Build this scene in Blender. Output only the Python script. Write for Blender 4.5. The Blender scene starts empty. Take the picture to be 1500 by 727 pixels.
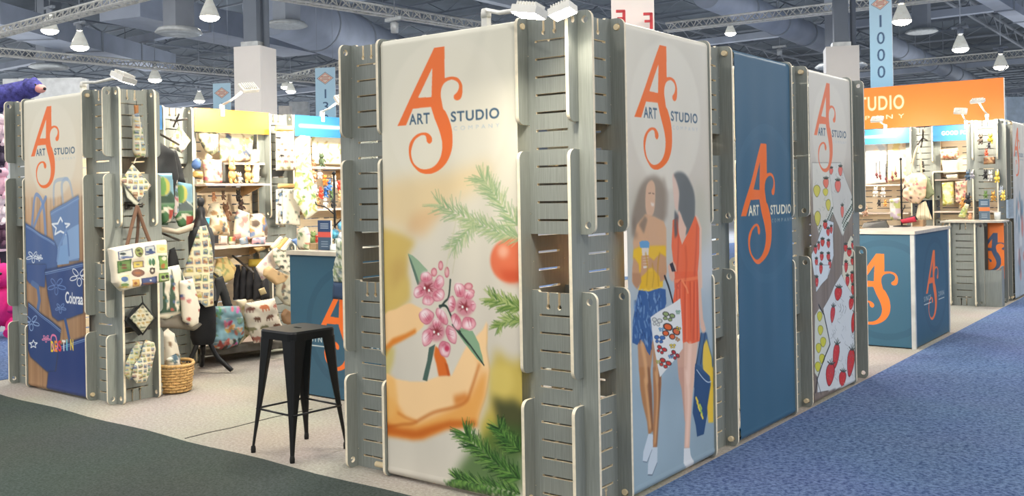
WORLD_S = .72; HALL_W = 175; SPOT_W = 12; UP_W = 200
import bpy, math, random
import numpy as np
from mathutils import Vector, Matrix
from mathutils.geometry import tessellate_polygon, delaunay_2d_cdt
random.seed(7); RS = np.random.RandomState(11)
SC = bpy.context.scene
COL = SC.collection
PI = math.pi
# ------------------------------------------------------------------ camera calibration (solved from the booth's own modules)
F = 1408.67; CAM = np.array([2.486, -3.824, 1.563]); YAW = math.radians(37.32); ROLL = math.radians(-1.03); PPY = 283.9
FW = np.array([-math.sin(YAW), math.cos(YAW), 0.0]); RT = np.array([math.cos(YAW), math.sin(YAW), 0.0]); UP = np.array([0, 0, 1.0])
CR, SR = math.cos(ROLL), math.sin(ROLL)

def rays(p):
    p = np.atleast_2d(np.array(p, float)); a = p[:, 0] - 750; b = p[:, 1] - PPY
    x = CR * a + SR * b; y = -SR * a + CR * b
    return FW[None] + RT[None] * (x / F)[:, None] - UP[None] * (y / F)[:, None]

def at(u, v, x=None, y=None, z=None, d=None):
    """a photo pixel as the point where its ray meets a plane of the place"""
    r = rays([(u, v)])[0]
    if x is not None: t = (x - CAM[0]) / r[0]
    elif y is not None: t = (y - CAM[1]) / r[1]
    elif z is not None: t = (z - CAM[2]) / r[2]
    else: t = d
    return Vector(CAM + t * r)

# ------------------------------------------------------------------ materials
def lin(c):
    c = np.array(c, float) / 255.0
    return np.where(c <= .04045, c / 12.92, ((c + .055) / 1.055) ** 2.4)
MATS = {}
def nmat(name):
    m = bpy.data.materials.new(name); m.use_nodes = True
    return m, m.node_tree, m.node_tree.nodes['Principled BSDF']
def mat(name, rgb, rough=.6, metal=0., emit=None, es=0., var=.06, vscale=8., stretch=(1, 1, 1), bump=0., bscale=40., alpha=1.):
    """procedural material: base colour with noise variation and optional bump"""
    if name in MATS: return MATS[name]
    m, nt, b = nmat(name); N = nt.nodes; L = nt.links
    c = lin(rgb)
    tc = N.new('ShaderNodeTexCoord'); mp = N.new('ShaderNodeMapping'); mp.inputs['Scale'].default_value = stretch
    L.new(tc.outputs['Object'], mp.inputs['Vector'])
    ns = N.new('ShaderNodeTexNoise'); ns.inputs['Scale'].default_value = vscale; ns.inputs['Detail'].default_value = 5
    L.new(mp.outputs['Vector'], ns.inputs['Vector'])
    rp = N.new('ShaderNodeValToRGB'); e = rp.color_ramp.elements
    lo = np.clip(c * (1 - 2.2 * var), 0, 1); hi = np.clip(c * (1 + 2.2 * var), 0, 1)
    e[0].position = .3; e[1].position = .7
    e[0].color = (*lo, 1); e[1].color = (*hi, 1)
    L.new(ns.outputs['Fac'], rp.inputs['Fac']); L.new(rp.outputs['Color'], b.inputs['Base Color'])
    b.inputs['Roughness'].default_value = rough; b.inputs['Metallic'].default_value = metal
    if bump:
        n2 = N.new('ShaderNodeTexNoise'); n2.inputs['Scale'].default_value = bscale; n2.inputs['Detail'].default_value = 3
        L.new(mp.outputs['Vector'], n2.inputs['Vector'])
        bp = N.new('ShaderNodeBump'); bp.inputs['Strength'].default_value = bump; bp.inputs['Distance'].default_value = .01
        L.new(n2.outputs['Fac'], bp.inputs['Height']); L.new(bp.outputs['Normal'], b.inputs['Normal'])
    if emit is not None:
        b.inputs['Emission Color'].default_value = (*lin(emit), 1); b.inputs['Emission Strength'].default_value = es
    if alpha < 1: b.inputs['Alpha'].default_value = alpha
    MATS[name] = m
    return m
def printmat(name, rough=.7, bump=.15, bscale=400, sheen=0.):
    if name in MATS: return MATS[name]
    m, nt, b = nmat(name); N = nt.nodes; L = nt.links
    a = N.new('ShaderNodeAttribute'); a.attribute_name = 'print'
    L.new(a.outputs['Color'], b.inputs['Base Color']); b.inputs['Roughness'].default_value = rough
    tc = N.new('ShaderNodeTexCoord'); n2 = N.new('ShaderNodeTexNoise'); n2.inputs['Scale'].default_value = bscale
    L.new(tc.outputs['Object'], n2.inputs['Vector'])
    bp = N.new('ShaderNodeBump'); bp.inputs['Strength'].default_value = bump; bp.inputs['Distance'].default_value = .002
    L.new(n2.outputs['Fac'], bp.inputs['Height']); L.new(bp.outputs['Normal'], b.inputs['Normal'])
    MATS[name] = m
    return m
GREY = mat('grey wood laminate', (137, 142, 136), .42, var=.075, vscale=14, stretch=(12, 12, .35), bump=.03, bscale=30)
TAN = mat('birch plywood inner face', (196, 160, 112), .6, var=.06, vscale=6, stretch=(6, 6, .6))
PLY = mat('birch plywood edge', (240, 228, 202), .55, var=.04, vscale=30)
DOWEL = mat('pale wooden dowel', (232, 212, 172), .5, var=.05, vscale=12)
PRINT = printmat('printed cloth', .75, .12, 300)
BANNERM = printmat('printed banner fabric', .42, .05, 500)
BOARDM = printmat('printed board', .45, .0)
BLACKM = mat('black powder coated metal', (24, 25, 27), .35, metal=.3)
BLACKC = mat('black cloth', (28, 29, 32), .9, bump=.3, bscale=200)
WHITEM = mat('white lamp casing', (232, 230, 222), .4)
STEEL = mat('brushed steel', (170, 170, 168), .3, metal=.9)
TRIMW = mat('pale aluminium corner trim', (205, 208, 206), .35, metal=.4)

# ------------------------------------------------------------------ objects
def link(name, me, parent=None, loc=None, rot=None):
    o = bpy.data.objects.new(name, me); COL.objects.link(o)
    if parent is not None: o.parent = parent
    if loc is not None: o.location = loc
    if rot is not None: o.rotation_euler = rot
    return o
def tag(o, label=None, cat=None, group=None, kind=None):
    if label: o['label'] = label
    if cat: o['category'] = cat
    if group: o['group'] = group
    if kind: o['kind'] = kind
    return o
def thing(name, label, cat, loc=(0, 0, 0), rz=0, group=None):
    return tag(link(name, None, None, loc, (0, 0, rz)), label, cat, group)
def copy_tree(o, parent=None):
    c = o.copy(); COL.objects.link(c); c.parent = parent
    for ch in list(o.children): copy_tree(ch, c)
    return c

class MB:
    """collects shapes into one mesh"""
    def __init__(s): s.v = []; s.f = []; s.m = []; s.sm = []
    def add(s, vs, fs, mi=0, smooth=False):
        k = len(s.v); s.v += [tuple(v) for v in vs]; s.f += [tuple(i + k for i in f) for f in fs]
        s.m += [mi] * len(fs); s.sm += [smooth] * len(fs); return s
    def box(s, a, b, mi=0, M=None, bev=0):
        x0, y0, z0 = a; x1, y1, z1 = b
        vs = [(x0, y0, z0), (x1, y0, z0), (x1, y1, z0), (x0, y1, z0), (x0, y0, z1), (x1, y0, z1), (x1, y1, z1), (x0, y1, z1)]
        if M is not None: vs = [M @ Vector(v) for v in vs]
        return s.add(vs, [(0, 3, 2, 1), (4, 5, 6, 7), (0, 1, 5, 4), (1, 2, 6, 5), (2, 3, 7, 6), (3, 0, 4, 7)], mi)
    def obox(s, c, ex, ey, ez, mi=0):
        c, ex, ey, ez = map(Vector, (c, ex, ey, ez))
        vs = [c + ex * a + ey * b + ez * d for d in (-.5, .5) for (a, b) in ((-.5, -.5), (.5, -.5), (.5, .5), (-.5, .5))]
        return s.add(vs, [(0, 3, 2, 1), (4, 5, 6, 7), (0, 1, 5, 4), (1, 2, 6, 5), (2, 3, 7, 6), (3, 0, 4, 7)], mi)
    def tube(s, pts, r, n=10, mi=0, closed=False, caps=True, smooth=True):
        pts = [Vector(p) for p in pts]; k = len(pts)
        rr = r if isinstance(r, (list, tuple)) else [r] * k
        vs = []; prev = None
        for i, p in enumerate(pts):
            a = pts[(i - 1) % k] if (closed or i > 0) else p
            b = pts[(i + 1) % k] if (closed or i < k - 1) else p
            t = (b - a).normalized()
            if prev is None:
                u = t.cross(Vector((0, 0, 1)))
                if u.length < .1: u = t.cross(Vector((1, 0, 0)))
            else: u = prev - t * prev.dot(t)
            u.normalize(); prev = u; w = t.cross(u)
            vs += [p + (u * math.cos(2 * PI * j / n) + w * math.sin(2 * PI * j / n)) * rr[i] for j in range(n)]
        fs = []
        for i in range(k if closed else k - 1):
            for j in range(n):
                a = i * n + j; b = i * n + (j + 1) % n; c = ((i + 1) % k) * n + (j + 1) % n; d = ((i + 1) % k) * n + j
                fs.append((a, b, c, d))
        s.add(vs, fs, mi, smooth)
        if caps and not closed:
            k0 = len(s.v) - len(vs)
            s.f += [tuple(k0 + j for j in reversed(range(n))), tuple(k0 + (k - 1) * n + j for j in range(n))]
            s.m += [mi, mi]; s.sm += [False, False]
        return s
    def lathe(s, prof, c=(0, 0, 0), n=24, mi=0, M=None, smooth=True):
        vs = []; c = Vector(c)
        for (r, z) in prof:
            for j in range(n):
                p = Vector((r * math.cos(2 * PI * j / n), r * math.sin(2 * PI * j / n), z))
                vs.append((M @ p if M is not None else p) + c)
        fs = [(i * n + j, i * n + (j + 1) % n, (i + 1) * n + (j + 1) % n, (i + 1) * n + j) for i in range(len(prof) - 1) for j in range(n)]
        return s.add(vs, fs, mi, smooth)
    def ball(s, c, r, mi=0, n=14, M=None, lump=0):
        r = Vector(r) if not isinstance(r, (int, float)) else Vector((r, r, r)); c = Vector(c)
        vs = []; fs = []; k = n // 2
        for i in range(k + 1):
            th = PI * i / k
            for j in range(n):
                ph = 2 * PI * j / n
                q = 1 + lump * math.sin(5 * ph + 3 * th) * math.sin(th)
                p = Vector((r.x * math.sin(th) * math.cos(ph) * q, r.y * math.sin(th) * math.sin(ph) * q, r.z * math.cos(th)))
                vs.append((M @ p if M is not None else p) + c)
        for i in range(k):
            for j in range(n): fs.append((i * n + j, (i + 1) * n + j, (i + 1) * n + (j + 1) % n, i * n + (j + 1) % n))
        return s.add(vs, fs, mi, True)
    def mesh(s, name, *mats):
        me = bpy.data.meshes.new(name); me.from_pydata([tuple(v) for v in s.v], [], s.f)
        for m in mats: me.materials.append(m)
        me.polygons.foreach_set('material_index', s.m); me.polygons.foreach_set('use_smooth', s.sm); me.update()
        return me
    def build(s, name, mats, parent=None, loc=None, rot=None):
        if not isinstance(mats, (list, tuple)): mats = [mats]
        return link(name, s.mesh(name, *mats), parent, loc, rot)

def plate_mesh(name, outer, holes, t, mats):
    """flat plate cut from the XZ outline with holes, thickness t along +y; materials front, back, edge"""
    loops = [outer] + holes
    tris = tessellate_polygon([[Vector((x, z, 0)) for x, z in lp] for lp in loops])
    pts = [p for lp in loops for p in lp]; n = len(pts)
    vs = [(x, 0, z) for x, z in pts] + [(x, t, z) for x, z in pts]
    fs = []; ms = []
    for a, b, c in tris:
        A, B, C = pts[a], pts[b], pts[c]
        cr = (B[0] - A[0]) * (C[1] - A[1]) - (B[1] - A[1]) * (C[0] - A[0])
        if cr < 0: a, c = c, a
        fs.append((a, b, c)); ms.append(0); fs.append((c + n, b + n, a + n)); ms.append(1)
    k = 0
    for lp in loops:
        m = len(lp); area = sum(lp[i][0] * lp[(i + 1) % m][1] - lp[(i + 1) % m][0] * lp[i][1] for i in range(m))
        ccw = area > 0; hole = lp is not loops[0]
        for i in range(m):
            a, b = k + i, k + (i + 1) % m
            q = (b, a, a + n, b + n) if (ccw != hole) else (a, b, b + n, a + n)
            fs.append(q); ms.append(2)
        k += m
    me = bpy.data.meshes.new(name); me.from_pydata(vs, [], fs)
    for m in mats: me.materials.append(m)
    me.polygons.foreach_set('material_index', ms); me.update()
    return me
def rrect(x0, z0, x1, z1, r, n=6):
    out = []
    for cx, cz, a0 in ((x1 - r, z0 + r, -90), (x1 - r, z1 - r, 0), (x0 + r, z1 - r, 90), (x0 + r, z0 + r, 180)):
        out += [(cx + r * math.cos(math.radians(a0 + 90 * i / n)), cz + r * math.sin(math.radians(a0 + 90 * i / n))) for i in range(n + 1)]
    return out
def circ(x, z, r, n=16): return [(x + r * math.cos(2 * PI * i / n), z + r * math.sin(2 * PI * i / n)) for i in range(n)]

# ------------------------------------------------------------------ print painter: colours computed point by point for printed surfaces
def vnoise(x, y, sc, seed=0):
    x = x / sc; y = y / sc
    xi = np.floor(x).astype(int); yi = np.floor(y).astype(int); fx = x - xi; fy = y - yi
    fx = fx * fx * (3 - 2 * fx); fy = fy * fy * (3 - 2 * fy)
    def h(a, b):
        n = (a * 374761393 + b * 668265263 + seed * 982451653) & 0x7fffffff
        n = ((n ^ (n >> 13)) * 1274126177) & 0x7fffffff
        return (n & 0xffff) / 65535.0
    return (h(xi, yi) * (1 - fx) + h(xi + 1, yi) * fx) * (1 - fy) + (h(xi, yi + 1) * (1 - fx) + h(xi + 1, yi + 1) * fx) * fy
def blur1(m, r):
    r = int(round(r))
    if r < 1: return m
    for _ in range(2):
        for ax in (0, 1):
            p = np.pad(m, [(r + 1, r) if a == ax else (0, 0) for a in (0, 1)], mode='edge')
            c = np.cumsum(p, axis=ax)
            m = (np.take(c, range(2 * r + 1, c.shape[ax]), ax) - np.take(c, range(0, c.shape[ax] - 2 * r - 1), ax)) / (2 * r + 1)
    return m
FONTC = {}
def glyphs(txt, bold, sp):
    k = (txt, bold, sp)
    if k in FONTC: return FONTC[k]
    cu = bpy.data.curves.new('t', 'FONT'); cu.body = txt; cu.size = 1; cu.offset = bold; cu.space_character = sp; cu.resolution_u = 5
    o = bpy.data.objects.new('t', cu); COL.objects.link(o)
    dg = bpy.context.evaluated_depsgraph_get(); dg.update(); me = o.evaluated_get(dg).to_mesh(); me.calc_loop_triangles()
    V = np.array([(v.co.x, v.co.y) for v in me.vertices]); T = [tuple(t.vertices) for t in me.loop_triangles]
    o.evaluated_get(dg).to_mesh_clear(); bpy.data.objects.remove(o); bpy.data.curves.remove(cu)
    V = V - V.min(0); s = V.max(0); FONTC[k] = (V / s, T); return FONTC[k]
class Canvas:
    def __init__(s, x0, y0, x1, y1, res, bg, T=None):
        s.x0, s.y0, s.x1, s.y1, s.res = x0, y0, x1, y1, res
        s.nx = max(3, int(round((x1 - x0) / res)) + 1); s.ny = max(3, int(round((y1 - y0) / res)) + 1)
        s.X = np.linspace(x0, x1, s.nx); s.Y = np.linspace(y0, y1, s.ny)
        s.im = np.empty((s.ny, s.nx, 3)); s.im[:] = np.array(bg) / 255.; s.T = T
        s.GX, s.GY = np.meshgrid(s.X, s.Y)
    def pt(s, P):
        P = np.atleast_2d(np.array(P, float)); return s.T(P) if s.T else P
    def blend(s, m, col, a=1., sl=None):
        im = s.im if sl is None else s.im[sl]
        m = np.clip(m, 0, 1) * a
        c = np.array(col, float) / 255. if not isinstance(col, np.ndarray) or col.ndim == 1 else col
        im[:] = im * (1 - m[..., None]) + c * m[..., None]
    def win(s, P, pad):
        i0 = max(0, int((P[:, 0].min() - pad - s.x0) / s.res)); i1 = min(s.nx, int((P[:, 0].max() + pad - s.x0) / s.res) + 2)
        j0 = max(0, int((P[:, 1].min() - pad - s.y0) / s.res)); j1 = min(s.ny, int((P[:, 1].max() + pad - s.y0) / s.res) + 2)
        return None if i1 <= i0 or j1 <= j0 else (slice(j0, j1), slice(i0, i1))
    def mask(s, polys, sl, ss=2):
        X = s.GX[sl]; Y = s.GY[sl]; out = np.zeros(X.shape)
        for a in range(ss):
            for b in range(ss):
                x = X + ((a + .5) / ss - .5) * s.res; y = Y + ((b + .5) / ss - .5) * s.res; ins = np.zeros(X.shape, bool)
                for P in polys:
                    for i in range(len(P)):
                        xa, ya = P[i]; xb, yb = P[(i + 1) % len(P)]
                        if ya == yb: continue
                        c = ((ya > y) != (yb > y)) & (x < (xb - xa) * (y - ya) / (yb - ya) + xa); ins ^= c
                out += ins
        return out / ss / ss
    def fill(s, P, col, a=1., soft=0, holes=(), smooth=False):
        P = s.pt(P); H = [s.pt(h) for h in holes]
        if smooth: P = catmull(P, True)
        sl = s.win(P, soft * 2 + s.res)
        if sl is None: return s
        m = s.mask([P] + H, sl)
        if soft: m = blur1(m, soft / s.res)
        s.blend(m, col, a, sl); return s
    def ell(s, c, rx, ry, col, a=1., rot=0., soft=0, n=28):
        t = np.linspace(0, 2 * PI, n, endpoint=False); cr, sr = math.cos(rot), math.sin(rot)
        P = np.stack([c[0] + rx * np.cos(t) * cr - ry * np.sin(t) * sr, c[1] + rx * np.cos(t) * sr + ry * np.sin(t) * cr], 1)
        return s.fill(P, col, a, soft)
    def line(s, P, w, col, a=1., soft=0, closed=False, smooth=False):
        """stroke; w in metres, a number or (start, end)"""
        P = s.pt(P)
        if smooth: P = catmull(P, closed)
        if closed: P = np.vstack([P, P[:1]])
        w0, w1 = w if isinstance(w, tuple) else (w, w); sl = s.win(P, max(w0, w1) + soft + s.res)
        if sl is None: return s
        X = s.GX[sl]; Y = s.GY[sl]; m = np.zeros(X.shape); k = len(P) - 1
        for i in range(k):
            d = P[i + 1] - P[i]; L2 = d @ d + 1e-12
            t = np.clip(((X - P[i, 0]) * d[0] + (Y - P[i, 1]) * d[1]) / L2, 0, 1)
            D = np.hypot(X - P[i, 0] - t * d[0], Y - P[i, 1] - t * d[1]); hw = (w0 + (w1 - w0) * (i + t) / k) / 2
            m = np.maximum(m, np.clip((hw - D) / s.res + .5, 0, 1))
        if soft: m = blur1(m, soft / s.res)
        s.blend(m, col, a, sl); return s
    def text(s, txt, x0, y0, x1, y1, col, bold=.012, a=1., sp=1.12, shear=0.):
        """txt fitted in the local box; coordinates in canvas metres"""
        V, T = glyphs(txt, bold, sp)
        P = np.stack([x0 + V[:, 0] * (x1 - x0) + shear * V[:, 1] * (y1 - y0), y0 + V[:, 1] * (y1 - y0)], 1)
        T_, s.T = s.T, None; sl = s.win(P, s.res)
        if sl is not None:
            X = s.GX[sl]; Y = s.GY[sl]; out = np.zeros(X.shape)
            for p in range(3):
                for q in range(3):
                    x = X + ((p + .5) / 3 - .5) * s.res; y = Y + ((q + .5) / 3 - .5) * s.res; ins = np.zeros(X.shape, bool)
                    for t in T:
                        A, B, C = P[t[0]], P[t[1]], P[t[2]]
                        i0, i1 = np.searchsorted(X[0], [min(A[0], B[0], C[0]) - s.res, max(A[0], B[0], C[0]) + s.res])
                        if i1 <= i0: continue
                        xs = x[:, i0:i1]; ys = y[:, i0:i1]
                        d1 = (B[0] - A[0]) * (ys - A[1]) - (B[1] - A[1]) * (xs - A[0]); d2 = (C[0] - B[0]) * (ys - B[1]) - (C[1] - B[1]) * (xs - B[0]); d3 = (A[0] - C[0]) * (ys - C[1]) - (A[1] - C[1]) * (xs - C[0])
                        ins[:, i0:i1] |= ((d1 >= 0) & (d2 >= 0) & (d3 >= 0)) | ((d1 <= 0) & (d2 <= 0) & (d3 <= 0))
                    out += ins
            s.blend(out / 9., col, a, sl)
        s.T = T_; return s
    def vgrad(s, stops):
        ys = [q[0] for q in stops]
        for k in range(3): s.im[..., k] = np.interp(s.Y, ys, [q[1][k] / 255. for q in stops])[:, None]
        return s
    def mottle(s, amt, sc, seed=3, stretch=1.):
        n = vnoise(s.GX + 50, s.GY * stretch + 50, sc, seed) - .5 + .5 * (vnoise(s.GX + 9, s.GY * stretch + 9, sc / 3, seed + 1) - .5)
        s.im = np.clip(s.im * (1 + amt * n[..., None]), 0, 1); return s
    def lin(s):
        c = np.clip(s.im, 0, 1); return np.where(c <= .04045, c / 12.92, ((c + .055) / 1.055) ** 2.4)
    def sample(s, x, y):
        L = s.lin(); fx = np.clip((x - s.x0) / (s.x1 - s.x0), 0, 1) * (s.nx - 1); fy = np.clip((y - s.y0) / (s.y1 - s.y0), 0, 1) * (s.ny - 1)
        i = np.minimum(fx.astype(int), s.nx - 2); j = np.minimum(fy.astype(int), s.ny - 2); a = (fx - i)[:, None]; b = (fy - j)[:, None]
        return (L[j, i] * (1 - a) + L[j, i + 1] * a) * (1 - b) + (L[j + 1, i] * (1 - a) + L[j + 1, i + 1] * a) * b
def catmull(P, closed=False, n=6):
    P = np.array(P, float); k = len(P); out = []
    for i in range(k if closed else k - 1):
        g = (lambda j: P[j % k]) if closed else (lambda j: P[min(max(j, 0), k - 1)])
        a, b, c, d = g(i - 1), g(i), g(i + 1), g(i + 2)
        for q in range(n):
            t = q / n; out.append(.5 * (2 * b + (c - a) * t + (2 * a - 5 * b + 4 * c - d) * t * t + (3 * b - a - 3 * c + d) * t ** 3))
    if not closed: out.append(P[-1])
    return np.array(out)
def setcol(me, cols):
    a = me.color_attributes.new('print', 'FLOAT_COLOR', 'POINT')
    c = np.ones((len(me.vertices), 4), np.float32); c[:, :3] = cols; a.data.foreach_set('color', c.ravel())
def grid_mesh(name, V, nx, ny, mat_, cols=None, extra=None, smooth=True):
    """V (ny*nx,3) grid of quads; extra = (verts, faces, cols, mat) appended"""
    i = np.arange(nx - 1); j = np.arange(ny - 1); I, J = np.meshgrid(i, j); a = (J * nx + I).ravel()
    Q = np.stack([a, a + 1, a + 1 + nx, a + nx], 1)
    ev, ef, ec = extra if extra else (np.zeros((0, 3)), [], np.zeros((0, 3)))
    n0 = len(V); allv = np.vstack([V, ev]) if len(ev) else V
    ef = [tuple(k + n0 if k >= 0 else -k - 1 for k in f) for f in ef]
    me = bpy.data.meshes.new(name)
    me.vertices.add(len(allv)); me.vertices.foreach_set('co', allv.astype(np.float32).ravel())
    loops = np.concatenate([Q.ravel(), np.array([k for f in ef for k in f], int)]) if ef else Q.ravel()
    tot = np.concatenate([np.full(len(Q), 4), np.array([len(f) for f in ef], int)]) if ef else np.full(len(Q), 4)
    st = np.concatenate([[0], np.cumsum(tot)[:-1]])
    me.loops.add(len(loops)); me.loops.foreach_set('vertex_index', loops.astype(np.int32))
    me.polygons.add(len(tot)); me.polygons.foreach_set('loop_start', st.astype(np.int32)); me.polygons.foreach_set('loop_total', tot.astype(np.int32))
    me.polygons.foreach_set('use_smooth', np.concatenate([np.full(len(Q), smooth), np.full(len(ef), False)]))
    me.materials.append(mat_); me.update(calc_edges=True); me.validate()
    if cols is not None: setcol(me, np.vstack([cols, ec]) if len(ec) else cols)
    return me
def board_mesh(name, cv, o, ex, n, t, side=(230, 228, 222), m=None):
    """a printed slab: canvas on the front; canvas x runs along ex from o, canvas y runs up, n = outward normal, t = thickness"""
    o = np.array(o, float); ex = np.array(ex, float); n = np.array(n, float)
    X = cv.GX.ravel(); Y = cv.GY.ravel(); V = o[None] + ex[None] * X[:, None] + UP[None] * Y[:, None]
    cs = [(cv.x0, cv.y0), (cv.x1, cv.y0), (cv.x1, cv.y1), (cv.x0, cv.y1)]
    fr = [o + ex * x + UP * y for x, y in cs]; bk = [p - n * t for p in fr]
    ev = np.array(fr + bk); flip = np.dot(np.cross(ex, UP), n) < 0
    ef = [(0, 1, 5, 4), (1, 2, 6, 5), (2, 3, 7, 6), (3, 0, 4, 7), (4, 5, 6, 7)]
    ef = [tuple(reversed(f)) for f in ef]
    return grid_mesh(name, V, cv.nx, cv.ny, m or BOARDM, cv.lin().reshape(-1, 3), (ev, ef, np.tile(lin(side), (8, 1))), smooth=False)

def soft_mesh(name, P2, fr, thick, cv, back=None, res=.012, rim=.35, m=None, sag=None, one_sided=False, flat=False):
    """stuffed / folded cloth shape: outline P2 in the local frame (o, ex, ey, n), padded on both sides, coloured from canvas cv"""
    o, ex, ey, n = [np.array(q, float) for q in fr]
    P = np.array(P2, float); k = len(P)
    per = []
    for i in range(k):
        a, b = P[i], P[(i + 1) % k]; m_ = max(1, int(np.hypot(*(b - a)) / res))
        for q in range(m_): per.append(a + (b - a) * q / m_)
    per = np.array(per); x0, y0 = P.min(0); x1, y1 = P.max(0)
    gx, gy = np.meshgrid(np.arange(x0 + res / 2, x1, res), np.arange(y0 + res / 2, y1, res)); G = np.stack([gx.ravel(), gy.ravel()], 1)
    ins = np.zeros(len(G), bool)
    for i in range(k):
        xa, ya = P[i]; xb, yb = P[(i + 1) % k]
        if ya == yb: continue
        ins ^= ((ya > G[:, 1]) != (yb > G[:, 1])) & (G[:, 0] < (xb - xa) * (G[:, 1] - ya) / (yb - ya) + xa)
    def bd(Q):
        D = np.full(len(Q), 9.)
        for i in range(k):
            a, b = P[i], P[(i + 1) % k]; d = b - a; t = np.clip(((Q - a) @ d) / (d @ d + 1e-12), 0, 1)
            D = np.minimum(D, np.hypot(*(Q - a - t[:, None] * d).T))
        return D
    G = G[ins]; G = G[bd(G) > res * .45] if len(G) else G
    if len(G) == 0: G = P.mean(0)[None]
    pts = np.vstack([per, G]); ne = len(per)
    r = delaunay_2d_cdt([Vector(p) for p in pts], [(i, (i + 1) % ne) for i in range(ne)], [], 1, 1e-7)
    V2 = np.array([(p.x, p.y) for p in r[0]]); T = [f for f in r[2]]
    D = bd(V2); R = max(1e-6, min(x1 - x0, y1 - y0) * rim); q = np.clip(D / R, 0, 1); h = np.sqrt(np.clip(1 - (1 - q) ** 2, 0, 1)) * thick / 2
    wob = 1 if flat else (.75 + .5 * vnoise(V2[:, 0] + 7, V2[:, 1] + 3, .06, 5)); h = h * wob
    base = o[None] + ex[None] * V2[:, :1] + ey[None] * V2[:, 1:]
    if sag: base = base + n[None] * (sag * np.sin((V2[:, 0] - x0) / max(1e-6, x1 - x0) * PI))[:, None]
    edge = D < 1e-6; nv = len(V2); vmap = np.arange(nv) + nv; vmap[edge] = np.arange(nv)[edge]
    V = np.vstack([base + n * h[:, None], base - n * h[:, None]])
    rh = np.dot(np.cross(ex, ey), n) > 0; fs = []
    for t in T:
        A, B, C = V2[t[0]], V2[t[1]], V2[t[2]]; ccw = ((B - A)[0] * (C - A)[1] - (B - A)[1] * (C - A)[0]) > 0
        t = tuple(t) if ccw == rh else tuple(reversed(t)); fs.append(t); fs.append(tuple(int(vmap[i]) for i in reversed(t)))
    me = bpy.data.meshes.new(name); me.from_pydata(V.tolist(), [], fs)
    me.polygons.foreach_set('use_smooth', [True] * len(fs)); me.materials.append(m or PRINT); me.update()
    if isinstance(cv, Canvas):
        c = cv.sample(V2[:, 0], V2[:, 1]); cb = c if back is None else np.tile(lin(back), (nv, 1))
    else:
        c = np.tile(lin(cv), (nv, 1)); cb = c if back is None else np.tile(lin(back), (nv, 1))
    setcol(me, np.vstack([c, cb])); return me
# ------------------------------------------------------------------ camera, colour management
cam = bpy.data.cameras.new('camera'); camo = bpy.data.objects.new('camera', cam); COL.objects.link(camo); SC.camera = camo
Rr = RT * CR + UP * SR; Uu = -RT * SR + UP * CR; B_ = -FW
camo.matrix_world = Matrix(((Rr[0], Uu[0], B_[0], CAM[0]), (Rr[1], Uu[1], B_[1], CAM[1]), (Rr[2], Uu[2], B_[2], CAM[2]), (0, 0, 0, 1)))
cam.sensor_width = 36; cam.lens = F / 1500 * 36; cam.shift_y = (PPY - 363.5) / 1500; cam.clip_end = 300; cam.clip_start = .05
vs_ = SC.view_settings; vs_.view_transform = 'Standard'; vs_.look = 'None'; vs_.gamma = 1; vs_.use_curve_mapping = False; vs_.exposure = EXPOSURE = 0.25
SC.cycles.use_denoising = True; SC.cycles.max_bounces = 6; SC.cycles.diffuse_bounces = 4; SC.cycles.caustics_reflective = False; SC.cycles.caustics_refractive = False
SC.cycles.sample_clamp_indirect = 6

# ------------------------------------------------------------------ modular tower system
TH = .018; D_ = .082; W_ = .301; WT = W_ + TH
KX = (.119, .185)
def keyhole(x, ztop, up=True):
    s = 1 if up else -1; r = .0125; w = .0065; zc = ztop - s * .078
    return x, zc, r, w
def panel(name, h, keys, nslots, z0=.123, holes='', mats=(GREY, TAN, PLY), sgap=None):
    a0, a1 = -D_, WT + D_; r = .04; out = []
    q = lambda cx, cz, s0: [(cx + r * math.cos(math.radians(s0 + 15 * i)), cz + r * math.sin(math.radians(s0 + 15 * i))) for i in range(7)]
    key = lambda x, top: ([(x + .0065, h), (x + .0065, h - .07)] + [(x + .013 * math.cos(math.radians(t)), h - .081 + .013 * math.sin(math.radians(t))) for t in (30, 0, -45, -90, -135, 180, 150)] + [(x - .0065, h - .07), (x - .0065, h)]) if top else \
        ([(x - .0065, 0), (x - .0065, .07)] + [(x + .013 * math.cos(math.radians(t)), .081 + .013 * math.sin(math.radians(t))) for t in (210, 180, 135, 90, 45, 0, -30)] + [(x + .0065, .07), (x + .0065, 0)])
    out += q(a0 + r, r, 180)
    if 'b' in keys:
        for x in KX: out += key(x, False)
    out += q(a1 - r, r, 270); out += q(a1 - r, h - r, 0)
    if 't' in keys:
        out += [(.262, h), (.254, h - .010)]
        for x in reversed(KX): out += [(p[0], min(p[1], h - .010)) for p in key(x, True)]
        out += [(.065, h - .010), (.057, h)]
    out += q(a0 + r, h - r, 90)
    hs = []
    z = h - z0
    for i in range(nslots):
        if sgap and i == nslots // 2: z -= sgap
        hs.append([(.065, z - .0055), (.254, z - .0055), (.254, z + .0055), (.065, z + .0055)]); z -= .0888
    for (c, x, zz) in (('1', a0 + .04, h - .045), ('2', a1 - .04, h - .045), ('3', a0 + .04, .045), ('4', a1 - .04, .045)):
        if c in holes: hs.append(circ(x, zz, .0175))
    for x in (.022, .297):
        for zz in (h - .19, h * .5, .1): hs.append(circ(x, zz, .003, 6))
    return plate_mesh(name, out, hs, TH, mats)
GG = (GREY, GREY, PLY); GT = (GREY, TAN, PLY)
PM = {}
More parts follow.
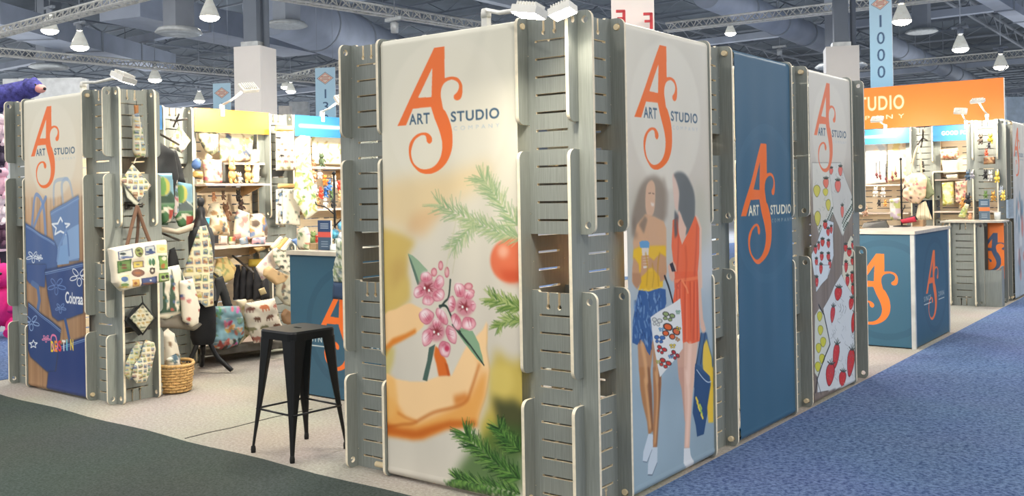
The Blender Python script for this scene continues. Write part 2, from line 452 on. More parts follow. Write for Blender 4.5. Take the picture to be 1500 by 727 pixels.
for nm, mm in (('g', GG), ('t', GT)):
    PM['full' + nm] = panel('slotted_panel', 1.08, 't', 11, holes='1234', mats=mm)
    PM['mid' + nm] = panel('slotted_panel', 1.105, '', 12, z0=.065, mats=mm)
    PM['top' + nm] = panel('slotted_panel', .535, 't', 5, holes='12', mats=mm)
    PM['bot' + nm] = panel('slotted_panel', .535, 'b', 5, z0=.08, holes='34', mats=mm)
    PM['stub' + nm] = panel('slotted_panel', 1.08, 'tb', 10, z0=.15, sgap=.02, holes='1234', mats=mm)
def tower(x0, y0, label, group=None, name='display_tower'):
    t = thing(name, label, 'display tower', (x0, y0, 0), 0, group)
    for yy, k in ((0, 't'), (W_, 'g')):
        for z in (0, 1.36): link('slotted_panel', PM['full' + k], t, (0, yy, z))
    for xx, k in ((TH, 'g'), (W_ + TH, 't')):
        for z, s in ((0, 'bot'), (.668, 'mid'), (1.905, 'top')): link('slotted_panel', PM[s + k], t, (xx, 0, z), (0, 0, PI / 2))
    return t
Y0 = D_ - TH
TA = (-6.017, Y0 + .14); TB = (-4.749, Y0 + .14); TC = (-1.651, Y0 - .004); TD = (-.383, Y0)
TE = (-.383, 1.332); TF = (-.383, 2.60); TG = (-.383, 3.867)
tower(*TA, 'slotted grey tower at the far left end of the booth, beside the denim banner')
tower(*TB, 'slotted grey tower hung with a stamp-print tote, pouch, pot holders and mitts')
tower(*TC, 'slotted grey tower right behind the black metal stool, left of the flower banner')
tower(*TD, 'nearest grey slotted tower, standing on the front corner of the booth')
tower(*TE, 'slotted grey tower between the shoppers banner and the plain blue banner')
tower(*TF, 'slotted grey tower between the plain blue banner and the strawberry banner')
tower(*TG, 'slotted grey tower right of the strawberry banner, next to the corner counter')

# ------------------------------------------------------------------ logo artwork
LOGO = [(-0.068, 0.346), (0.005, 0.345), (0.003, 0.178), (0.034, 0.182), (0.067, 0.18), (0.099, 0.168), (0.12, 0.139), (0.124, 0.109), (0.119, 0.075), (0.106, 0.059), (0.086, 0.055), (0.067, 0.064), (0.066, 0.082), (0.084, 0.095), (0.097, 0.111), (0.101, 0.131), (0.092, 0.149), (0.069, 0.162), (0.047, 0.166), (0.017, 0.16), (-0.006, 0.147), (-0.023, 0.121), (-0.027, 0.086), (-0.021, 0.056), (-0.011, 0.017), (0.006, 0.001), (0.036, -0.057), (0.05, -0.111), (0.05, -0.176), (0.036, -0.223), (0.004, -0.269), (-0.041, -0.301), (-0.089, -0.319), (-0.13, -0.324), (-0.179, -0.315), (-0.219, -0.289), (-0.252, -0.252), (-0.265, -0.205), (-0.26, -0.162), (-0.236, -0.13), (-0.198, -0.107), (-0.157, -0.1), (-0.125, -0.105), (-0.101, -0.124), (-0.095, -0.143), (-0.102, -0.157), (-0.116, -0.162), (-0.132, -0.15), (-0.135, -0.135), (-0.141, -0.119), (-0.161, -0.113), (-0.186, -0.12), (-0.216, -0.137), (-0.237, -0.169), (-0.247, -0.206), (-0.239, -0.243), (-0.219, -0.271), (-0.178, -0.294), (-0.133, -0.297), (-0.093, -0.287), (-0.056, -0.261), (-0.031, -0.22), (-0.023, -0.173), (-0.029, -0.137), (-0.044, -0.094), (-0.074, -0.032), (-0.093, 0.017), (-0.099, 0.034), (-0.228, 0.032), (-0.282, -0.054), (-0.349, -0.054)]
LHOLE = [(-0.084, 0.241), (-0.094, 0.086), (-0.189, 0.089)]
def smooth_logo():
    L = LOGO; a = [np.array(L[0]), np.array(L[1]), np.array(L[2])]
    c1 = catmull(L[2:66], False, 3); return np.vstack([L[0:2], c1, L[66:]])
LOGOS = smooth_logo()
ORANGE = (244, 116, 44); NAVY = (58, 92, 118)
def logo(cv, ox, oz, s=1., ink=NAVY, sub=None, col=ORANGE, mark_only=False, words=True):
    T, cv.T = cv.T, None
    f = lambda P: [(ox + x * s, oz + y * s) for x, y in P]
    cv.fill(f(LOGOS), col, holes=[f(LHOLE)])
    if words:
        cv.text('ART', ox - .257 * s, oz - .054 * s, ox - .108 * s, oz + .004 * s, ink, .02)
        cv.text('STUDIO', ox + .042 * s, oz - .056 * s, ox + .364 * s, oz - .001 * s, ink, .022)
        cv.text('COMPANY', ox + .06 * s, oz - .101 * s, ox + .364 * s, oz - .08 * s, sub or ink, .0, .75, 1.9)
    cv.T = T
def Tplane(**k):
    def T(P):
        R = rays(P)
        if 'y' in k: t = (k['y'] - CAM[1]) / R[:, 1]; Q = CAM[None] + t[:, None] * R; return Q[:, [0, 2]]
        t = (k['x'] - CAM[0]) / R[:, 0]; Q = CAM[None] + t[:, None] * R; return Q[:, [1, 2]]
    return T
def crop(ox, oy, sc, P): return [(ox + x / sc, oy + y / sc) for x, y in P]
FS = 3.2e-3
def rowfill(cv, lo, hi, bg): pass

# ---- banner 1: orchid held in two hands
cv1 = Canvas(-1.325, .03, -.385, 2.44, FS, (228, 223, 205), Tplane(y=.02))
cv1.vgrad([(0, (214, 208, 194)), (1.0, (220, 212, 196)), (1.7, (228, 222, 202)), (2.44, (230, 226, 208))]).mottle(.05, .25, 4, .4)
c1 = cv1
b = lambda P: crop(560, 240, 3.03, P); c5 = lambda P: crop(560, 480, 4.038, P); c3 = lambda P: crop(560, 350, 6.06, P); c4 = lambda P: crop(600, 360, 3.635, P)
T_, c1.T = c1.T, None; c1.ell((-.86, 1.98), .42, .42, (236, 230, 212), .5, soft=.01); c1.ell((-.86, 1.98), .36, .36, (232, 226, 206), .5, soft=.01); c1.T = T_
c1.fill(b([(10, 250), (60, 290), (160, 315), (210, 300), (240, 240), (330, 170), (420, 120), (500, 60), (500, -10), (300, 40), (120, 60), (10, 90)]), (236, 206, 150), .75, soft=.045)
c1.fill(b([(120, 310), (200, 312), (250, 250), (300, 200), (240, 190), (140, 230)]), (220, 176, 126), .6, soft=.03)
c1.fill(b([(0, 275), (110, 315), (165, 345), (130, 400), (125, 480), (140, 600), (90, 650), (0, 690)]), (214, 184, 98), .95, soft=.02)
c1.fill(c3([(90, 230), (170, 160), (235, 200), (225, 330), (180, 420), (110, 440)]), (190, 152, 84), .5, soft=.03)
c1.fill(c3([(190, 360), (270, 350), (260, 480), (150, 560), (120, 520)]), (216, 188, 104), .8, soft=.02)
# upper hand
c1.fill(crop(560, 350, 6.06, [(50, 690), (150, 620), (260, 570), (330, 590), (400, 640), (400, 760), (330, 830), (230, 880), (120, 940), (50, 1060)]), (250, 208, 152), 1, soft=.004, smooth=True)
c1.fill(crop(560, 350, 6.06, [(50, 960), (120, 880), (230, 840), (330, 790), (330, 830), (230, 885), (120, 945), (50, 1070)]), (224, 126, 36), .9, soft=.008)
c1.fill(c5([(40, 130), (95, 110), (85, 200), (60, 280), (40, 300)]), (204, 186, 104), .8, soft=.012)
# right background
c1.fill(c5([(690, 120), (780, 200), (850, 180), (850, 727), (640, 727), (600, 600), (650, 420), (660, 280)]), (204, 180, 84), .95, soft=.03)
c1.fill(c5([(650, 240), (700, 210), (780, 230), (800, 330), (760, 420), (660, 400)]), (222, 200, 108), .85, soft=.02)
c1.fill(c5([(670, 400), (740, 430), (800, 420), (850, 470), (850, 727), (720, 727), (700, 560)]), (72, 76, 44), .95, soft=.022)
c1.fill(c5([(600, 560), (660, 500), (700, 560), (690, 700), (600, 700)]), (196, 178, 74), .7, soft=.02)
# lower hands
c1.fill(c5([(45, 265), (95, 300), (180, 315), (270, 315), (350, 285), (430, 280), (470, 200), (520, 100), (565, 55), (610, 10), (635, -40), (640, 60), (632, 120), (652, 250), (625, 400), (592, 500), (575, 578), (400, 592), (260, 650), (200, 655), (45, 630)]), (252, 212, 158), 1, soft=.003)
c1.fill(c5([(45, 400), (95, 430), (150, 520), (230, 560), (330, 520), (450, 470), (530, 410), (590, 300), (640, 240), (625, 400), (592, 500), (575, 578), (400, 592), (260, 650), (200, 655), (45, 630)]), (238, 168, 82), .9, soft=.016)
c1.fill(c5([(45, 560), (120, 590), (220, 600), (320, 570), (420, 545), (575, 545), (575, 578), (400, 592), (260, 650), (200, 655), (45, 630)]), (200, 98, 24), .9, soft=.012)
c1.line(c5([(50, 585), (130, 570), (200, 562), (260, 530), (330, 495), (450, 465), (515, 430), (545, 360), (590, 215)]), .011, (186, 92, 26), .9, soft=.005, smooth=True)
c1.line(c5([(110, 500), (160, 530), (220, 550)]), .012, (206, 116, 40), .75, soft=.008, smooth=True)
c1.fill(c5([(45, 265), (95, 300), (110, 420), (90, 520), (45, 540)]), (244, 186, 104), .8, soft=.014)
c1.line(c5([(560, 120), (600, 260), (560, 400)]), .02, (238, 170, 96), .5, soft=.012, smooth=True)
c1.fill(c5([(440, 400), (520, 380), (530, 425), (450, 462)]), (214, 122, 44), .8, soft=.014)
c1.line(c5([(640, -20), (636, 120), (652, 250), (628, 400), (590, 510), (575, 575)]), .006, (222, 170, 100), .7, soft=.004, smooth=True)
# stems and leaves
c1.fill(c5([(330, 105), (360, 130), (395, 190), (420, 280), (350, 284), (336, 210), (322, 160)]), (224, 112, 40), 1, soft=.002)
c1.fill(c5([(385, 200), (405, 215), (420, 280), (405, 282)]), (192, 82, 24), .8, soft=.003)
c1.fill(c5([(295, 115), (330, 95), (312, 190), (285, 314), (258, 305), (285, 190)]), (76, 102, 92), 1)
c1.fill(c5([(440, -10), (520, 5), (575, 70), (607, 160), (618, 222), (575, 180), (500, 80)]), (128, 164, 128), 1)
c1.line(c5([(435, -20), (500, 60), (560, 140), (618, 222)]), (.010, .004), (44, 66, 56), 1, smooth=True)
c1.fill(c3([(255, 128), (300, 145), (355, 190), (430, 275), (430, 330), (370, 400), (345, 405), (310, 300), (275, 200)]), (148, 176, 144), 1)
c1.fill(c3([(255, 128), (290, 190), (330, 290), (365, 395), (345, 408), (310, 300), (275, 200)]), (92, 120, 104), 1)
def flower(cv, cr, centre, petals, seed):
    r = np.random.RandomState(seed); cx0, cy0 = centre
    cv.fill(cr([(cx0 + 46 * math.cos(t), cy0 + 52 * math.sin(t)) for t in np.linspace(0, 2 * PI, 16, endpoint=False)]), (206, 130, 144), .9, soft=.008)
    for (x, y, rx, ry, ro) in petals:
        an = math.atan2(y - cy0, x - cx0); ux, uy = math.cos(an), math.sin(an)
        P = [(x + rx * (1 + .08 * math.sin(3 * t + seed)) * math.cos(t) * math.cos(ro) - ry * math.sin(t) * math.sin(ro), y + rx * math.cos(t) * math.sin(ro) + ry * (1 + .07 * math.cos(4 * t + x)) * math.sin(t) * math.cos(ro)) for t in np.linspace(0, 2 * PI, 26, endpoint=False)]
        Q = lambda k, dx=0, dy=0: [(x + (p[0] - x) * k + dx, y + (p[1] - y) * k + dy) for p in P]
        cv.fill(cr(P), (172, 78, 100), .95); cv.fill(cr(Q(.94, ux, uy)), (232, 168, 178), 1, soft=.002)
        cv.fill(cr(Q(.62, -ux * rx * .35, -uy * ry * .35)), (206, 104, 126), .75, soft=.007)
        cv.fill(cr(Q(.55, ux * rx * .28 - 3, uy * ry * .28 - 5)), (252, 236, 238), .9, soft=.006)
        for k in range(5):
            o1 = r.uniform(-.5, .5); px_, py_ = x - uy * rx * o1, y + ux * ry * o1
            cv.line(cr([(px_ + ux * rx * .5, py_ + uy * ry * .5), (px_ - ux * rx * .6, py_ - uy * ry * .6)]), (.0012, .004), (178, 66, 92), .55)
    x, y = centre
    star = [(x + (26 if i % 2 else 12) * math.cos(i * .628 + seed), y + (30 if i % 2 else 13) * math.sin(i * .628 + seed)) for i in range(10)]
    cv.fill(cr(star), (140, 44, 54), 1, soft=.002, smooth=True)
    for k in range(8): t = r.uniform(0, 6.28); cv.line(cr([(x + 10 * math.cos(t), y + 10 * math.sin(t)), (x + 32 * math.cos(t), y + 36 * math.sin(t))]), .003, (124, 36, 48), .8)
    for dx, dy in ((-12, 2), (10, 14)): cv.fill(cr([(x + dx + 5 * math.cos(t), y + dy + 8 * math.sin(t)) for t in np.linspace(0, 2 * PI, 12, endpoint=False)]), (250, 244, 240), 1)
for q in ((180, 105, 14, 26, .2), (145, 140, 16, 24, -.4), (215, 140, 14, 30, .3), (330, 215, 22, 20, 0), (345, 245, 16, 16, 0)):
    flower_p = [(q[0] + q[2] * math.cos(t), q[1] + q[3] * math.sin(t)) for t in np.linspace(0, 2 * PI, 16, endpoint=False)]
    c1.fill(c4(flower_p), (196, 104, 118), 1); c1.fill(c4([(q[0] + (p[0] - q[0]) * .7, q[1] + (p[1] - q[1]) * .7) for p in flower_p]), (232, 176, 180), 1, soft=.004)
c1.line(c4([(160, 350), (200, 300), (225, 270), (235, 180)]), .012, (46, 62, 56), 1, smooth=True)
c1.line(c4([(175, 320), (215, 325), (260, 420), (300, 470), (410, 632)]), (.016, .006), (42, 62, 54), 1, smooth=True)
c1.fill(c4([(290, 455), (350, 450), (385, 520), (410, 630), (340, 540)]), (138, 172, 138), 1)
c1.line(c4([(285, 455), (340, 530), (410, 632)]), .008, (40, 58, 50), 1)
flower(c1, c4, (110, 222), [(105, 165, 30, 26, 0), (68, 245, 28, 32, .2), (172, 195, 26, 40, .3), (115, 290, 30, 26, 0), (170, 262, 30, 36, .7)], 1)
flower(c1, c4, (312, 322), [(285, 235, 28, 40, -.2), (330, 262, 26, 22, 0), (243, 308, 20, 44, 0), (268, 402, 24, 46, -.4), (330, 412, 36, 36, .3), (352, 320, 14, 26, 0)], 2)
flower(c1, c4, (158, 455), [(107, 375, 38, 40, 0), (188, 375, 24, 50, -.6), (112, 485, 28, 48, .2), (240, 470, 28, 52, -.3), (203, 548, 33, 44, -.1), (160, 410, 24, 20, 0)], 3)
c1.fill(c4([(215 + 14 * math.cos(t), 545 + 16 * math.sin(t)) for t in np.linspace(0, 2 * PI, 12, endpoint=False)]), (196, 44, 84), .9, soft=.004)
# pine branches
def pine(cv, P, L, n, cols, a=.9, w=.0035, seed=0, px=True):
    r = np.random.RandomState(seed); P = catmull(P, False); k = len(P)
    for i in range(n):
        j = r.randint(0, k - 1); p = P[j]; d = P[min(j + 1, k - 1)] - P[max(j - 1, 0)]; an = math.atan2(d[1], d[0]) + r.choice([-1, 1]) * r.uniform(.3, 1.0)
        l = L * r.uniform(.6, 1.1); e = (p[0] + l * math.cos(an), p[1] + l * math.sin(an))
        cv.line([tuple(p), ((p[0] + e[0]) / 2 + r.uniform(-1, 1), (p[1] + e[1]) / 2 + r.uniform(-1, 1)), e], (w, w * .5), cols[r.randint(len(cols))], a)
GP = [(176, 192, 140), (150, 176, 128), (196, 202, 154), (138, 168, 122)]
pine(c1, [(762, 345), (725, 335), (685, 318), (645, 298)], 24, 260, GP, .85, .006, 1)
pine(c1, [(762, 330), (740, 300), (722, 275), (710, 262)], 26, 200, GP, .85, .006, 2)
pine(c1, [(700, 320), (685, 345), (668, 362)], 20, 110, GP, .7, .006, 3)
c1.line([(680, 280), (672, 330), (662, 372), (657, 398)], .008, (206, 204, 170), .6); c1.line([(684, 300), (668, 400)], .005, (190, 186, 150), .5)
ex = [(754 + 31 * math.cos(t), 381 + 33 * math.sin(t)) for t in np.linspace(0, 2 * PI, 30, endpoint=False)]
c1.fill(ex, (232, 118, 78), 1, soft=.008); c1.fill([(742 + 8 * math.cos(t), 368 + 10 * math.sin(t)) for t in np.linspace(0, 2 * PI, 16)], (246, 190, 160), .8, soft=.012)
c1.fill([(735, 395), (766, 395), (766, 416), (745, 412)], (200, 66, 30), .6, soft=.02)
pine(c1, [(766, 350), (745, 345), (730, 340)], 20, 60, GP, .8, .005, 7)
GD = [(116, 146, 66), (150, 170, 92), (82, 118, 52), (176, 190, 120)]
pine(c1, [(768, 452), (745, 444), (724, 436)], 20, 200, GD, .9, .006, 4)
pine(c1, [(768, 470), (750, 468), (735, 478)], 16, 120, GD, .8, .006, 5)
GV = [(58, 104, 42), (36, 76, 30), (92, 140, 60), (24, 52, 22), (120, 160, 76)]
c1.fill(c5([(690, 560), (850, 590), (850, 960), (420, 960), (470, 820), (560, 700)]), (64, 100, 44), .8, soft=.03)
pine(c1, [(766, 700), (735, 680), (700, 650), (686, 634)], 24, 420, GV, .95, .005, 5)
pine(c1, [(766, 722), (725, 712), (690, 704), (672, 700)], 20, 400, GV, .95, .005, 6)
pine(c1, [(766, 660), (745, 640), (735, 625)], 20, 240, GV, .95, .005, 8)
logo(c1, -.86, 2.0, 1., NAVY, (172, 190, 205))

# ---- banner 2: two shoppers
cv2 = Canvas(.385, .03, 1.345, 2.44, FS, (222, 218, 206), Tplane(x=-.02)); c2 = cv2
c2.vgrad([(0, (150, 172, 184)), (.6, (160, 180, 192)), (1.0, (176, 190, 198)), (1.35, (206, 204, 196)), (1.6, (212, 204, 190)), (2.44, (224, 220, 206))]).mottle(.06, .3, 9, .6)
T_, c2.T = c2.T, None
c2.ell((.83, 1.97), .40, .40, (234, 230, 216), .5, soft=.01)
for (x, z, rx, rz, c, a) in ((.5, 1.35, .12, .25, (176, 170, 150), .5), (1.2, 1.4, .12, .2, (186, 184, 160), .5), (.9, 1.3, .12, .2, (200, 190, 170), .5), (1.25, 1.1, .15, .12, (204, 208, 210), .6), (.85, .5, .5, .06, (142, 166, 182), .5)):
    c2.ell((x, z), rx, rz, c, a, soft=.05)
c2.T = T_
k1 = lambda P: crop(910, 230, 3.83, P); k2 = lambda P: crop(910, 400, 4.54, P); k3 = lambda P: crop(910, 540, 3.888, P)
SK1 = (190, 140, 98); SK2 = (232, 190, 166)
# shopper in yellow: hair, face, body
c2.fill(k1([(45, 400), (40, 330), (60, 240), (80, 170), (110, 125), (160, 105), (205, 130), (225, 200), (225, 290), (215, 370), (160, 350), (110, 360), (100, 420), (60, 430)]), (132, 116, 100), .75, soft=.012, smooth=True)
c2.fill(k1([(112, 180), (125, 145), (150, 132), (168, 160), (170, 220), (166, 290), (150, 330), (120, 330), (108, 270)]), (222, 182, 150), .95, soft=.004, smooth=True)
c2.fill(k1([(140, 255), (165, 262), (160, 278), (145, 275)]), (238, 226, 214), .9, soft=.002); c2.line(k1([(128, 205), (142, 203)]), .006, (110, 84, 70), .8); c2.line(k1([(152, 205), (163, 207)]), .006, (110, 84, 70), .8)
c2.fill(k1([(108, 320), (165, 335), (215, 360), (228, 400), (230, 520), (225, 560), (55, 560), (45, 480), (65, 380)]), (214, 170, 132), 1, soft=.003)
c2.fill(k1([(75, 380), (105, 330), (120, 350), (100, 430)]), (132, 116, 100), .8, soft=.006)
c2.fill(k1([(48, 520), (85, 500), (225, 498), (228, 560), (198, 600), (215, 640), (212, 730), (90, 730), (72, 620), (45, 570)]), (236, 190, 42), 1, soft=.002)
c2.fill(k2([(100, -10), (232, -10), (230, 95), (205, 112), (180, 104), (160, 118), (130, 106), (90, 108), (100, 50)]), (232, 184, 34), 1)
c2.line(k2([(90, 108), (110, 122), (130, 108), (150, 124), (170, 108), (190, 122), (210, 104), (232, 100)]), .012, (240, 200, 70), 1)
c2.fill(k1([(50, 560), (75, 600), (80, 680), (120, 640), (130, 620), (125, 560), (90, 560), (85, 640), (60, 730), (40, 700), (42, 620)]), (204, 156, 116), 1, soft=.003)
c2.fill(k1([(200, 540), (228, 560), (232, 650), (205, 680), (150, 620), (120, 625), (95, 590), (130, 560), (160, 580)]), (200, 152, 112), 1, soft=.003)
c2.fill(k1([(88, 500), (128, 500), (122, 620), (98, 625)]), (226, 214, 200), 1); c2.fill(k1([(78, 478), (90, 470), (120, 470), (132, 482), (130, 510), (82, 510)]), (104, 160, 204), 1)
for i in range(4): c2.line(k1([(90, 560 + 15 * i), (126, 556 + 16 * i)]), .012, (206, 158, 118), 1)
c2.fill(k2([(50, 0), (100, 0), (105, 60), (80, 108), (55, 70)]), (186, 138, 100), 1, soft=.002)
c2.fill(k2([(228, 0), (270, 0), (270, 40), (235, 60)]), (196, 148, 110), 1, soft=.002)
# skirt, legs, shoes
c2.fill(k2([(82, 430), (180, 440), (180, 520), (165, 640), (162, 760), (108, 760), (90, 640)]), SK1, 1, soft=.002)
c2.fill(k2([(180, 440), (235, 480), (240, 640), (236, 760), (185, 760)]), SK1, 1, soft=.002)
c2.fill(k3([(80, -10), (132, -10), (146, 90), (150, 190), (158, 350), (130, 378), (122, 300), (98, 200), (84, 110)]), (182, 128, 80), 1, soft=.002)
c2.fill(k3([(155, -10), (204, -10), (206, 90), (198, 180), (188, 300), (178, 450), (155, 448), (156, 330), (160, 200)]), (182, 126, 78), 1, soft=.002)
c2.fill(k3([(118, -10), (134, -10), (150, 150), (157, 350), (148, 350), (130, 150)]), (120, 78, 50), .7, soft=.006); c2.fill(k3([(190, 0), (205, 0), (200, 160), (180, 440), (172, 440), (188, 160)]), (128, 84, 54), .7, soft=.006)
c2.fill(k2([(90, 112), (150, 122), (232, 100), (268, 108), (272, 200), (262, 235), (172, 290), (186, 400), (160, 548), (140, 520), (122, 470), (100, 440), (82, 478), (48, 462), (52, 320), (72, 200)]), (56, 96, 152), 1)
r_ = np.random.RandomState(5)
for i in range(90):
    x = r_.uniform(60, 240); y = r_.uniform(120, 460); 
    if y > 300 and x > 185: continue
    c2.line(k2([(x, y), (x + r_.uniform(-10, 15), y + r_.uniform(15, 50))]), .011, [(34, 62, 112), (112, 150, 196), (150, 180, 214)][r_.randint(3)], .55)
c2.fill(k3([(130, 368), (156, 372), (156, 440), (122, 528), (98, 524), (102, 470)]), (208, 220, 230), 1, soft=.001)
c2.fill(k3([(152, 445), (183, 445), (181, 530), (152, 602), (126, 602), (128, 540)]), (206, 218, 228), 1, soft=.001); c2.line(k3([(128, 602), (152, 603), (180, 535)]), .006, (90, 104, 120), .9)
c2.line(k3([(100, 526), (122, 530), (150, 460)]), .005, (100, 114, 130), .8)
# shopper in orange
c2.fill(k1([(262, 110), (275, 95), (290, 120), (305, 200), (300, 290), (280, 290), (268, 220)]), (228, 196, 178), .9, soft=.004, smooth=True)
c2.fill(k1([(270, 100), (300, 84), (335, 95), (362, 140), (385, 210), (388, 300), (380, 400), (350, 435), (330, 420), (318, 330), (300, 300), (305, 200), (285, 130)]), (92, 98, 100), .85, soft=.008, smooth=True)
c2.fill(k1([(285, 340), (305, 300), (345, 400), (330, 500), (300, 480)]), (230, 192, 170), 1, soft=.004)
c2.fill(k1([(262, 355), (292, 335), (300, 420), (322, 492), (350, 430), (388, 330), (405, 350), (418, 400), (415, 540), (402, 680), (408, 735), (272, 735), (268, 620), (255, 500)]), (240, 112, 66), 1, soft=.001)
c2.fill(k1([(388, 325), (408, 340), (432, 400), (430, 560), (435, 735), (410, 735), (404, 680), (416, 540), (418, 400)]), (236, 196, 172), 1, soft=.002)
c2.fill(k1([(275, 300), (302, 330), (292, 440), (275, 455), (270, 380)]), (84, 90, 94), .85, soft=.006)
c2.fill(k1([(236, 610), (262, 580), (282, 610), (290, 650), (262, 700), (245, 680)]), (226, 180, 156), 1, soft=.002); c2.fill(k1([(245, 600), (262, 590), (280, 640), (262, 660)]), (54, 48, 56), 1)
c2.fill(k2([(295, -10), (330, -10), (322, 40), (300, 50)]), (226, 180, 156), 1)
c2.fill(k2([(330, 440), (402, 455), (400, 760), (375, 760), (355, 700), (342, 560)]), (214, 168, 144), 1, soft=.002)
c2.fill(k2([(395, 455), (482, 452), (466, 600), (448, 760), (392, 760)]), SK2, 1, soft=.002)
c2.fill(k3([(300, -10), (345, -10), (350, 300), (340, 300), (322, 120), (302, 30)]), (206, 158, 136), 1, soft=.002)
c2.fill(k3([(335, -10), (394, -10), (392, 60), (380, 180), (372, 320), (366, 452), (336, 452), (342, 300), (338, 150)]), SK2, 1, soft=.002)
c2.fill(k2([(322, -10), (478, -10), (488, 60), (486, 200), (497, 450), (428, 472), (410, 455), (385, 465), (310, 195), (330, 70)]), (238, 104, 58), 1)
for x in (340, 365, 400, 430, 455, 475): c2.line(k2([(x, 60), (x + r_.uniform(-8, 14), 440)]), .012, (196, 64, 30), .75, soft=.005); c2.line(k2([(x + 10, 60), (x + 12, 440)]), .008, (255, 150, 104), .6, soft=.004)
c2.line(k2([(325, 55), (400, 45), (480, 30)]), .018, (246, 128, 78), 1); c2.line(k2([(380, 45), (410, 100), (418, 130)]), .014, (250, 140, 90), 1); c2.line(k2([(372, 50), (340, 80), (352, 100)]), .012, (214, 84, 44), 1)
c2.fill(k2([(478, -10), (500, -10), (508, 150), (520, 300), (540, 375), (522, 410), (500, 360), (494, 300), (486, 150)]), SK2, 1, soft=.002)
c2.fill(k3([(334, 452), (368, 450), (372, 490), (390, 530), (392, 545), (350, 560), (332, 545)]), (226, 230, 232), 1, soft=.001)
for P, kk, cc, w in (([(110, 60), (122, 170), (140, 330)], k3, (232, 182, 124), .022), ([(172, 20), (184, 160), (168, 420)], k3, (234, 184, 126), .018), ([(350, 20), (362, 160), (352, 430)], k3, (250, 214, 194), .026), ([(110, 470), (130, 600), (140, 720)], k2, (232, 180, 124), .03), ([(205, 500), (212, 600), (214, 720)], k2, (226, 176, 120), .022), ([(430, 480), (425, 600), (420, 720)], k2, (250, 212, 192), .04)):
    c2.line(kk(P), w, cc, .75, soft=.008, smooth=True)
for P, w in (([(290, 360), (300, 480), (290, 640)], .02), ([(400, 380), (395, 500), (385, 660)], .018), ([(340, 500), (345, 600), (340, 690)], .014)): c2.line(k1(P), w, (204, 76, 40), .6, soft=.008, smooth=True)
for P in ([(110, 540), (120, 620), (115, 720)], [(150, 600), (160, 660), (150, 725)], [(195, 540), (185, 620), (190, 720)]): c2.line(k1(P), .012, (196, 146, 20), .7, soft=.004, smooth=True)
c2.line(k1([(50, 360), (44, 430), (60, 440)]), .03, (120, 104, 90), .6, soft=.014); c2.line(k1([(215, 130), (232, 220), (226, 330)]), .03, (140, 126, 110), .5, soft=.014)
# bags
c2.fill(k2([(500, 400), (545, 395), (560, 480), (600, 640), (610, 760), (460, 760), (470, 600), (492, 500)]), (74, 106, 142), 1, soft=.002)
c2.fill(k2([(520, 480), (545, 440), (575, 560), (585, 760), (530, 760), (515, 600)]), (236, 200, 70), 1, soft=.003)
c2.fill(k2([(462, 600), (500, 620), (580, 700), (600, 760), (455, 760)]), (54, 88, 128), 1)
c2.fill(k3([(394, -10), (470, 40), (494, 90), (480, 200), (460, 305), (448, 372), (408, 386), (400, 320), (383, 250), (392, 120)]), (48, 80, 122), 1, soft=.001)
c2.fill(k3([(478, -10), (502, -10), (502, 305), (474, 306), (468, 220), (488, 90)]), (240, 200, 60), 1, soft=.002)
c2.line(k3([(405, 5), (440, 50), (470, 75), (490, 72)]), .006, (190, 206, 222), 1, smooth=True); c2.line(k2([(505, 400), (470, 600)]), .012, (36, 50, 76), 1); c2.line(k2([(535, 400), (500, 600)]), .012, (44, 62, 92), 1)
for x, y, col in ((402, 165, (240, 210, 60)), (408, 190, (228, 200, 60)), (415, 215, (236, 220, 90)), (424, 205, (180, 200, 80)), (428, 235, (150, 190, 90)), (432, 258, (230, 210, 80))): c2.line(k3([(x, y), (x + 10, y + 22)]), .016, col, 1)
c2.line(k2([(262, 20), (285, 90), (312, 195)]), .014, (36, 38, 44), 1)
c2.fill(k2([(165, 292), (368, 168), (380, 330), (386, 500), (300, 605), (232, 692), (205, 560), (180, 430)]), (230, 232, 230), 1)
def bfly(cv, cr, x, y, s, ang, col, edge=(40, 34, 34)):
    s *= 1.25
    for sx in (-1, 1):
        for (dx, dy, rx, ry) in ((.55, -.35, .55, .42), (.4, .4, .38, .34)):
            P = []
            for t in np.linspace(0, 2 * PI, 14, endpoint=False):
                a, b_ = sx * dx + rx * math.cos(t), dy + ry * math.sin(t)
                P.append((x + s * (a * math.cos(ang) - b_ * math.sin(ang)), y + s * (a * math.sin(ang) + b_ * math.cos(ang))))
            cv.fill(cr(P), edge, 1); cx = sum(p[0] for p in P) / 14; cy = sum(p[1] for p in P) / 14
            cv.fill(cr([(cx + (p[0] - cx) * .72, cy + (p[1] - cy) * .72) for p in P]), col, 1)
bfly(c2, k2, 300, 390, 46, .5, (226, 104, 46)); bfly(c2, k2, 285, 290, 30, .3, (150, 170, 110)); bfly(c2, k2, 210, 325, 28, .2, (214, 216, 208), (110, 116, 120)); bfly(c2, k2, 228, 440, 28, .1, (66, 112, 176), (40, 60, 110))
bfly(c2, k2, 240, 510, 26, .5, (206, 56, 48)); bfly(c2, k2, 262, 600, 30, .5, (206, 66, 50)); bfly(c2, k2, 325, 545, 26, .7, (190, 52, 52)); bfly(c2, k2, 312, 485, 16, 0, (232, 206, 70), (120, 110, 60)); bfly(c2, k2, 242, 375, 14, 0, (120, 176, 214), (70, 110, 150))
bfly(c2, k2, 352, 370, 15, .3, (240, 214, 60)); bfly(c2, k2, 350, 260, 14, 0, (150, 190, 160), (80, 110, 90)); bfly(c2, k2, 220, 590, 13, 0, (190, 190, 90), (120, 120, 60)); bfly(c2, k2, 300, 555, 13, 0, (110, 160, 200), (60, 90, 130)); bfly(c2, k2, 345, 440, 14, .6, (210, 150, 80), (90, 70, 50))
logo(c2, .825, 2.0, 1., NAVY, (176, 190, 204))

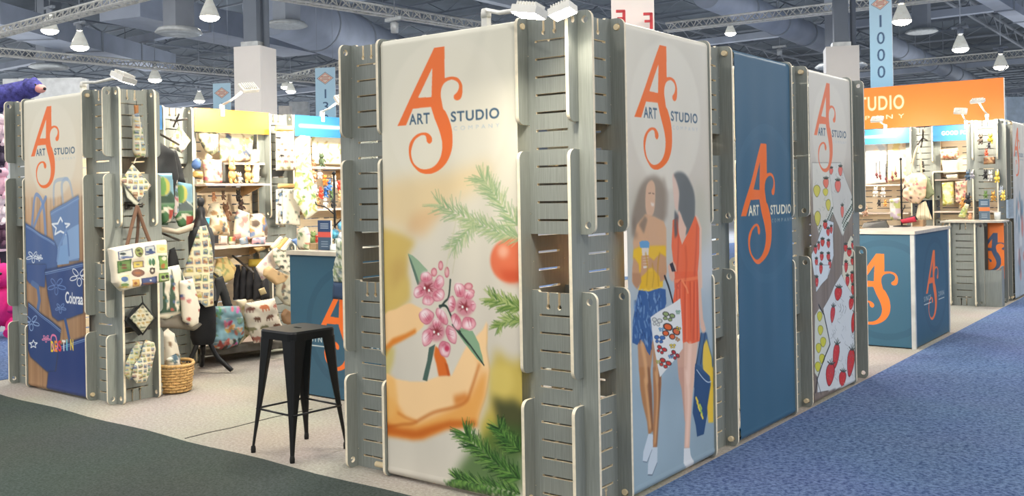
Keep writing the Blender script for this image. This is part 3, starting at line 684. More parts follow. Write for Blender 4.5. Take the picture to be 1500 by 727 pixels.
# ---- banner 3: plain blue
cv3 = Canvas(1.70, .03, 2.612, 2.44, FS, (60, 100, 126), Tplane(x=-.02)); cv3.mottle(.06, .5, 2)
T_, cv3.T = cv3.T, None
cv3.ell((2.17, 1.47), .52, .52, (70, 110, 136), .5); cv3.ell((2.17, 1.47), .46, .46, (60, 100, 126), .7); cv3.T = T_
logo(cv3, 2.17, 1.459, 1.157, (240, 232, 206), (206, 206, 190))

# ---- banner 4: fruit print towels on weathered boards
cv4 = Canvas(2.965, .03, 3.88, 2.44, FS, (224, 220, 208), Tplane(x=-.02)); c = cv4
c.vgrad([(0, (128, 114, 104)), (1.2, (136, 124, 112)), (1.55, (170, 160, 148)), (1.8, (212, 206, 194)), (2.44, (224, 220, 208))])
T_, c.T = c.T, None
for i in range(40): 
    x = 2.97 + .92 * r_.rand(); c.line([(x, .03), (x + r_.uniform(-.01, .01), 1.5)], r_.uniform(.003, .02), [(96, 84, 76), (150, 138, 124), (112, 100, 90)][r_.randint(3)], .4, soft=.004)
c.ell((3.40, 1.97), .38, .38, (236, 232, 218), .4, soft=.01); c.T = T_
m1 = lambda P: crop(1175, 240, 4.54, P); m2 = lambda P: crop(1175, 390, 3.467, P)
def berry(cv, cr, x, y, rx, ry, col=(206, 52, 46), seeds=True, leaf=True, ang=0):
    R_ = lambda a, b_: (x + a * math.cos(ang) - b_ * math.sin(ang), y + a * math.sin(ang) + b_ * math.cos(ang))
    P = [R_(rx * math.cos(t) * (1 - .28 * math.sin(t)), ry * math.sin(t)) for t in np.linspace(0, 2 * PI, 18, endpoint=False)]
    cv.fill(cr(P), tuple(int(q * .55) for q in col), 1); cv.fill(cr([(x + (p[0] - x) * .88, y + (p[1] - y) * .9) for p in P]), col, 1)
    if seeds:
        for i in range(7): a = r_.uniform(-.5, .5); b_ = r_.uniform(-.6, .6); q = R_(a * rx, b_ * ry); cv.line(cr([q, (q[0], q[1] + 2.5)]), .004, (245, 200, 160), .8)
    if leaf:
        for a in (-.9, -.4, 0, .4, .9): cv.line(cr([R_(0, -ry * .85), R_(rx * a, -ry * (1.35 - .3 * abs(a)))]), .010, (52, 66, 50), 1)
W4 = (226, 230, 228)
def towel(P, col=W4, cr=m1, a=1., soft=.0): c.line(cr(P), .008, (70, 74, 72), .6 * a, closed=True); c.fill(cr(P), col, a, soft=soft)
towel([(165, -5), (235, -5), (310, 225), (240, 478), (160, 250)], (222, 224, 218), a=.8)
towel([(42, -5), (150, -5), (188, 285), (92, 470), (48, 330)], (226, 226, 214), a=.85)
for x, y, q, w in ((215, 150, 18, 42), (245, 318, 14, 42), (172, 50, 14, 24), (232, 50, 16, 34)): berry(c, m1, x, y, q, w, (236, 124, 108), False)
for x, y, q, w in ((75, 182, 26, 42), (80, 365, 24, 52), (150, 275, 18, 40), (132, 190, 16, 26)): berry(c, m1, x, y, q, w, (216, 208, 88), False, False)
berry(c, m1, 135, 130, 18, 34, (236, 128, 104), False)
for i in range(26):
    x = r_.uniform(50, 290); y = r_.uniform(0, 400); c.line(m1([(x, y), (x + r_.uniform(-14, 14), y + r_.uniform(8, 20)), (x + r_.uniform(-10, 20), y + 24)]), .003, (120, 130, 122), .6, smooth=True)
def gingham(P, cr):
    c.fill(cr(P), (222, 226, 216), 1); xs = [p[0] for p in P]; ys = [p[1] for p in P]
    import itertools
    for i in range(-4, 24):
        for j in range(-2, 24):
            if (i + j) % 2: continue
            q = (min(xs) + i * 9 + j * 3, min(ys) + j * 12); Q = [q, (q[0] + 9, q[1] - 4), (q[0] + 12, q[1] + 8), (q[0] + 3, q[1] + 12)]
            cx, cy = q[0] + 6, q[1] + 4; ins = False
            for k in range(len(P)):
                (xa, ya), (xb, yb) = P[k], P[(k + 1) % len(P)]
                if (ya > cy) != (yb > cy) and cx < (xb - xa) * (cy - ya) / (yb - ya) + xa: ins = not ins
            if ins: c.fill(cr(Q), (84, 100, 84), 1)
gingham([(183, 290), (190, 330), (98, 472), (86, 440)], m1); gingham([(312, 222), (332, 262), (250, 482), (234, 425)], m1)
towel([(130, 372), (190, 390), (186, 480), (190, 610), (150, 740), (55, 740), (38, 605), (95, 480)], (214, 224, 230))
for x, y in ((130, 410), (148, 455), (172, 440), (88, 550), (115, 525), (150, 535), (70, 655), (110, 620), (150, 620), (160, 670), (108, 700), (64, 575)): berry(c, m1, x, y, 12, 26, (206, 62, 56))
towel([(300, 478), (330, 518), (338, 740), (240, 740), (256, 600)], (222, 218, 196))
for x, y in ((315, 545), (270, 560), (292, 592), (312, 650), (274, 690), (310, 720)): berry(c, m1, x, y, 13, 26, (206, 54, 46))
towel([(50, -5), (120, -5), (110, 60), (52, 130)], (214, 224, 230), m2)
for x, y in ((80, 15), (56, 80)): berry(c, m2, x, y, 9, 26)
towel([(185, -5), (262, -5), (262, 170), (225, 130), (190, 70)], (222, 218, 196), m2)
for x, y in ((208, 5), (215, 75), (236, 60), (240, 120)): berry(c, m2, x, y, 9, 28)
towel([(180, 40), (262, 190), (262, 600), (60, 640), (62, 570), (122, 400), (92, 215)], (214, 220, 222), m2)
c.fill(m2([(68, 215), (95, 235), (124, 395), (62, 565), (46, 540), (46, 250)]), (208, 212, 200), 1)
for x, y in ((72, 255), (76, 325), (66, 415), (90, 385), (62, 510), (84, 470)): berry(c, m2, x, y, 15, 26, (206, 204, 56), False, False)
c.line(m2([(66, 195), (95, 245), (124, 395), (95, 470), (60, 568), (50, 640)]), .014, (26, 28, 30), 1)
c.line(m2([(52, 560), (62, 590), (80, 650)]), .008, (60, 60, 60), 1)
for x, y, q, w in ((166, 140, 17, 36), (138, 245, 13, 44), (232, 190, 11, 32), (244, 285, 12, 56), (155, 455, 16, 66), (230, 490, 18, 74), (125, 550, 22, 60), (188, 570, 18, 40)): berry(c, m2, x, y, q, w, (204, 48, 42), True, True, .1)
for i in range(60):
    x = r_.uniform(100, 250); y = r_.uniform(150, 560); 
    if x < 125 and y < 420: continue
    c.line(m2([(x, y), (x + r_.uniform(-8, 10), y + r_.uniform(8, 16)), (x + r_.uniform(-6, 14), y + 26)]), .0035, (120, 130, 134), .7, smooth=True)
for i in range(3): c.line(m2([(175 + 14 * i, 190 + 6 * i), (180 + 14 * i, 215), (172 + 14 * i, 232 + 4 * i)]), .005, (70, 76, 80), .9, smooth=True)
logo(c, 3.402, 2.005, 1., NAVY, (180, 190, 200), col=(240, 128, 84))

# ---- banner 5: denim bags
cv5 = Canvas(-5.69, .03, -4.76, 2.44, FS, (226, 220, 200), Tplane(y=.16)); c = cv5
c.vgrad([(0, (166, 128, 92)), (1.1, (170, 132, 98)), (1.45, (206, 168, 130)), (1.75, (226, 212, 188)), (2.44, (226, 222, 204))])
T_, c.T = c.T, None
for i in range(36):
    x = -5.69 + .93 * r_.rand(); c.line([(x, .03), (x + r_.uniform(-.01, .01), 1.6)], r_.uniform(.004, .02), [(138, 98, 66), (196, 160, 122), (120, 84, 58)][r_.randint(3)], .4, soft=.006)
c.ell((-5.235, 1.98), .39, .39, (234, 228, 210), .5, soft=.01); c.T = T_
n6 = lambda P: crop(35, 250, 4.85, P); n7 = lambda P: crop(35, 390, 3.64, P)
def bag(P, col, cr, a=1., seam=None):
    c.fill(cr(P), tuple(int(q * .55) for q in col), a, soft=.01); c.fill(cr([(sum(p[0] for p in P) / len(P) * .02 + p[0] * .98, sum(p[1] for p in P) / len(P) * .02 + p[1] * .98) for p in P]), col, a)
    if seam:
        for off, cc in ((0, (150, 178, 216)), (9, (118, 148, 196))): c.line(cr([(x, y + off) for x, y in seam]), .006, cc, .9 * a)
for P in ([(235, 240), (240, 90), (300, 60), (330, 60)], [(300, 245), (290, 100), (320, 60), (350, 90), (370, 180)]): c.line(n6(P), .030, (150, 176, 208), .55, smooth=True)
bag([(205, 290), (300, 235), (412, 172), (416, 640), (250, 660), (262, 560), (235, 500)], (112, 142, 188), n6, .9, [(210, 310), (310, 255), (414, 196)])
for P in ([(90, 400), (150, 260), (175, 190)], [(75, 400), (95, 200), (125, 175), (160, 250), (175, 450)]): c.line(n6(P), .034, (112, 146, 200), .8, smooth=True)
c.fill(n6([(300, 440), (412, 380), (416, 620), (290, 650)]), (140, 172, 212), .9)
bag([(33, 368), (100, 420), (242, 502), (268, 560), (262, 680), (270, 727), (33, 727)], (72, 100, 152), n6, 1, [(40, 392), (100, 432), (240, 520)])
c.fill(n6([(265, 540), (330, 520), (340, 660), (262, 670)]), (128, 164, 208), 1)
bag([(33, -10), (135, -10), (128, 112), (45, 90), (33, 70)], (62, 88, 142), n7)
def blossom(x, y, s, cr, col=(232, 238, 246), n=5):
    for i in range(n):
        a = 2 * PI * i / n + .3; P = [(x + s * (.62 * math.cos(a)) + s * .42 * math.cos(a) * math.cos(t) - s * .2 * math.sin(a) * math.sin(t), y + s * .9 * (.62 * math.sin(a)) + s * .42 * math.sin(a) * math.cos(t) + s * .2 * math.cos(a) * math.sin(t)) for t in np.linspace(0, 2 * PI, 12, endpoint=False)]
        c.line(cr(P), .007, col, 1, closed=True)
    
def bstar(x, y, s, cr, w=.01): c.line(cr([(x + s * (1 if i % 2 == 0 else .45) * math.sin(i * PI / 5), y - s * (1 if i % 2 == 0 else .45) * math.cos(i * PI / 5)) for i in range(10)]), w, (230, 236, 244), 1, closed=True)
bstar(283, 400, 66, n6, .016); c.line(n6([(300, 370), (330, 470), (340, 600)]), .024, (96, 128, 178), 1); c.line(n6([(262, 640), (275, 540), (320, 420)]), .024, (120, 150, 196), 1)
blossom(85, 612, 44, n6); blossom(133, 618, 24, n6)
c.line(n7([(60, 90), (90, 110), (100, 180), (88, 240)]), .05, (84, 112, 160), 1)
bag([(128, 20), (225, 0), (330, -25), (332, 250), (262, 276), (200, 292), (165, 268), (142, 150)], (50, 74, 128), n7, 1, [(130, 34), (230, 12), (332, -12)])
blossom(190, 105, 48, n7, (104, 134, 190)); blossom(212, 222, 28, n7, (112, 140, 190)); blossom(312, 55, 52, n7, (238, 240, 244))
bag([(38, 188), (80, 228), (216, 330), (206, 420), (182, 572), (140, 562), (50, 482), (38, 440)], (44, 68, 122), n7, 1, [(42, 200), (90, 244), (214, 342)])
c.line(n7([(205, 60), (236, 160), (258, 360)]), .030, (70, 98, 148), .0); c.line(n7([(236, 286), (258, 390)]), .036, (58, 88, 142), 1)
bag([(205, 420), (358, 368), (358, 720), (138, 650), (146, 562), (186, 560)], (42, 62, 120), n7, 1, [(214, 430), (358, 382)])
blossom(55, 300, 44, n7, (150, 178, 220)); bstar(66, 415, 22, n7, .009); blossom(134, 385, 20, n7, (236, 140, 176))
c.line(n7([(178, 450), (160, 400), (165, 368), (185, 372), (192, 400), (197, 430), (178, 450)]), .016, (240, 130, 170), 1, smooth=True)
for i, (ch, cc) in enumerate(zip('DESTIN', ((250, 210, 60), (244, 150, 60), (230, 60, 70), (240, 236, 230), (120, 200, 220), (250, 214, 70)))):
    x0 = -5.31 + .062 * i; c.text(ch, x0, .335 + .008 * i, x0 + (.05 if ch != 'I' else .018), .425 + .008 * i, cc, .03)
P0 = Tplane(y=.16)(n7([(236, 190)]))[0]; P1 = Tplane(y=.16)(n7([(326, 140)]))[0]
c.text('Coloraa', P0[0], P0[1] - .01, P1[0] + .01, P0[1] + .085, (236, 238, 242), .02, 1, .95, .0)
logo(c, -5.235, 2.0, 1., NAVY, (178, 192, 204))

# ---- far banner at the end of the long side
cv6 = Canvas(10.575, .15, 11.45, 2.44, 6e-3, (220, 218, 208)); cv6.vgrad([(0, (176, 188, 194)), (1.1, (196, 200, 200)), (1.8, (220, 216, 206)), (2.44, (226, 222, 208))]).mottle(.08, .15, 21)
for i in range(26): cv6.ell((10.75 + .5 * r_.rand(), .3 + 1.1 * r_.rand()), .03 + .05 * r_.rand(), .06 + .08 * r_.rand(), [(120, 110, 112), (206, 132, 120), (232, 232, 228), (90, 130, 150)][r_.randint(4)], .6, soft=.01)
logo(cv6, 10.97, 2.0, 1., NAVY, col=(240, 130, 86))

def banner(label, cv, axis, plane, sgn_out, rods, wall_y=None):
    """fabric hung over a top rod and weighted by a bottom tube. axis 'x': runs along x facing -y, 'y': runs along y facing +x"""
    ztop, zbot = 2.395, .047; R1 = .030; R2 = .034
    t = thing('printed_banner', label, 'banner', (0, 0, 0), 0)
    rows = []
    for i in range(9): a = PI * i / 8; rows.append((R1 * math.cos(a) - R1, ztop + R1 * math.sin(a)))      # offset behind front plane, z (starts at front)
    prof = [(o, z) for o, z in reversed(rows)]                                                               # back -> over -> front
    zs = np.arange(ztop - .01, zbot + .012, -FS); prof += [(0, z) for z in zs]
    m = 14
    for i in range(m + 1): a = 2 * PI * i / m * .8; prof.append((-R2 + R2 * math.cos(a) + .003, zbot - R2 * math.sin(a)))
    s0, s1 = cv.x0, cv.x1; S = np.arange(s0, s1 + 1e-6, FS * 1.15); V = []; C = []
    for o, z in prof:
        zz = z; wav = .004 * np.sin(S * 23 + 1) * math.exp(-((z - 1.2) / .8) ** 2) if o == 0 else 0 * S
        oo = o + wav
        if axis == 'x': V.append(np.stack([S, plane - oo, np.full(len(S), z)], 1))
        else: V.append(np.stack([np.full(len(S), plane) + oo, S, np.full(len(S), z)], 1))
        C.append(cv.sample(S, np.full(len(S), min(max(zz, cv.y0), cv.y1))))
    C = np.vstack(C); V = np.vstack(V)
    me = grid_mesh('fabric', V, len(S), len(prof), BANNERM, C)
    fo = link('fabric', me, t); sd = fo.modifiers.new('thickness', 'SOLIDIFY'); sd.thickness = .0012
    c0 = plane - sgn_out * R1
    for nm, z, a, b, r in (('top_rod', ztop, rods[0], rods[1], .0155), ('bottom_rod', .046, rods[2], rods[3], .0155)):
        mb = MB(); pc = (plane + R1) if axis == 'x' else (plane - R1)
        if axis == 'x': mb.tube([(a, pc, z), (b, pc, z)], r, 16)
        else: mb.tube([(pc, a, z), (pc, b, z)], r, 16)
        mb.build(nm, DOWEL, t)
    return t
banner('white banner of hands holding pink orchids with an orange logo on top', cv1, 'x', -.004, 1, (-1.37, -.36, -1.45, -.36))
banner('banner showing two shoppers, one in yellow and one in an orange dress', cv2, 'y', .004, 1, (.36, 1.345, .36, 1.36))
banner('plain deep blue banner with an orange logo and cream lettering', cv3, 'y', .004, 1, (1.615, 2.615, 1.615, 2.63))
banner('tall banner printed with strawberry and lemon tea towels on old boards', cv4, 'y', .004, 1, (2.88, 3.88, 2.88, 3.90))
banner('tall banner printed with blue denim bags, leftmost of the banners', cv5, 'x', .136, 1, (-5.73, -4.72, -5.76, -4.72))
banner('far pale banner beyond the low slotted counter at the right edge', cv6, 'y', .004, 1, (10.52, 11.49, 10.52, 11.49))
# ------------------------------------------------------------------ the hall: floor, carpets, walls, ceiling
def floor_piece(name, P, z, m):
    mb = MB(); n = len(P); mb.add([(x, y, z) for x, y in P] + [(x, y, z - .05) for x, y in P], [tuple(range(n)), tuple(reversed(range(n, 2 * n)))] + [(i, i + n, (i + 1) % n + n, (i + 1) % n) for i in range(n)])
    return tag(mb.build(name, m), kind='structure')
def carpetmat(name, rgb, fleck, sc=900, bump=.6):
    m, nt, b = nmat(name); N = nt.nodes; L = nt.links; tc = N.new('ShaderNodeTexCoord')
    n1 = N.new('ShaderNodeTexNoise'); n1.inputs['Scale'].default_value = sc / 10; n1.inputs['Detail'].default_value = 6; n1.inputs['Roughness'].default_value = .75
    L.new(tc.outputs['Object'], n1.inputs['Vector'])
    rp = N.new('ShaderNodeValToRGB'); e = rp.color_ramp.elements; e[0].position = .38; e[1].position = .62; e[0].color = (*lin(rgb), 1); e[1].color = (*lin(fleck), 1)
    L.new(n1.outputs['Fac'], rp.inputs['Fac'])
    n3 = N.new('ShaderNodeTexNoise'); n3.inputs['Scale'].default_value = .9; L.new(tc.outputs['Object'], n3.inputs['Vector'])
    mx = N.new('ShaderNodeMix'); mx.data_type = 'RGBA'; mx.blend_type = 'MULTIPLY'; mx.inputs[0].default_value = .25
    L.new(rp.outputs['Color'], mx.inputs[6]); L.new(n3.outputs['Color'], mx.inputs[7]); L.new(mx.outputs[2], b.inputs['Base Color'])
    b.inputs['Roughness'].default_value = .95; b.inputs['Specular IOR Level'].default_value = .15
    n2 = N.new('ShaderNodeTexNoise'); n2.inputs['Scale'].default_value = sc / 4; L.new(tc.outputs['Object'], n2.inputs['Vector'])
    bp = N.new('ShaderNodeBump'); bp.inputs['Strength'].default_value = bump; bp.inputs['Distance'].default_value = .006
    L.new(n2.outputs['Fac'], bp.inputs['Height']); L.new(bp.outputs['Normal'], b.inputs['Normal'])
    MATS[name] = m; return m
FLOORM = carpetmat('worn grey booth floor', (158, 151, 140), (190, 183, 172), 500, .3)
DARKM = carpetmat('dark green-grey aisle carpet', (58, 66, 62), (84, 92, 88), 700)
BLUEM = carpetmat('blue aisle carpet', (54, 76, 118), (120, 142, 180), 400)
HALLF = carpetmat('hall floor', (140, 142, 146), (160, 162, 166), 300)
floor_piece('floor', [(-60, -40), (60, -40), (60, 90), (-60, 90)], -.012, HALLF)
# booth floor with a slightly wavy cut edge towards the dark carpet
ed = [(-6.2 + i * .25, -.135 + .012 * math.sin(i * 1.3) - .003 * i) for i in range(25)] + [(.02, -.2)]
floor_piece('floor', ed + [(.02, 11.7), (-6.25, 11.7), (-6.25, -.13)], 0.0, FLOORM)
floor_piece('dark_aisle_carpet', [(-9, -9), (12, -9), (12, -.5), (.02, -.2)] + list(reversed(ed[:-1])) + [(-9, -.06)], .004, DARKM)
floor_piece('blue_aisle_carpet', [(.02, -.2), (12, -.5), (12, 40), (.02, 40)], .005, BLUEM)
floor_piece('blue_aisle_carpet', [(-9.5, -.05), (-6.25, -.05), (-6.25, 40), (-9.5, 40)], .005, BLUEM)
mb = MB(); mb.tube([(-3.045, -.14, .0005), (-3.05, .05, .0005), (-3.03, .2, .0005), (-3.04, .57, .0005), (-3.0, .9, .0005)], .004, 6); tag(mb.build('floor_seam', mat('dark seam', (70, 66, 60), .9)), kind='structure')
HW = mat('hall wall paint', (108, 118, 128), .85, var=.05, vscale=.3)
def wallp(name, a, b, h0, h1, t=.3, m=HW):
    mb = MB(); mb.box((min(a[0], b[0]) - t * (a[0] == b[0]), min(a[1], b[1]) - 0, h0), (max(a[0], b[0]), max(a[1], b[1]) + t * (a[1] == b[1]), h1), 0); return tag(mb.build(name, m), kind='structure')
wallp('wall_left', (-112, 9), (-112, 112), 0, 11.6); wallp('wall_back', (-112, 108), (60, 108), 0, 11.6)
wallp('wall_right', (52, 60), (52, 112), 0, 11.6)
CEILM = mat('ceiling deck', (112, 121, 130), .9, var=.10, vscale=.5)
mb = MB(); mb.box((-112, 9, 11.4), (60, 112, 11.7)); tag(mb.build('ceiling', CEILM), kind='structure')
BEAMM = mat('ceiling steel', (152, 158, 166), .7, var=.05, vscale=1)
JOISTM = mat('dark joist steel', (124, 132, 142), .7, var=.05, vscale=1)
DUCTM = mat('galvanised duct', (166, 174, 188), .5, metal=.1, var=.05, vscale=1)
# each joist line with its web of diagonals is one beam
def joist(name, a, b, dep, n, m, wd=.08):
    a = Vector(a); b = Vector(b); mb = MB(); d = (b - a); L = d.length; d.normalize(); s = d.cross(Vector((0, 0, 1)))
    for z in (0, -dep): mb.obox((a + b) / 2 + Vector((0, 0, z)), d * L, s * wd, Vector((0, 0, .09)))
    st = L / n
    for i in range(n):
        p = a + d * st * i; q = a + d * st * (i + .5); r = a + d * st * (i + 1)
        mb.tube([p, q - Vector((0, 0, dep))], .03, 3, caps=False, smooth=False); mb.tube([q - Vector((0, 0, dep)), r], .03, 3, caps=False, smooth=False)
    return tag(mb.build(name, m), kind='structure')
for i, y in enumerate(range(12, 106, 4)): joist('ceiling_joist', (-100, y, 11.2), (50, y, 11.2), .6, 60, JOISTM if i % 3 else BEAMM)
for i, x in enumerate(range(-99, 48, 7)): joist('ceiling_truss', (x, 10, 10.5), (x, 106, 10.5), .7, 34, BEAMM if i % 2 else JOISTM, .14)
for i, x in enumerate((-78, -50, -22, 6, 34)):
    mb = MB(); mb.box((x - .2, 10, 9.42), (x + .2, 106, 9.76)); tag(mb.build('ceiling_beam', BEAMM), kind='structure')
for i, y in enumerate((22, 42, 63, 84)):
    mb = MB(); mb.box((-100, y - .2, 9.08), (50, y + .2, 9.4)); tag(mb.build('ceiling_beam', DUCTM), kind='structure')
# ducts
def duct(pa, pb, r, label, z=8.02, sq=False):
    a = at(*pa, z=z); b = at(*pb, z=z); t = thing('air_duct', label, 'air duct', a); b = b - a; a = Vector((0, 0, 0)); mb = MB(); d = (b - a).normalized(); s_ = d.cross(Vector((0, 0, 1)))
    if sq: mb.obox((a + b) / 2, b - a, s_ * r * 2, Vector((0, 0, r)))
    else: mb.tube([a, b], r, 28)
    mb.build('duct_run', DUCTM, t); n = max(2, int((b - a).length / 3))
    for i in range(1, n):
        p = a + (b - a) * i / n; q = MB()
        if sq: q.obox(p, d * .08, s_ * (r * 2 + .08), Vector((0, 0, r + .08)))
        else: q.tube([p - d * .04, p + d * .04], r + .04, 28)
        q.build('joint_ring', BEAMM, t)
        q = MB(); q.tube([p + Vector((0, 0, r * .5)), p + Vector((0, 0, 11.4 - z))], .02, 5); q.build('hanger_rod', BEAMM, t)
    return t
duct((395, 8), (600, 92), 1.0, 'wide round grey duct running behind the 1300 sign')
duct((175, 8), (440, 66), .9, 'broad rectangular duct above the white column at left', sq=True)
duct((-30, 20), (235, 92), .8, 'broad rectangular duct at the upper left above the hanging lamps', z=8.3, sq=True)
duct((1035, -10), (1245, 76), .5, 'round grey duct right of the tall column block')
duct((1290, 60), (1430, 122), .42, 'round grey duct just behind the 1000 sign')
duct((1440, -10), (1620, 100), .3, 'thin duct at the upper right corner', sq=True)
for (u, v, d, lab, w) in ((262, 45, 24, 'square vent box with round diffuser hanging at the upper left', .8), (1232, 95, 30, 'grey hanging vent box above the white column at right', 1.1), (420, 35, 30, 'small hanging vent plate above the tall white column', .9), (72, 97, 40, 'round diffuser vent left of the tower spotlight', 1.1), (1350, 45, 40, 'square vent between the two right hanging lamps', .9)):
    p = at(u, v, d=d); t = thing('ceiling_vent', lab, 'vent', p); mb = MB(); mb.box((-w / 3, -w / 3, 0), (w / 3, w / 3, max(1.5, 11.4 - p.z))); mb.build('drop_duct', BEAMM, t)
    mb = MB(); mb.lathe([(w * .3, .1), (w * .62, .05), (w * .72, -.06), (w * .6, -.1), (w * .35, -.04), (.02, -.04)], n=28); mb.build('diffuser', TRIMW, t)
# lattice trusses / cable trays slung under the joists
def lattice(pa, pb, label, za=6.7, w=.3):
    A = at(*pa, z=za); B = at(*pb, z=za); t = MB(); d = B - A; L = d.length; d.normalize(); s = d.cross(Vector((0, 0, 1))); n = int(L / .42)
    cs = [s * (w / 2), s * (-w / 2), Vector((0, 0, .26))]
    for q in cs: t.tube([A + q, B + q], .035, 5, smooth=False)
    for i in range(n):
        p = A + d * L * i / n; r = A + d * L * (i + 1) / n; m_ = (p + r) / 2
        for k in range(3):
            a, b2 = cs[k], cs[(k + 1) % 3]; t.tube([p + a, m_ + b2], .018, 4, caps=False, smooth=False); t.tube([m_ + b2, r + a], .018, 4, caps=False, smooth=False)
    o = t.build('lighting_truss', mat('pale truss metal', (222, 220, 212), .5, metal=.1)); return tag(o, label, 'truss')
lattice((-40, 63), (330, -33), 'pale lattice truss at the top left corner', 6.7)
lattice((-40, 78), (520, 126), 'long thin lattice truss crossing above the left tower', 6.7, .22)
lattice((380, -6), (740, 50), 'pale lattice truss crossing above the flower banner', 6.7)
lattice((975, 46), (1520, -16), 'pale lattice truss crossing behind the 1000 sign', 6.7)
lattice((1258, 104), (1530, 80), 'thin lattice truss just above the orange sign', 6.7, .22)
lattice((405, 122), (505, 98), 'far short lattice truss between the 1300 sign and the column', 6.9, .25)
# high-bay lamps
GLOW = mat('lit lamp lens', (255, 250, 235), .4, emit=(255, 246, 226), es=26)
LGREY = mat('lamp shade glassy grey', (226, 224, 214), .35, emit=(240, 240, 226), es=.25)
def highbay(p, label, s=1.):
    t = thing('high_bay_lamp', label, 'ceiling lamp', p, 0, None)
    mb = MB(); mb.lathe([(.09 * s, .46 * s), (.12 * s, .38 * s), (.2 * s, .2 * s), (.27 * s, 0), (.26 * s, 0), (.19 * s, .2 * s), (.1 * s, .38 * s)], n=28); mb.build('lamp_shade', LGREY, t)
    mb = MB(); mb.lathe([(.26 * s, .015), (.24 * s, -.04), (.17 * s, -.09), (.08 * s, -.115), (.001, -.12)], n=24); mb.build('lens', GLOW, t)
    mb = MB(); mb.lathe([(.001, .72 * s), (.09 * s, .72 * s), (.1 * s, .5 * s), (.001, .46 * s)], n=16); mb.box((-.26 * s, -.05 * s, .68 * s), (.26 * s, .05 * s, .76 * s)); mb.build('ballast', BEAMM, t)
    h = max(.5, 11.4 - p[2]); mb = MB(); mb.tube([(0, 0, .7 * s), (0, 0, h)], .015, 6); mb.build('drop_rod', BEAMM, t)
    return t
LAMPS = [(307, 22, 26, 'hanging lamp at the top, left of the tall dark pipe column'), (117, 66, 29, 'large hanging bell lamp left above the lit tower spotlight'), (73, 42, 30, 'bright hanging lamp at the top left beside the truss'),
 (227, 114, 39, 'hanging bell lamp just right of the lit tower spotlight'), (292, 145, 48, 'low hanging lamp between the tower spotlight and the column'), (418, 125, 56, 'tiny left lamp of the pair right of the white column'), (426, 131, 52, 'tiny right lamp of the pair right of the white column'),
 (1321, 28, 27, 'big lit lamp right beside the 1000 sign'), (1407, 69, 32, 'lit lamp hanging above the orange sign centre'), (1466, 95, 37, 'lit lamp at the right edge above a curved white cable'), (1070, 46, 46, 'lit lamp hanging above the plain blue banner'), (36 + 100, 46 + 200, 0, '')]
for u, v, d, lab in LAMPS:
    if d: highbay(at(u, v + 3, d=d), lab)
# unlit units seen from the side
for u, v, d, lab in ((578 + 0, 40, 24, 'dark small lamp above the flower banner'), (1142, 76, 38, 'dark distant lamp above the blue banner')):
    p = at(u, v, d=d); t = thing('hanging_projector', lab, 'lamp', p); mb = MB(); mb.box((-.28, -.06, .16), (.28, .06, .24)); mb.build('mount_plate', TRIMW, t); mb = MB(); mb.lathe([(.001, -.14), (.09, -.14), (.11, .1), (.001, .16)], n=16); mb.build('lamp_body', TRIMW, t)
    mb = MB(); mb.tube([(0, 0, .2), (0, 0, 11.4 - p.z)], .012, 6); mb.build('drop_rod', BEAMM, t)
p = at(1460, 100, d=36); mb = MB(); mb.tube([at(1440, 98, d=36), at(1448, 104, d=36), at(1460, 107, d=36), at(1470, 104, d=36), at(1475, 96, d=36)], .03, 8); tag(mb.build('cable', TRIMW), 'curved white cable hanging below the far right lamp', 'cable')
# columns
COLW = mat('white column cladding', (238, 232, 224), .6, var=.02, vscale=1)
def column(px, d, s, ztop, rot, label, pipe=True, letters=False):
    p = at(px[0], px[1], d=d); t = thing('clad_column', label, 'column', (p.x, p.y, 0), rot)
    mb = MB(); h = s / 2; mb.box((-h, -h, 0), (h, h, ztop)); mb.build('cladding', COLW, t)
    if pipe:
        mb = MB(); mb.box((-.17, -.2, ztop), (.17, .2, 11.4)); mb.tube([(.3, 0, ztop), (.3, 0, 11.4)], .07, 10); mb.build('steel_post', JOISTM, t)
        mb = MB(); mb.box((-.22, -.24, ztop), (.22, .24, ztop + .12)); mb.build('post_collar', TRIMW, t)
    return t
column((376, 200), 22, .68, 5.0, math.radians(20), 'white clad column rising behind the yellow header')
column((1234, 200), 24, .78, 5.05, math.radians(24), 'white clad column right of the strawberry banner')
ct = column((930, 200), 18, .78, 7.4, math.radians(30), 'tall white clad column behind the shoppers banner, with red marks', True)
RED = mat('red lettering', (196, 44, 52), .5)
for u, v, w in ((914, 27, 0), (954, 31, 1)):
    p = at(u, v, d=17.3); mb = MB(); q = RT; 
    mb.obox(p, q * .05, FW * .05, Vector((0, 0, .28))); mb.obox(p + Vector((0, 0, .13)) - Vector(q) * .06, q * .16, FW * .05, Vector((0, 0, .045))); mb.obox(p - Vector(q) * .06, q * .12, FW * .05, Vector((0, 0, .04)))
    o = mb.build('red_mark', RED, ct); o.matrix_parent_inverse = Matrix.Translation(ct.location) @ Matrix.Rotation(ct.rotation_euler.z, 4, 'Z'); o.matrix_parent_inverse = o.matrix_parent_inverse.inverted()
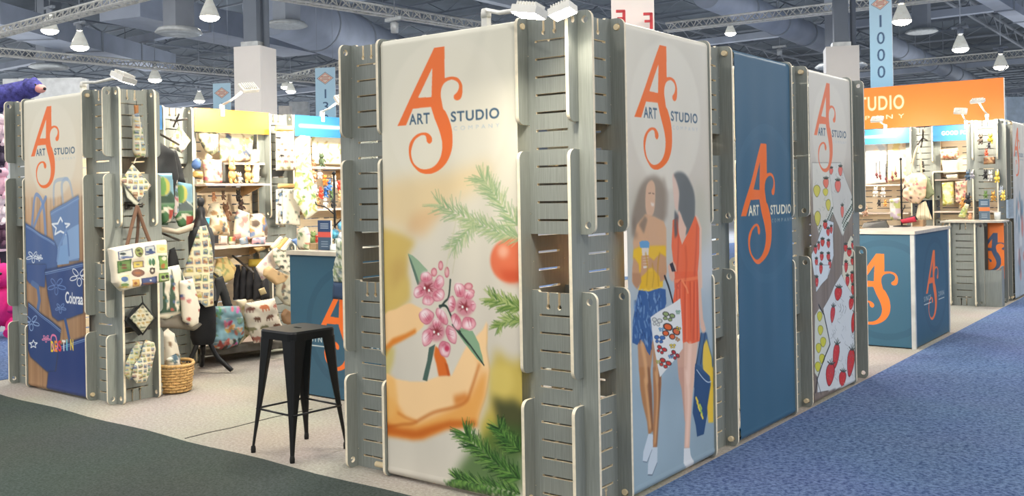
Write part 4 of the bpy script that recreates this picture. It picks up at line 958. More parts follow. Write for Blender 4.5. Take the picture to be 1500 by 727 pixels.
# hanging aisle signs
def aisle_sign(u0, u1, vt, d, num, label, w=None, zlen=2.6, faceto=None, sw=.62, pale=(190, 226, 246)):
    p = at((u0 + u1) / 2, vt, d=d); cv = Canvas(-sw / 2, -zlen, sw / 2, 0, .012, pale)
    cv.vgrad([(-zlen, (140, 196, 230)), (-zlen * .75, (176, 220, 244)), (0, (196, 230, 248))])
    D = sw * .42; y = -sw * .5
    for s_, cc in ((1., (70, 84, 104)), (.93, (240, 226, 210)), (.8, (222, 128, 106)), (.68, (236, 222, 206))): cv.fill([(-D * s_, y), (0, y + D * .7 * s_), (D * s_, y), (0, y - D * .7 * s_)], cc)
    for k in (-1, 0, 1): cv.line([(-D * .4, y + k * D * .16), (D * .4, y + k * D * .16)], .02, (190, 110, 96), .8)
    for i, chh in enumerate(num): 
        yy = -sw * 1.02 - i * .37; ww = .022 if chh == '1' else .085
        cv.text(chh, -ww, yy - .26, ww, yy, (58, 92, 132), .0)
    t = thing('aisle_sign', label, 'hanging sign', (0, 0, 0)); ex, n = faceto
    link('sign_panel', board_mesh('sign_panel', cv, tuple(p), ex, n, .03, (220, 228, 232)), t)
    for s_ in (-.4, .4): mb = MB(); q = Vector(p) + Vector(ex) * sw * s_; mb.tube([q, (q.x, q.y, 11.4)], .006, 5); mb.build('hanging_wire', BEAMM, t)
    return t
ang = lambda a: ((math.cos(a), math.sin(a), 0), (math.sin(a), -math.cos(a), 0))
ea = ang(math.radians(37 - 12)); aisle_sign(462, 490, 99, 28, '1300', 'blue hanging aisle sign reading 1300, left of the flower banner', faceto=ea)
ea2 = ang(math.radians(37 - 12)); aisle_sign(311, 338, 122, 29, '1', 'blue hanging aisle sign half hidden behind the yellow header', faceto=ea2, sw=.58)
ea3 = ang(math.radians(37 - 45)); aisle_sign(1278, 1300, -12, 21, '1000', 'tall blue hanging aisle sign reading 1000, above the orange board', faceto=ea3, sw=.5, zlen=2.35)
# pale booth walls further back
for (u0, u1, vt, d, lab, col) in ((10, 125, 117, 18, 'large white booth wall behind the purple bear', (206, 210, 212)), (425, 452, 150, 30, 'grey booth wall right of the white column', (176, 180, 182)), (1470, 1530, 143, 26, 'pale blue-grey booth wall at the right edge', (170, 186, 200)), (410, 426, 156, 26, 'far off-white booth panel beside the white column', (200, 196, 190))):
    A = at(u0, vt, d=d); B = at(u1, vt, d=d); t = MB(); t.obox(((A.x + B.x) / 2, (A.y + B.y) / 2, A.z / 2), Vector(RT) * (B - A).length, Vector(FW) * .3, Vector((0, 0, A.z)))
    tag(t.build('booth_wall', mat(lab[:12] + ' paint', col, .8)), lab, 'booth wall')
# dark curtain backdrops of the far hall
DRAPE = mat('dark pipe and drape cloth', (70, 78, 88), .95, var=.12, vscale=3, stretch=(4, 4, .2))
for (u0, u1, vt, d, lab) in ((125, 345, 165, 40, 'dark far booth drape behind the left tower'), (1262, 1600, 150, 34, 'dark far booth drape behind the orange board')):
    A = at(u0, vt, d=d); B = at(u1, vt, d=d); n = 60; vs = []; 
    for i in range(n * 4 + 1):
        f = i / (n * 4); p = A.lerp(B, f) + Vector(FW) * .12 * math.sin(i * PI / 2); vs += [(p.x, p.y, 0), (p.x, p.y, A.z)]
    mb = MB(); mb.add(vs, [(2 * i, 2 * i + 2, 2 * i + 3, 2 * i + 1) for i in range(n * 4)]); o = mb.build('booth_drape', DRAPE); o.modifiers.new('t', 'SOLIDIFY').thickness = .05; tag(o, lab, 'drape')

# ------------------------------------------------------------------ lights of the hall, with an added ceiling fill
W = bpy.data.worlds.new('World'); SC.world = W; W.use_nodes = True; bg = W.node_tree.nodes['Background']; bg.inputs['Color'].default_value = (.96, .97, 1.0, 1); bg.inputs['Strength'].default_value = WORLD_S
def area(name, loc, size, power, col=(1, .96, .9), rot=(0, 0, 0), sy=None, spread=None):
    l = bpy.data.lights.new(name, 'AREA'); l.shape = 'DISK' if sy is None else 'RECTANGLE'; l.size = size
    if sy: l.size_y = sy
    l.energy = power; l.color = col
    if spread: l.spread = spread
    o = bpy.data.objects.new(name, l); COL.objects.link(o); o.location = loc; o.rotation_euler = rot; return o
for i, (x, y, p) in enumerate([(-7, -4, 1), (-1, -7, 1.1), (5.5, -3, 1.1), (6.5, 3.5, 1.1), (6.5, 10, 1), (-3, 3.0, .8), (-3, 8.5, .9), (-10, 4, 1.6), (-8, 11, 2.0), (1, 14, 2.0), (-14, -3, .7)]):
    area('hall_lamp_light', (x, y, 6.5), 1.2, HALL_W * p, (1, .95, .87))
for i in range(10):
    for j in range(8): area('ceiling_fill_light', (-100 + 16 * i, -6 + 16 * j, 6.95), 13, UP_W, (.93, .96, 1.0), (PI, 0, 0))  # broad unseen upward discs added to brighten the ceiling, not separate lamps
for (x, y) in ((-25, 15), (-12, 25), (0, 30), (14, 30), (-25, 35), (10, 48), (-12, 48), (-38, 25)):
    area('hall_lamp_light', (x, y, 6.3), 2.5, HALL_W * 6, (.93, .96, 1.0))
# ------------------------------------------------------------------ arm lamps clamped to the wall tops
LENS = mat('lit flood lens', (255, 252, 240), .4, emit=(255, 246, 224), es=45)
SOFTL = mat('dim flood lens', (240, 238, 230), .4, emit=(255, 246, 228), es=1.2)
def arm_lamp(label, base, head, power, aim, lit=True, size=.17, along=(0, 1, 0), col=(1, .90, .74), spread=150):
    base = Vector(base); head = Vector(head); t = thing('arm_spotlight', label, 'spotlight', base)
    r = lambda p: Vector(p) - base
    mb = MB(); mb.box((-.018, -.018, -.07), (.018, .018, .02)); mb.lathe([(.001, .05), (.022, .045), (.027, .025), (.027, 0), (.001, 0)], n=16); mb.build('clamp', WHITEM, t)
    mb = MB(); m_ = base.lerp(head, .35) + Vector((0, 0, .015)); mb.tube([base + Vector((0, 0, .04)) - base, r(m_), r(head) + Vector((0, 0, .012))], .011, 8); mb.build('arm', WHITEM, t)
    d = (Vector(aim) - head).normalized(); al = Vector(along); al = (al - d * al.dot(d)).normalized(); w = d.cross(al)
    mb = MB(); mb.obox(r(head), al * size, w * size * .62, d * .035); 
    for i in range(-3, 4): mb.obox(r(head) - d * .026 + al * size * .12 * i, al * .006, w * size * .5, d * .02)
    mb.build('lamp_head', WHITEM, t)
    mb = MB(); mb.obox(r(head) + d * .019, al * size * .9, w * size * .52, d * .006); mb.build('lens', LENS if lit else SOFTL, t)
    if power:
        l = bpy.data.lights.new('spot_light', 'AREA'); l.shape = 'RECTANGLE'; l.size = size * .9; l.size_y = size * .5; l.energy = power; l.color = col; l.spread = math.radians(spread)
        o = bpy.data.objects.new('spot_light', l); COL.objects.link(o); o.parent = t; o.location = r(head) + d * .03
        o.rotation_euler = d.to_track_quat('-Z', 'Y').to_euler()
    return t
h = at(775, 17, y=-.42); arm_lamp('glaring lit arm spotlight reaching out over the flower banner', at(712, 26, y=.03), h, SPOT_W * .7, (-.45, -.9, 0), along=(1, 0, 0), size=.14)
h = at(824, 16, y=-.1); arm_lamp('second lit arm spotlight on the top of the nearest corner tower', (-.27, .32, 2.46), h, SPOT_W * .25, (.6, -.7, 0), along=(1, 0, 0), size=.12)
h = at(181, 114, y=-.28); arm_lamp('lit arm spotlight reaching over the stamp-print tower at left', at(122, 128, y=.2), h, SPOT_W * .9, (-4.3, -.7, 0), along=(1, 0, 0))
h = at(364, 129, x=-4.95); arm_lamp('arm spotlight clamped above the yellow header', at(325, 160, x=-5.46), h, SPOT_W * 1.9, (-5.6, 2.05, 1.85), True)
h = at(503, 145, x=-4.75); arm_lamp('arm spotlight clamped above the left blue header', at(472, 169, x=-5.46), h, SPOT_W * 1.9, (-5.6, 3.3, 1.85), True)
h = at(1285, 175, y=10.55); arm_lamp('arm spotlight in front of the orange board lettering', at(1297, 187, y=11.0), h, SPOT_W * 1.7, (-1.75, 11.2, 1.7), False, along=(1, 0, 0))
h = at(1407, 163, y=10.55); arm_lamp('arm spotlight with a slanted head above the GOOD FOR header', at(1415, 181, y=11.0), h, SPOT_W * 1.1, (-.8, 11.2, 1.7), False, along=(1, 0, .1))
h = at(1432, 148, y=9.9); arm_lamp('arm spotlight on top of the far plush-hung tower', at(1446, 172, y=10.3), h, SPOT_W * 1.2, (-.25, 10.3, 1.3), False, along=(1, 0, .06))

arm_lamp('unseen arm spotlight added behind the flower banner to brighten the booth', (-1.1, .12, 2.40), (-1.3, .75, 2.37), SPOT_W * 3, (-.5, 1.4, 1.0), False, along=(1, 0, 0))  # added lamp, hidden from view, warms the tower slots and nearby interior
arm_lamp('unseen arm spotlight added behind the shoppers banner to brighten the booth', (-.12, 1.0, 2.38), (-.75, 1.0, 2.37), SPOT_W * 3.2, (-5.6, 2.6, .9), False, spread=95)  # added lamp, out of sight, brightens the left wall goods and floor
arm_lamp('unseen arm spotlight added behind the denim banner to brighten the booth', (-5.1, .30, 2.38), (-5.0, .75, 2.37), SPOT_W * 1.0, (-5.0, 1.6, .6), False, along=(1, 0, 0))  # added unseen lamp, brightens the inner left corner
arm_lamp('unseen arm spotlight added behind the strawberry banner to brighten the far bays', (-.12, 3.4, 2.38), (-.75, 3.5, 2.37), SPOT_W * 5, (-1.6, 10.5, 1.2), False)  # added unseen lamp, general fill towards the far bays
# ------------------------------------------------------------------ booth furniture
DEEP = (50, 92, 116)
def ringed(cv, ox, oz, s):
    cv.ell((ox, oz), .47 * s, .47 * s, (42, 82, 106), .7); cv.ell((ox, oz), .41 * s, .41 * s, DEEP, 1)
def counter(label, x0, x1, y0, y1, h, logos):
    t = thing('service_counter', label, 'counter', (0, 0, 0))
    def since(cv, ox, oz, s):
        logo(cv, ox, oz, s, words=False)
        cv.text('SINCE', ox - .42 * s, oz - .12 * s, ox - .17 * s, oz - .075 * s, (222, 226, 222), 0, 1, 1.5); cv.text('2006', ox + .12 * s, oz - .12 * s, ox + .34 * s, oz - .075 * s, (222, 226, 222), 0, 1, 1.5)
        cv.line([(ox - .42 * s, oz - .15 * s), (ox - .16 * s, oz - .15 * s)], .008, (222, 226, 222)); cv.line([(ox + .12 * s, oz - .15 * s), (ox + .34 * s, oz - .15 * s)], .008, (222, 226, 222))
    cv = Canvas(x0, .012, x1, h - .035, 4e-3, DEEP); o, s, txt = logos[0]; ringed(cv, o, .56, s); (since if txt else lambda c, a, b2, s_: logo(c, a, b2, s_, words=False))(cv, o, .55, s)
    link('front_panel', board_mesh('front_panel', cv, (0, y0, 0), (1, 0, 0), (0, -1, 0), .015, (50, 92, 116)), t)
    cv = Canvas(y0, .012, y1, h - .035, 4e-3, DEEP)
    if len(logos) > 1: o, s, txt = logos[1]; ringed(cv, o, .56, s); since(cv, o, .55, s)
    link('side_panel', board_mesh('side_panel', cv, (x1, 0, 0), (0, 1, 0), (1, 0, 0), .015, (50, 92, 116)), t)
    cb = mat('counter blue laminate', (50, 92, 116), .5)
    mb = MB(); mb.box((x0, y0 + .016, .012), (x0 + .015, y1, h - .035)); mb.build('side_panel', cb, t)
    mb = MB(); mb.box((x0 + .016, y1 - .015, .012), (x1 - .016, y1, h - .035)); mb.build('back_panel', cb, t)
    mb = MB(); mb.box((x1 - .03, y0 - .008, .0), (x1 + .008, y0 + .03, h - .035)); mb.box((x1 - .01, y1 - .03, 0), (x1 + .006, y1 + .006, h - .035)); mb.build('corner_trim', TRIMW, t)
    mb = MB(); mb.box((x0 - .015, y0 - .02, h - .032), (x1 + .02, y1 + .02, h)); mb.build('counter_top', mat('pale oak grey worktop', (198, 190, 176), .4, stretch=(1, 12, 1), vscale=5), t)
    return t
counter('blue counter on the open corner with an orange logo on each visible face', -.66, -.045, 5.82, 7.17, 1.135, [(-.325, 1.045, False), (6.60, 1.045, True)])
counter('blue counter inside the booth behind the black stool', -3.61, -2.30, 1.22, 1.82, 1.14, [(-2.955, 1.0, True)])
# stool
def stool():
    t = thing('bar_stool', 'black metal bar stool at the booth entrance', 'stool', (-2.18, .088, 0), math.radians(-3)); s = .165; h = .76; m = BLACKM
    top = rrect(-s, -s, s, s, .045); mb = MB(); n = len(top)
    hole = rrect(-.035, -.012, .035, .012, .011, 3)
    me = plate_mesh('seat', top, [hole], .012, (m, m, m)); o = link('seat', me, t, (0, 0, h), (PI / 2, 0, 0)); o.location = (0, 0, h - .012); o.rotation_euler = (-PI / 2, 0, 0); o.location = (0, 0, h)
    rim = MB(); sk = [(x * 1.0, y * 1.0) for x, y in top]; vs = [(x, y, h - .001) for x, y in sk] + [(x * 1.03, y * 1.03, h - .012) for x, y in sk] + [(x * 1.03, y * 1.03, h - .055) for x, y in sk] + [(x * .99, y * .99, h - .055) for x, y in sk]
    rim.add(vs, [(i + k * n, (i + 1) % n + k * n, (i + 1) % n + (k + 1) * n, i + (k + 1) * n) for k in range(3) for i in range(n)]); rim.build('seat_rim', m, t)
    for sx, sy in ((-1, -1), (1, -1), (1, 1), (-1, 1)):
        # pressed steel leg: L profile tapering from a wide shoulder to a narrow foot
        a = Vector((sx * s * 1.0, sy * s * 1.0, h - .05)); b = Vector((sx * .203, sy * .210, .03)); mb = MB(); rows = []
        for q in range(9):
            f = q / 8; p = a.lerp(b, f) + Vector((sx, sy, 0)) * (-.006 * math.sin(f * PI)); w = .085 * (1 - f) ** 1.3 + .017; r = .014 * (1 - f) + .006
            rows.append([p + Vector((-sx * w, 0, 0)), p + Vector((-sx * r, 0, 0)), p + Vector((-sx * r * .3, -sy * r * .3, 0)), p + Vector((0, -sy * r, 0)), p + Vector((0, -sy * w, 0)), p + Vector((-sx * .008, -sy * w, 0)), p + Vector((-sx * (r + .006), -sy * (r + .006), 0)), p + Vector((-sx * w, -sy * .008, 0))])
        k = 8; mb.add([v for rw in rows for v in rw], [(i * k + j, i * k + (j + 1) % k, (i + 1) * k + (j + 1) % k, (i + 1) * k + j) for i in range(8) for j in range(k)] + [tuple(range(k)), tuple(reversed(range(64, 72)))])
        lg = mb.build('leg', m, t); f = MB(); f.lathe([(.001, 0), (.014, 0), (.0155, .02), (.013, .04), (.001, .045)], (b.x - sx * .008, b.y - sy * .008, 0), 12); f.build('rubber_foot', mat('black rubber', (18, 18, 18), .8), lg)
    z = .27; q = .182
    for A, B in (((-q, -q), (q, -q)), ((q, -q), (q, q)), ((q, q), (-q, q)), ((-q, q), (-q, -q))): mb = MB(); mb.tube([(A[0], A[1], z), (B[0], B[1], z)], .0065, 8); mb.build('rung', m, t)
    return t
stool()

# inner wall runs: towers of the left wall and of the far back wall
XL = -5.851
tower(XL, 1.296, 'inner left-wall tower hung with black aprons and park totes'); tower(XL, 2.508, 'inner left-wall tower between the yellow and the blue header'); tower(XL, 3.735, 'inner left-wall tower hidden behind the flower banner')
SLAT = mat('warm birch slat board', (238, 220, 188), .55, var=.05, vscale=5, stretch=(.6, 6, 6))
def slat_board(w, h):
    """board with three columns of real slots, built cell by cell"""
    xs = [0]; 
    for j in range(3): x = w * (j + .5) / 3; xs += [x - w * .13, x + w * .13]
    xs.append(w); zs = [0]; n = int((h - .06) / .0888)
    for i in range(n): zs += [.06 + i * .0888, .06 + i * .0888 + .011]
    zs.append(h); nx, nz = len(xs), len(zs); hole = lambda i, j: i % 2 == 1 and j % 2 == 1 and j < nz - 2
    mb = MB(); vs = [(x, y, z) for y in (0, .018) for z in zs for x in xs]; V = lambda i, j, k: k * nx * nz + j * nx + i; fs = []; ms = []
    for j in range(nz - 1):
        for i in range(nx - 1):
            if not hole(i, j): fs.append((V(i, j, 0), V(i + 1, j, 0), V(i + 1, j + 1, 0), V(i, j + 1, 0))); ms.append(0); fs.append((V(i, j + 1, 1), V(i + 1, j + 1, 1), V(i + 1, j, 1), V(i, j, 1))); ms.append(1)
            else:
                for p, q in (((i, j), (i + 1, j)), ((i + 1, j), (i + 1, j + 1)), ((i + 1, j + 1), (i, j + 1)), ((i, j + 1), (i, j))): fs.append((V(*p, 0), V(*p, 1), V(*q, 1), V(*q, 0))); ms.append(2)
    for p, q in (((0, 0), (nx - 1, 0)), ((nx - 1, 0), (nx - 1, nz - 1)), ((nx - 1, nz - 1), (0, nz - 1)), ((0, nz - 1), (0, 0))): fs.append((V(*p, 0), V(*p, 1), V(*q, 1), V(*q, 0))); ms.append(2)
    mb.add(vs, fs); mb.m = ms
    return mb.mesh('slat_board', SLAT, GREY, PLY)
def header(label, cv, o, ex, n): 
    ob = link('header_sign', board_mesh('header_sign', cv, o, ex, n, .02, (236, 236, 230)), None); return tag(ob, label, 'sign')
def hcan(w, col, txt=None, tx=None):
    cv = Canvas(0, 0, w, .225, 4e-3, col)
    if txt: cv.text(txt, tx[0], .085, tx[1], .142, (246, 244, 234), .02)
    return cv
BH = (44, 108, 158)
def hband(w, col): cv = hcan(w, col); cv.line([(w * .08, .112), (w * .78, .112)], .028, (238, 240, 238), .85, soft=.006); return cv
def bay(y0, y1, label):
    t = thing('display_bay', label, 'display wall', (0, 0, 0)); link('slat_board', slat_board(y1 - y0 - .04, 2.2), t, (-5.72, y0 + .02, .02), (0, 0, PI / 2)); return t
b1 = bay(.48, 1.296, 'slatted display wall left of the apron tower, mostly hidden'); b2 = bay(1.615, 2.508, 'bright slatted display wall under the yellow header'); b3 = bay(2.827, 3.735, 'bright slatted display wall under the left blue header')
SHELF = mat('pale pinkish shelf board', (224, 204, 190), .5, var=.03)
def shelf(label, y0, y1, z, x0=-5.70, x1=-5.30):
    mb = MB(); mb.box((x0, y0, z - .02), (x1, y1, z)); o = mb.build('shelf_board', SHELF); tag(o, label, 'shelf')
    for yy in (y0 + .05, y1 - .07):
        m2_ = MB(); m2_.add([(x0, yy, z - .021), (x1 - .04, yy, z - .021), (x0, yy, z - .13), (x0, yy + .015, z - .021), (x1 - .04, yy + .015, z - .021), (x0, yy + .015, z - .13)], [(0, 1, 2), (5, 4, 3), (0, 3, 4, 1), (1, 4, 5, 2), (2, 5, 3, 0)]); m2_.build('bracket', TAN, o)
shelf('upper shelf under the yellow header, holding the animal figures', 1.635, 2.40, 1.71); shelf('small top shelf above the animal figures', 2.0, 2.42, 1.92, -5.7, -5.42); shelf('middle shelf under the yellow header, below the hanging plush', 1.635, 2.49, 1.11, -5.7, -5.25)
shelf('upper shelf under the left blue header, holding the bird plush', 2.95, 3.70, 1.885); shelf('middle shelf of small plush toys under the left blue header', 2.86, 3.70, 1.44); shelf('lowest shelf board of the bear towel bay', 1.635, 2.49, .16, -5.7, -5.25)
header('yellow header board, blown bright by the spotlight', hcan(.88, (250, 160, 50)), (-5.455, 1.63, 2.212), (0, 1, 0), (1, 0, 0))
header('pale blue header board left of the flower banner, above the bird plush', hband(.87, BH), (-5.455, 2.845, 2.212), (0, 1, 0), (1, 0, 0))
header('narrow piece of blue header board right beside the stamp-print tower', hcan(.80, BH), (-5.455, .485, 2.212), (0, 1, 0), (1, 0, 0))
# far back wall
def bbay(x0, x1, label):
    t = thing('display_bay', label, 'display wall', (0, 0, 0)); link('slat_board', slat_board(x1 - x0 - .04, 2.2), t, (x0 + .02, 11.26, .02)); return t
YB = 11.0 + .082
def btower(x0, label): tower(x0, YB, label)
btower(-2.66, 'far back-wall tower hidden behind the corner counter side'); btower(-1.431, 'far back-wall tower hung with the peach and green totes')
bbay(-2.34, -1.431, 'slatted display wall of the far necklace bay'); bbay(-1.112, -.22, 'slatted display wall under the GOOD FOR header')
header('blue header board right beside the strawberry-side tower, over white plush', hband(.90, BH), (-2.335, 10.99, 2.21), (1, 0, 0), (0, -1, 0))
header('blue header board reading GOOD FOR', hcan(.885, (48, 112, 156), 'GOOD FOR YOU', (.12, .68)), (-1.108, 10.99, 2.21), (1, 0, 0), (0, -1, 0))
def bshelf(label, x0, x1, z, y0=10.92):
    mb = MB(); mb.box((x0, y0, z - .02), (x1, 11.25, z)); tag(mb.build('shelf_board', SHELF), label, 'shelf')
bshelf('shelf under the far necklaces', -2.31, -1.45, 1.60); bshelf('shelf of black-trimmed boxes behind the card terminal', -2.31, -1.45, 1.18); bshelf('upper shelf of folded boxes under the GOOD FOR header', -1.09, -.24, 1.78); bshelf('middle shelf under the GOOD FOR header', -1.09, -.24, 1.66, 10.98); bshelf('lower shelf under the GOOD FOR header', -1.09, -.24, 1.20)
# tower with the low stub counter at the far right
tower(-.42, 10.24, 'far slotted tower hung with small plush toys, behind the low counter'); tower(-.383, 11.47, 'last slotted tower at the right edge, after the far pale banner')
t = thing('slotted_counter', 'low slotted grey counter with a pale top, at the far right', 'counter', (-.60, 9.70, 0))
for yy in (0, W_): link('slotted_panel', PM['stubg'], t, (0, yy, 0))
for xx in (TH, W_ + TH): link('slotted_panel', PM['stubg'], t, (xx, 0, 0), (0, 0, PI / 2))
mb = MB(); mb.add([(-.10, -.10, 1.082), (.42, -.10, 1.082), (.62, .05, 1.082), (.62, .44, 1.082), (-.10, .44, 1.082), (-.10, -.10, 1.105), (.42, -.10, 1.105), (.62, .05, 1.105), (.62, .44, 1.105), (-.10, .44, 1.105)], [(4, 3, 2, 1, 0), (5, 6, 7, 8, 9)] + [(i, (i + 1) % 5, (i + 1) % 5 + 5, i + 5) for i in range(5)]); mb.build('counter_top', mat('pale oak grey worktop', (198, 190, 176)), t)
cvo = Canvas(0, .35, .19, 1.07, 5e-3, (242, 124, 40)); logo(cvo, .115, .68, .75, words=False, col=(60, 84, 120)); 
o = link('logo_panel', board_mesh('logo_panel', cvo, (.405, .22, 0), (1, 0, 0), (0, -1, 0), .012, (242, 124, 40)), t)
mb = MB(); mb.box((.33, .02, .0), (.60, .034, .46)); mb.box((.33, .16, 0), (.60, .174, .46)); mb.box((.33, .034, 0), (.345, .16, .40)); mb.box((.585, .034, 0), (.60, .16, .52)); mb.tube([(.33, .027, .46), (.50, .027, .46), (.56, .027, .47), (.585, .027, .50), (.60, .027, .52)], .009, 8, 0); mb.build('leaflet_box', [GREY], t)
mb = MB(); mb.lathe([(.001, 0), (.012, .001), (.012, .02), (.001, .02)], n=12, M=Matrix.Rotation(PI / 2, 4, 'X'), c=(-.045, -.0, 1.03)); mb.build('bolt', WHITEM, t)
# orange fascia board above the far back wall
cv = Canvas(-4.9, 2.50, -.345, 3.16, 8e-3, (250, 132, 44)); cv.text('ART STUDIO', -3.10, 2.79, -1.765, 3.02, (248, 226, 180), .02); cv.text('COMPANY', -2.95, 2.645, -1.765, 2.715, (248, 232, 200), .0, 1, 1.9)
t = thing('fascia_board', 'large orange board reading STUDIO COMPANY above the far wall', 'sign', (0, 0, 0)); link('sign_panel', board_mesh('sign_panel', cv, (0, 11.98, 0), (1, 0, 0), (0, -1, 0), .08, (244, 236, 224)), t)
for x in (-4.5, -2.6, -.5): mb = MB(); mb.box((x - .03, 12.08, 0), (x + .03, 12.14, 3.1)); mb.build('support_post', TRIMW, t)
# ------------------------------------------------------------------ goods: patterns
def rnd(s): return np.random.RandomState(s)
def wrap(cv, col): cv.im[:] = np.array(col) / 255.
def p_stamps(cv, s=1, cell=.085, bg=(236, 230, 206)):
    wrap(cv, bg); r = rnd(s); C = [(70, 100, 160), (96, 140, 72), (204, 176, 66), (140, 80, 56), (88, 130, 170), (60, 80, 110), (150, 170, 90), (190, 120, 70)]
    nx = int((cv.x1 - cv.x0) / cell) + 2; ny = int((cv.y1 - cv.y0) / cell) + 2
    for i in range(nx):
        for j in range(ny):
            x = cv.x0 + (i + .5 + .08 * r.randn()) * cell; y = cv.y0 + (j + .5 + .08 * r.randn()) * cell; w = cell * r.uniform(.32, .44); h = cell * r.uniform(.28, .40); a = r.uniform(-.15, .15)
            R_ = lambda k: [(x + (u * w * math.cos(a) - v * h * math.sin(a)) * k, y + (u * w * math.sin(a) + v * h * math.cos(a)) * k) for u, v in ((-1, -1), (1, -1), (1, 1), (-1, 1))]
            c0 = C[r.randint(8)]; cv.fill(R_(1), c0); c1_ = np.array(C[r.randint(8)]) * .5 + 118; cv.fill(R_(.8), tuple(np.clip(c1_, 0, 255)))
            P = R_(.8); cv.fill([P[0], P[1], ((P[1][0] * .6 + P[2][0] * .4), (P[1][1] * .6 + P[2][1] * .4)), ((P[0][0] * .5 + P[3][0] * .5), (P[0][1] * .5 + P[3][1] * .5))], C[r.randint(8)])
            cv.ell((x + w * .2 * r.randn(), y), w * .3, h * .3, C[r.randint(8)])
BEAR = [(-1, .1), (-.95, .35), (-.7, .45), (-.5, .62), (-.35, .5), (.2, .62), (.6, .5), (.9, .2), (.95, -.55), (.7, -.55), (.6, -.1), (.35, -.1), (.35, -.55), (.1, -.55), (0, -.1), (-.3, -.12), (-.3, -.55), (-.55, -.55), (-.55, 0), (-.8, -.02)]
def p_bears(cv, s=1, k=.05, bg=(238, 232, 222), C=((120, 72, 52), (30, 30, 34), (188, 104, 90), (216, 110, 60), (140, 140, 100), (150, 90, 84)), step=2.9):
    wrap(cv, bg); r = rnd(s); y = cv.y0 + k * .8; row = 0
    while y < cv.y1 + k:
        x = cv.x0 + k * (1 if row % 2 else 2.2)
        while x < cv.x1 + k:
            m = r.choice([-1, 1]); a = r.uniform(-.2, .2); q = k * r.uniform(.8, 1.15); cv.fill([(x + q * (m * u * math.cos(a) - v * math.sin(a)), y + q * (m * u * math.sin(a) + v * math.cos(a))) for u, v in BEAR], C[r.randint(len(C))]); x += k * step
        y += k * 1.9; row += 1
def p_leaves(cv, s=1, bg=(238, 238, 222), C=((150, 190, 90), (190, 206, 120), (110, 160, 80), (214, 216, 110)), n=60, sz=.03):
    wrap(cv, bg); r = rnd(s)
    for i in range(n):
        x = r.uniform(cv.x0, cv.x1); y = r.uniform(cv.y0, cv.y1); a = r.uniform(0, 3.14); cv.ell((x, y), sz * r.uniform(.7, 1.4), sz * .45, C[r.randint(len(C))], 1, a); cv.line([(x - sz * math.cos(a), y - sz * math.sin(a)), (x + sz * 1.5 * math.cos(a), y + sz * 1.5 * math.sin(a))], .003, (110, 130, 80), .8)
def p_confetti(cv, s=1, bg=(238, 234, 224), C=((200, 80, 60), (70, 110, 160), (90, 150, 90), (230, 190, 80), (60, 60, 70), (220, 140, 150)), n=50, sz=.02):
    wrap(cv, bg); r = rnd(s)
    for i in range(n):
        x = r.uniform(cv.x0, cv.x1); y = r.uniform(cv.y0, cv.y1); k = sz * r.uniform(.5, 1.3); m = r.randint(5, 8); P = [(x + k * r.uniform(.5, 1.2) * math.cos(6.28 * j / m), y + k * r.uniform(.5, 1.2) * math.sin(6.28 * j / m)) for j in range(m)]; cv.fill(P, C[r.randint(len(C))], 1, smooth=True)
def p_ocean(cv, s=1):
    wrap(cv, (120, 176, 204)); cv.mottle(.3, .08, s); r = rnd(s)
    for i in range(12):
        x = cv.x0 + (cv.x1 - cv.x0) * ((i % 3) + .5 + .15 * r.randn()) / 3; y = cv.y1 - (cv.y1 - cv.y0) * ((i // 3) + .5 + .1 * r.randn()) / 4; c = [(226, 116, 60), (232, 130, 72), (190, 90, 60), (110, 150, 130), (222, 90, 130), (120, 140, 80)][r.randint(6)]
        for q in range(5): cv.ell((x + .028 * r.randn(), y + .018 * r.randn()), .03, .014, tuple(np.clip(np.array(c) + 25 * r.randn(3), 0, 255)), .9, r.uniform(0, 3))
        cv.line([(x - .05, y + .03), (x, y + .036), (x + .05, y + .03)], .004, (235, 240, 240), .8)
    for i in range(20): cv.ell((r.uniform(cv.x0, cv.x1), cv.y0 + .08 * r.rand()), .03, .02, [(60, 110, 70), (40, 70, 60), (206, 70, 60), (230, 236, 230)][r.randint(4)], .9, r.uniform(0, 3))
def p_park(cv, s=1):
    r = rnd(s); y0, y1 = cv.y0, cv.y1; H = y1 - y0; cv.vgrad([(y0, (60, 120, 70)), (y0 + .35 * H, (70, 140, 86)), (y0 + .45 * H, (190, 210, 200)), (y0 + .6 * H, (120, 180, 214)), (y1, (104, 170, 212))])
    cx = (cv.x0 + cv.x1) / 2
    for i in range(5): x = r.uniform(cv.x0, cv.x1); cv.fill([(x - .1, y0 + .40 * H), (x, y0 + r.uniform(.5, .68) * H), (x + .1, y0 + .40 * H)], [(90, 110, 120), (214, 224, 226), (60, 96, 80)][r.randint(3)])
    cv.ell((cx - .05, y0 + .74 * H), .07, .08, (214, 206, 80)); cv.ell((cx - .05, y0 + .74 * H), .03, .08, (110, 180, 90))
    cv.line([(cv.x0, y0 + .2 * H), (cx, y0 + .32 * H), (cv.x1, y0 + .22 * H)], .02, (216, 220, 200)); cv.line([(cx, y0), (cx + .03, y0 + .15 * H), (cx - .03, y0 + .3 * H)], .03, (230, 232, 226), 1, smooth=True)
    cv.fill([(cx, y0 + .04), (cx + .12, y0 + .04), (cx + .12, y0 + .12), (cx, y0 + .12)], (200, 66, 50))
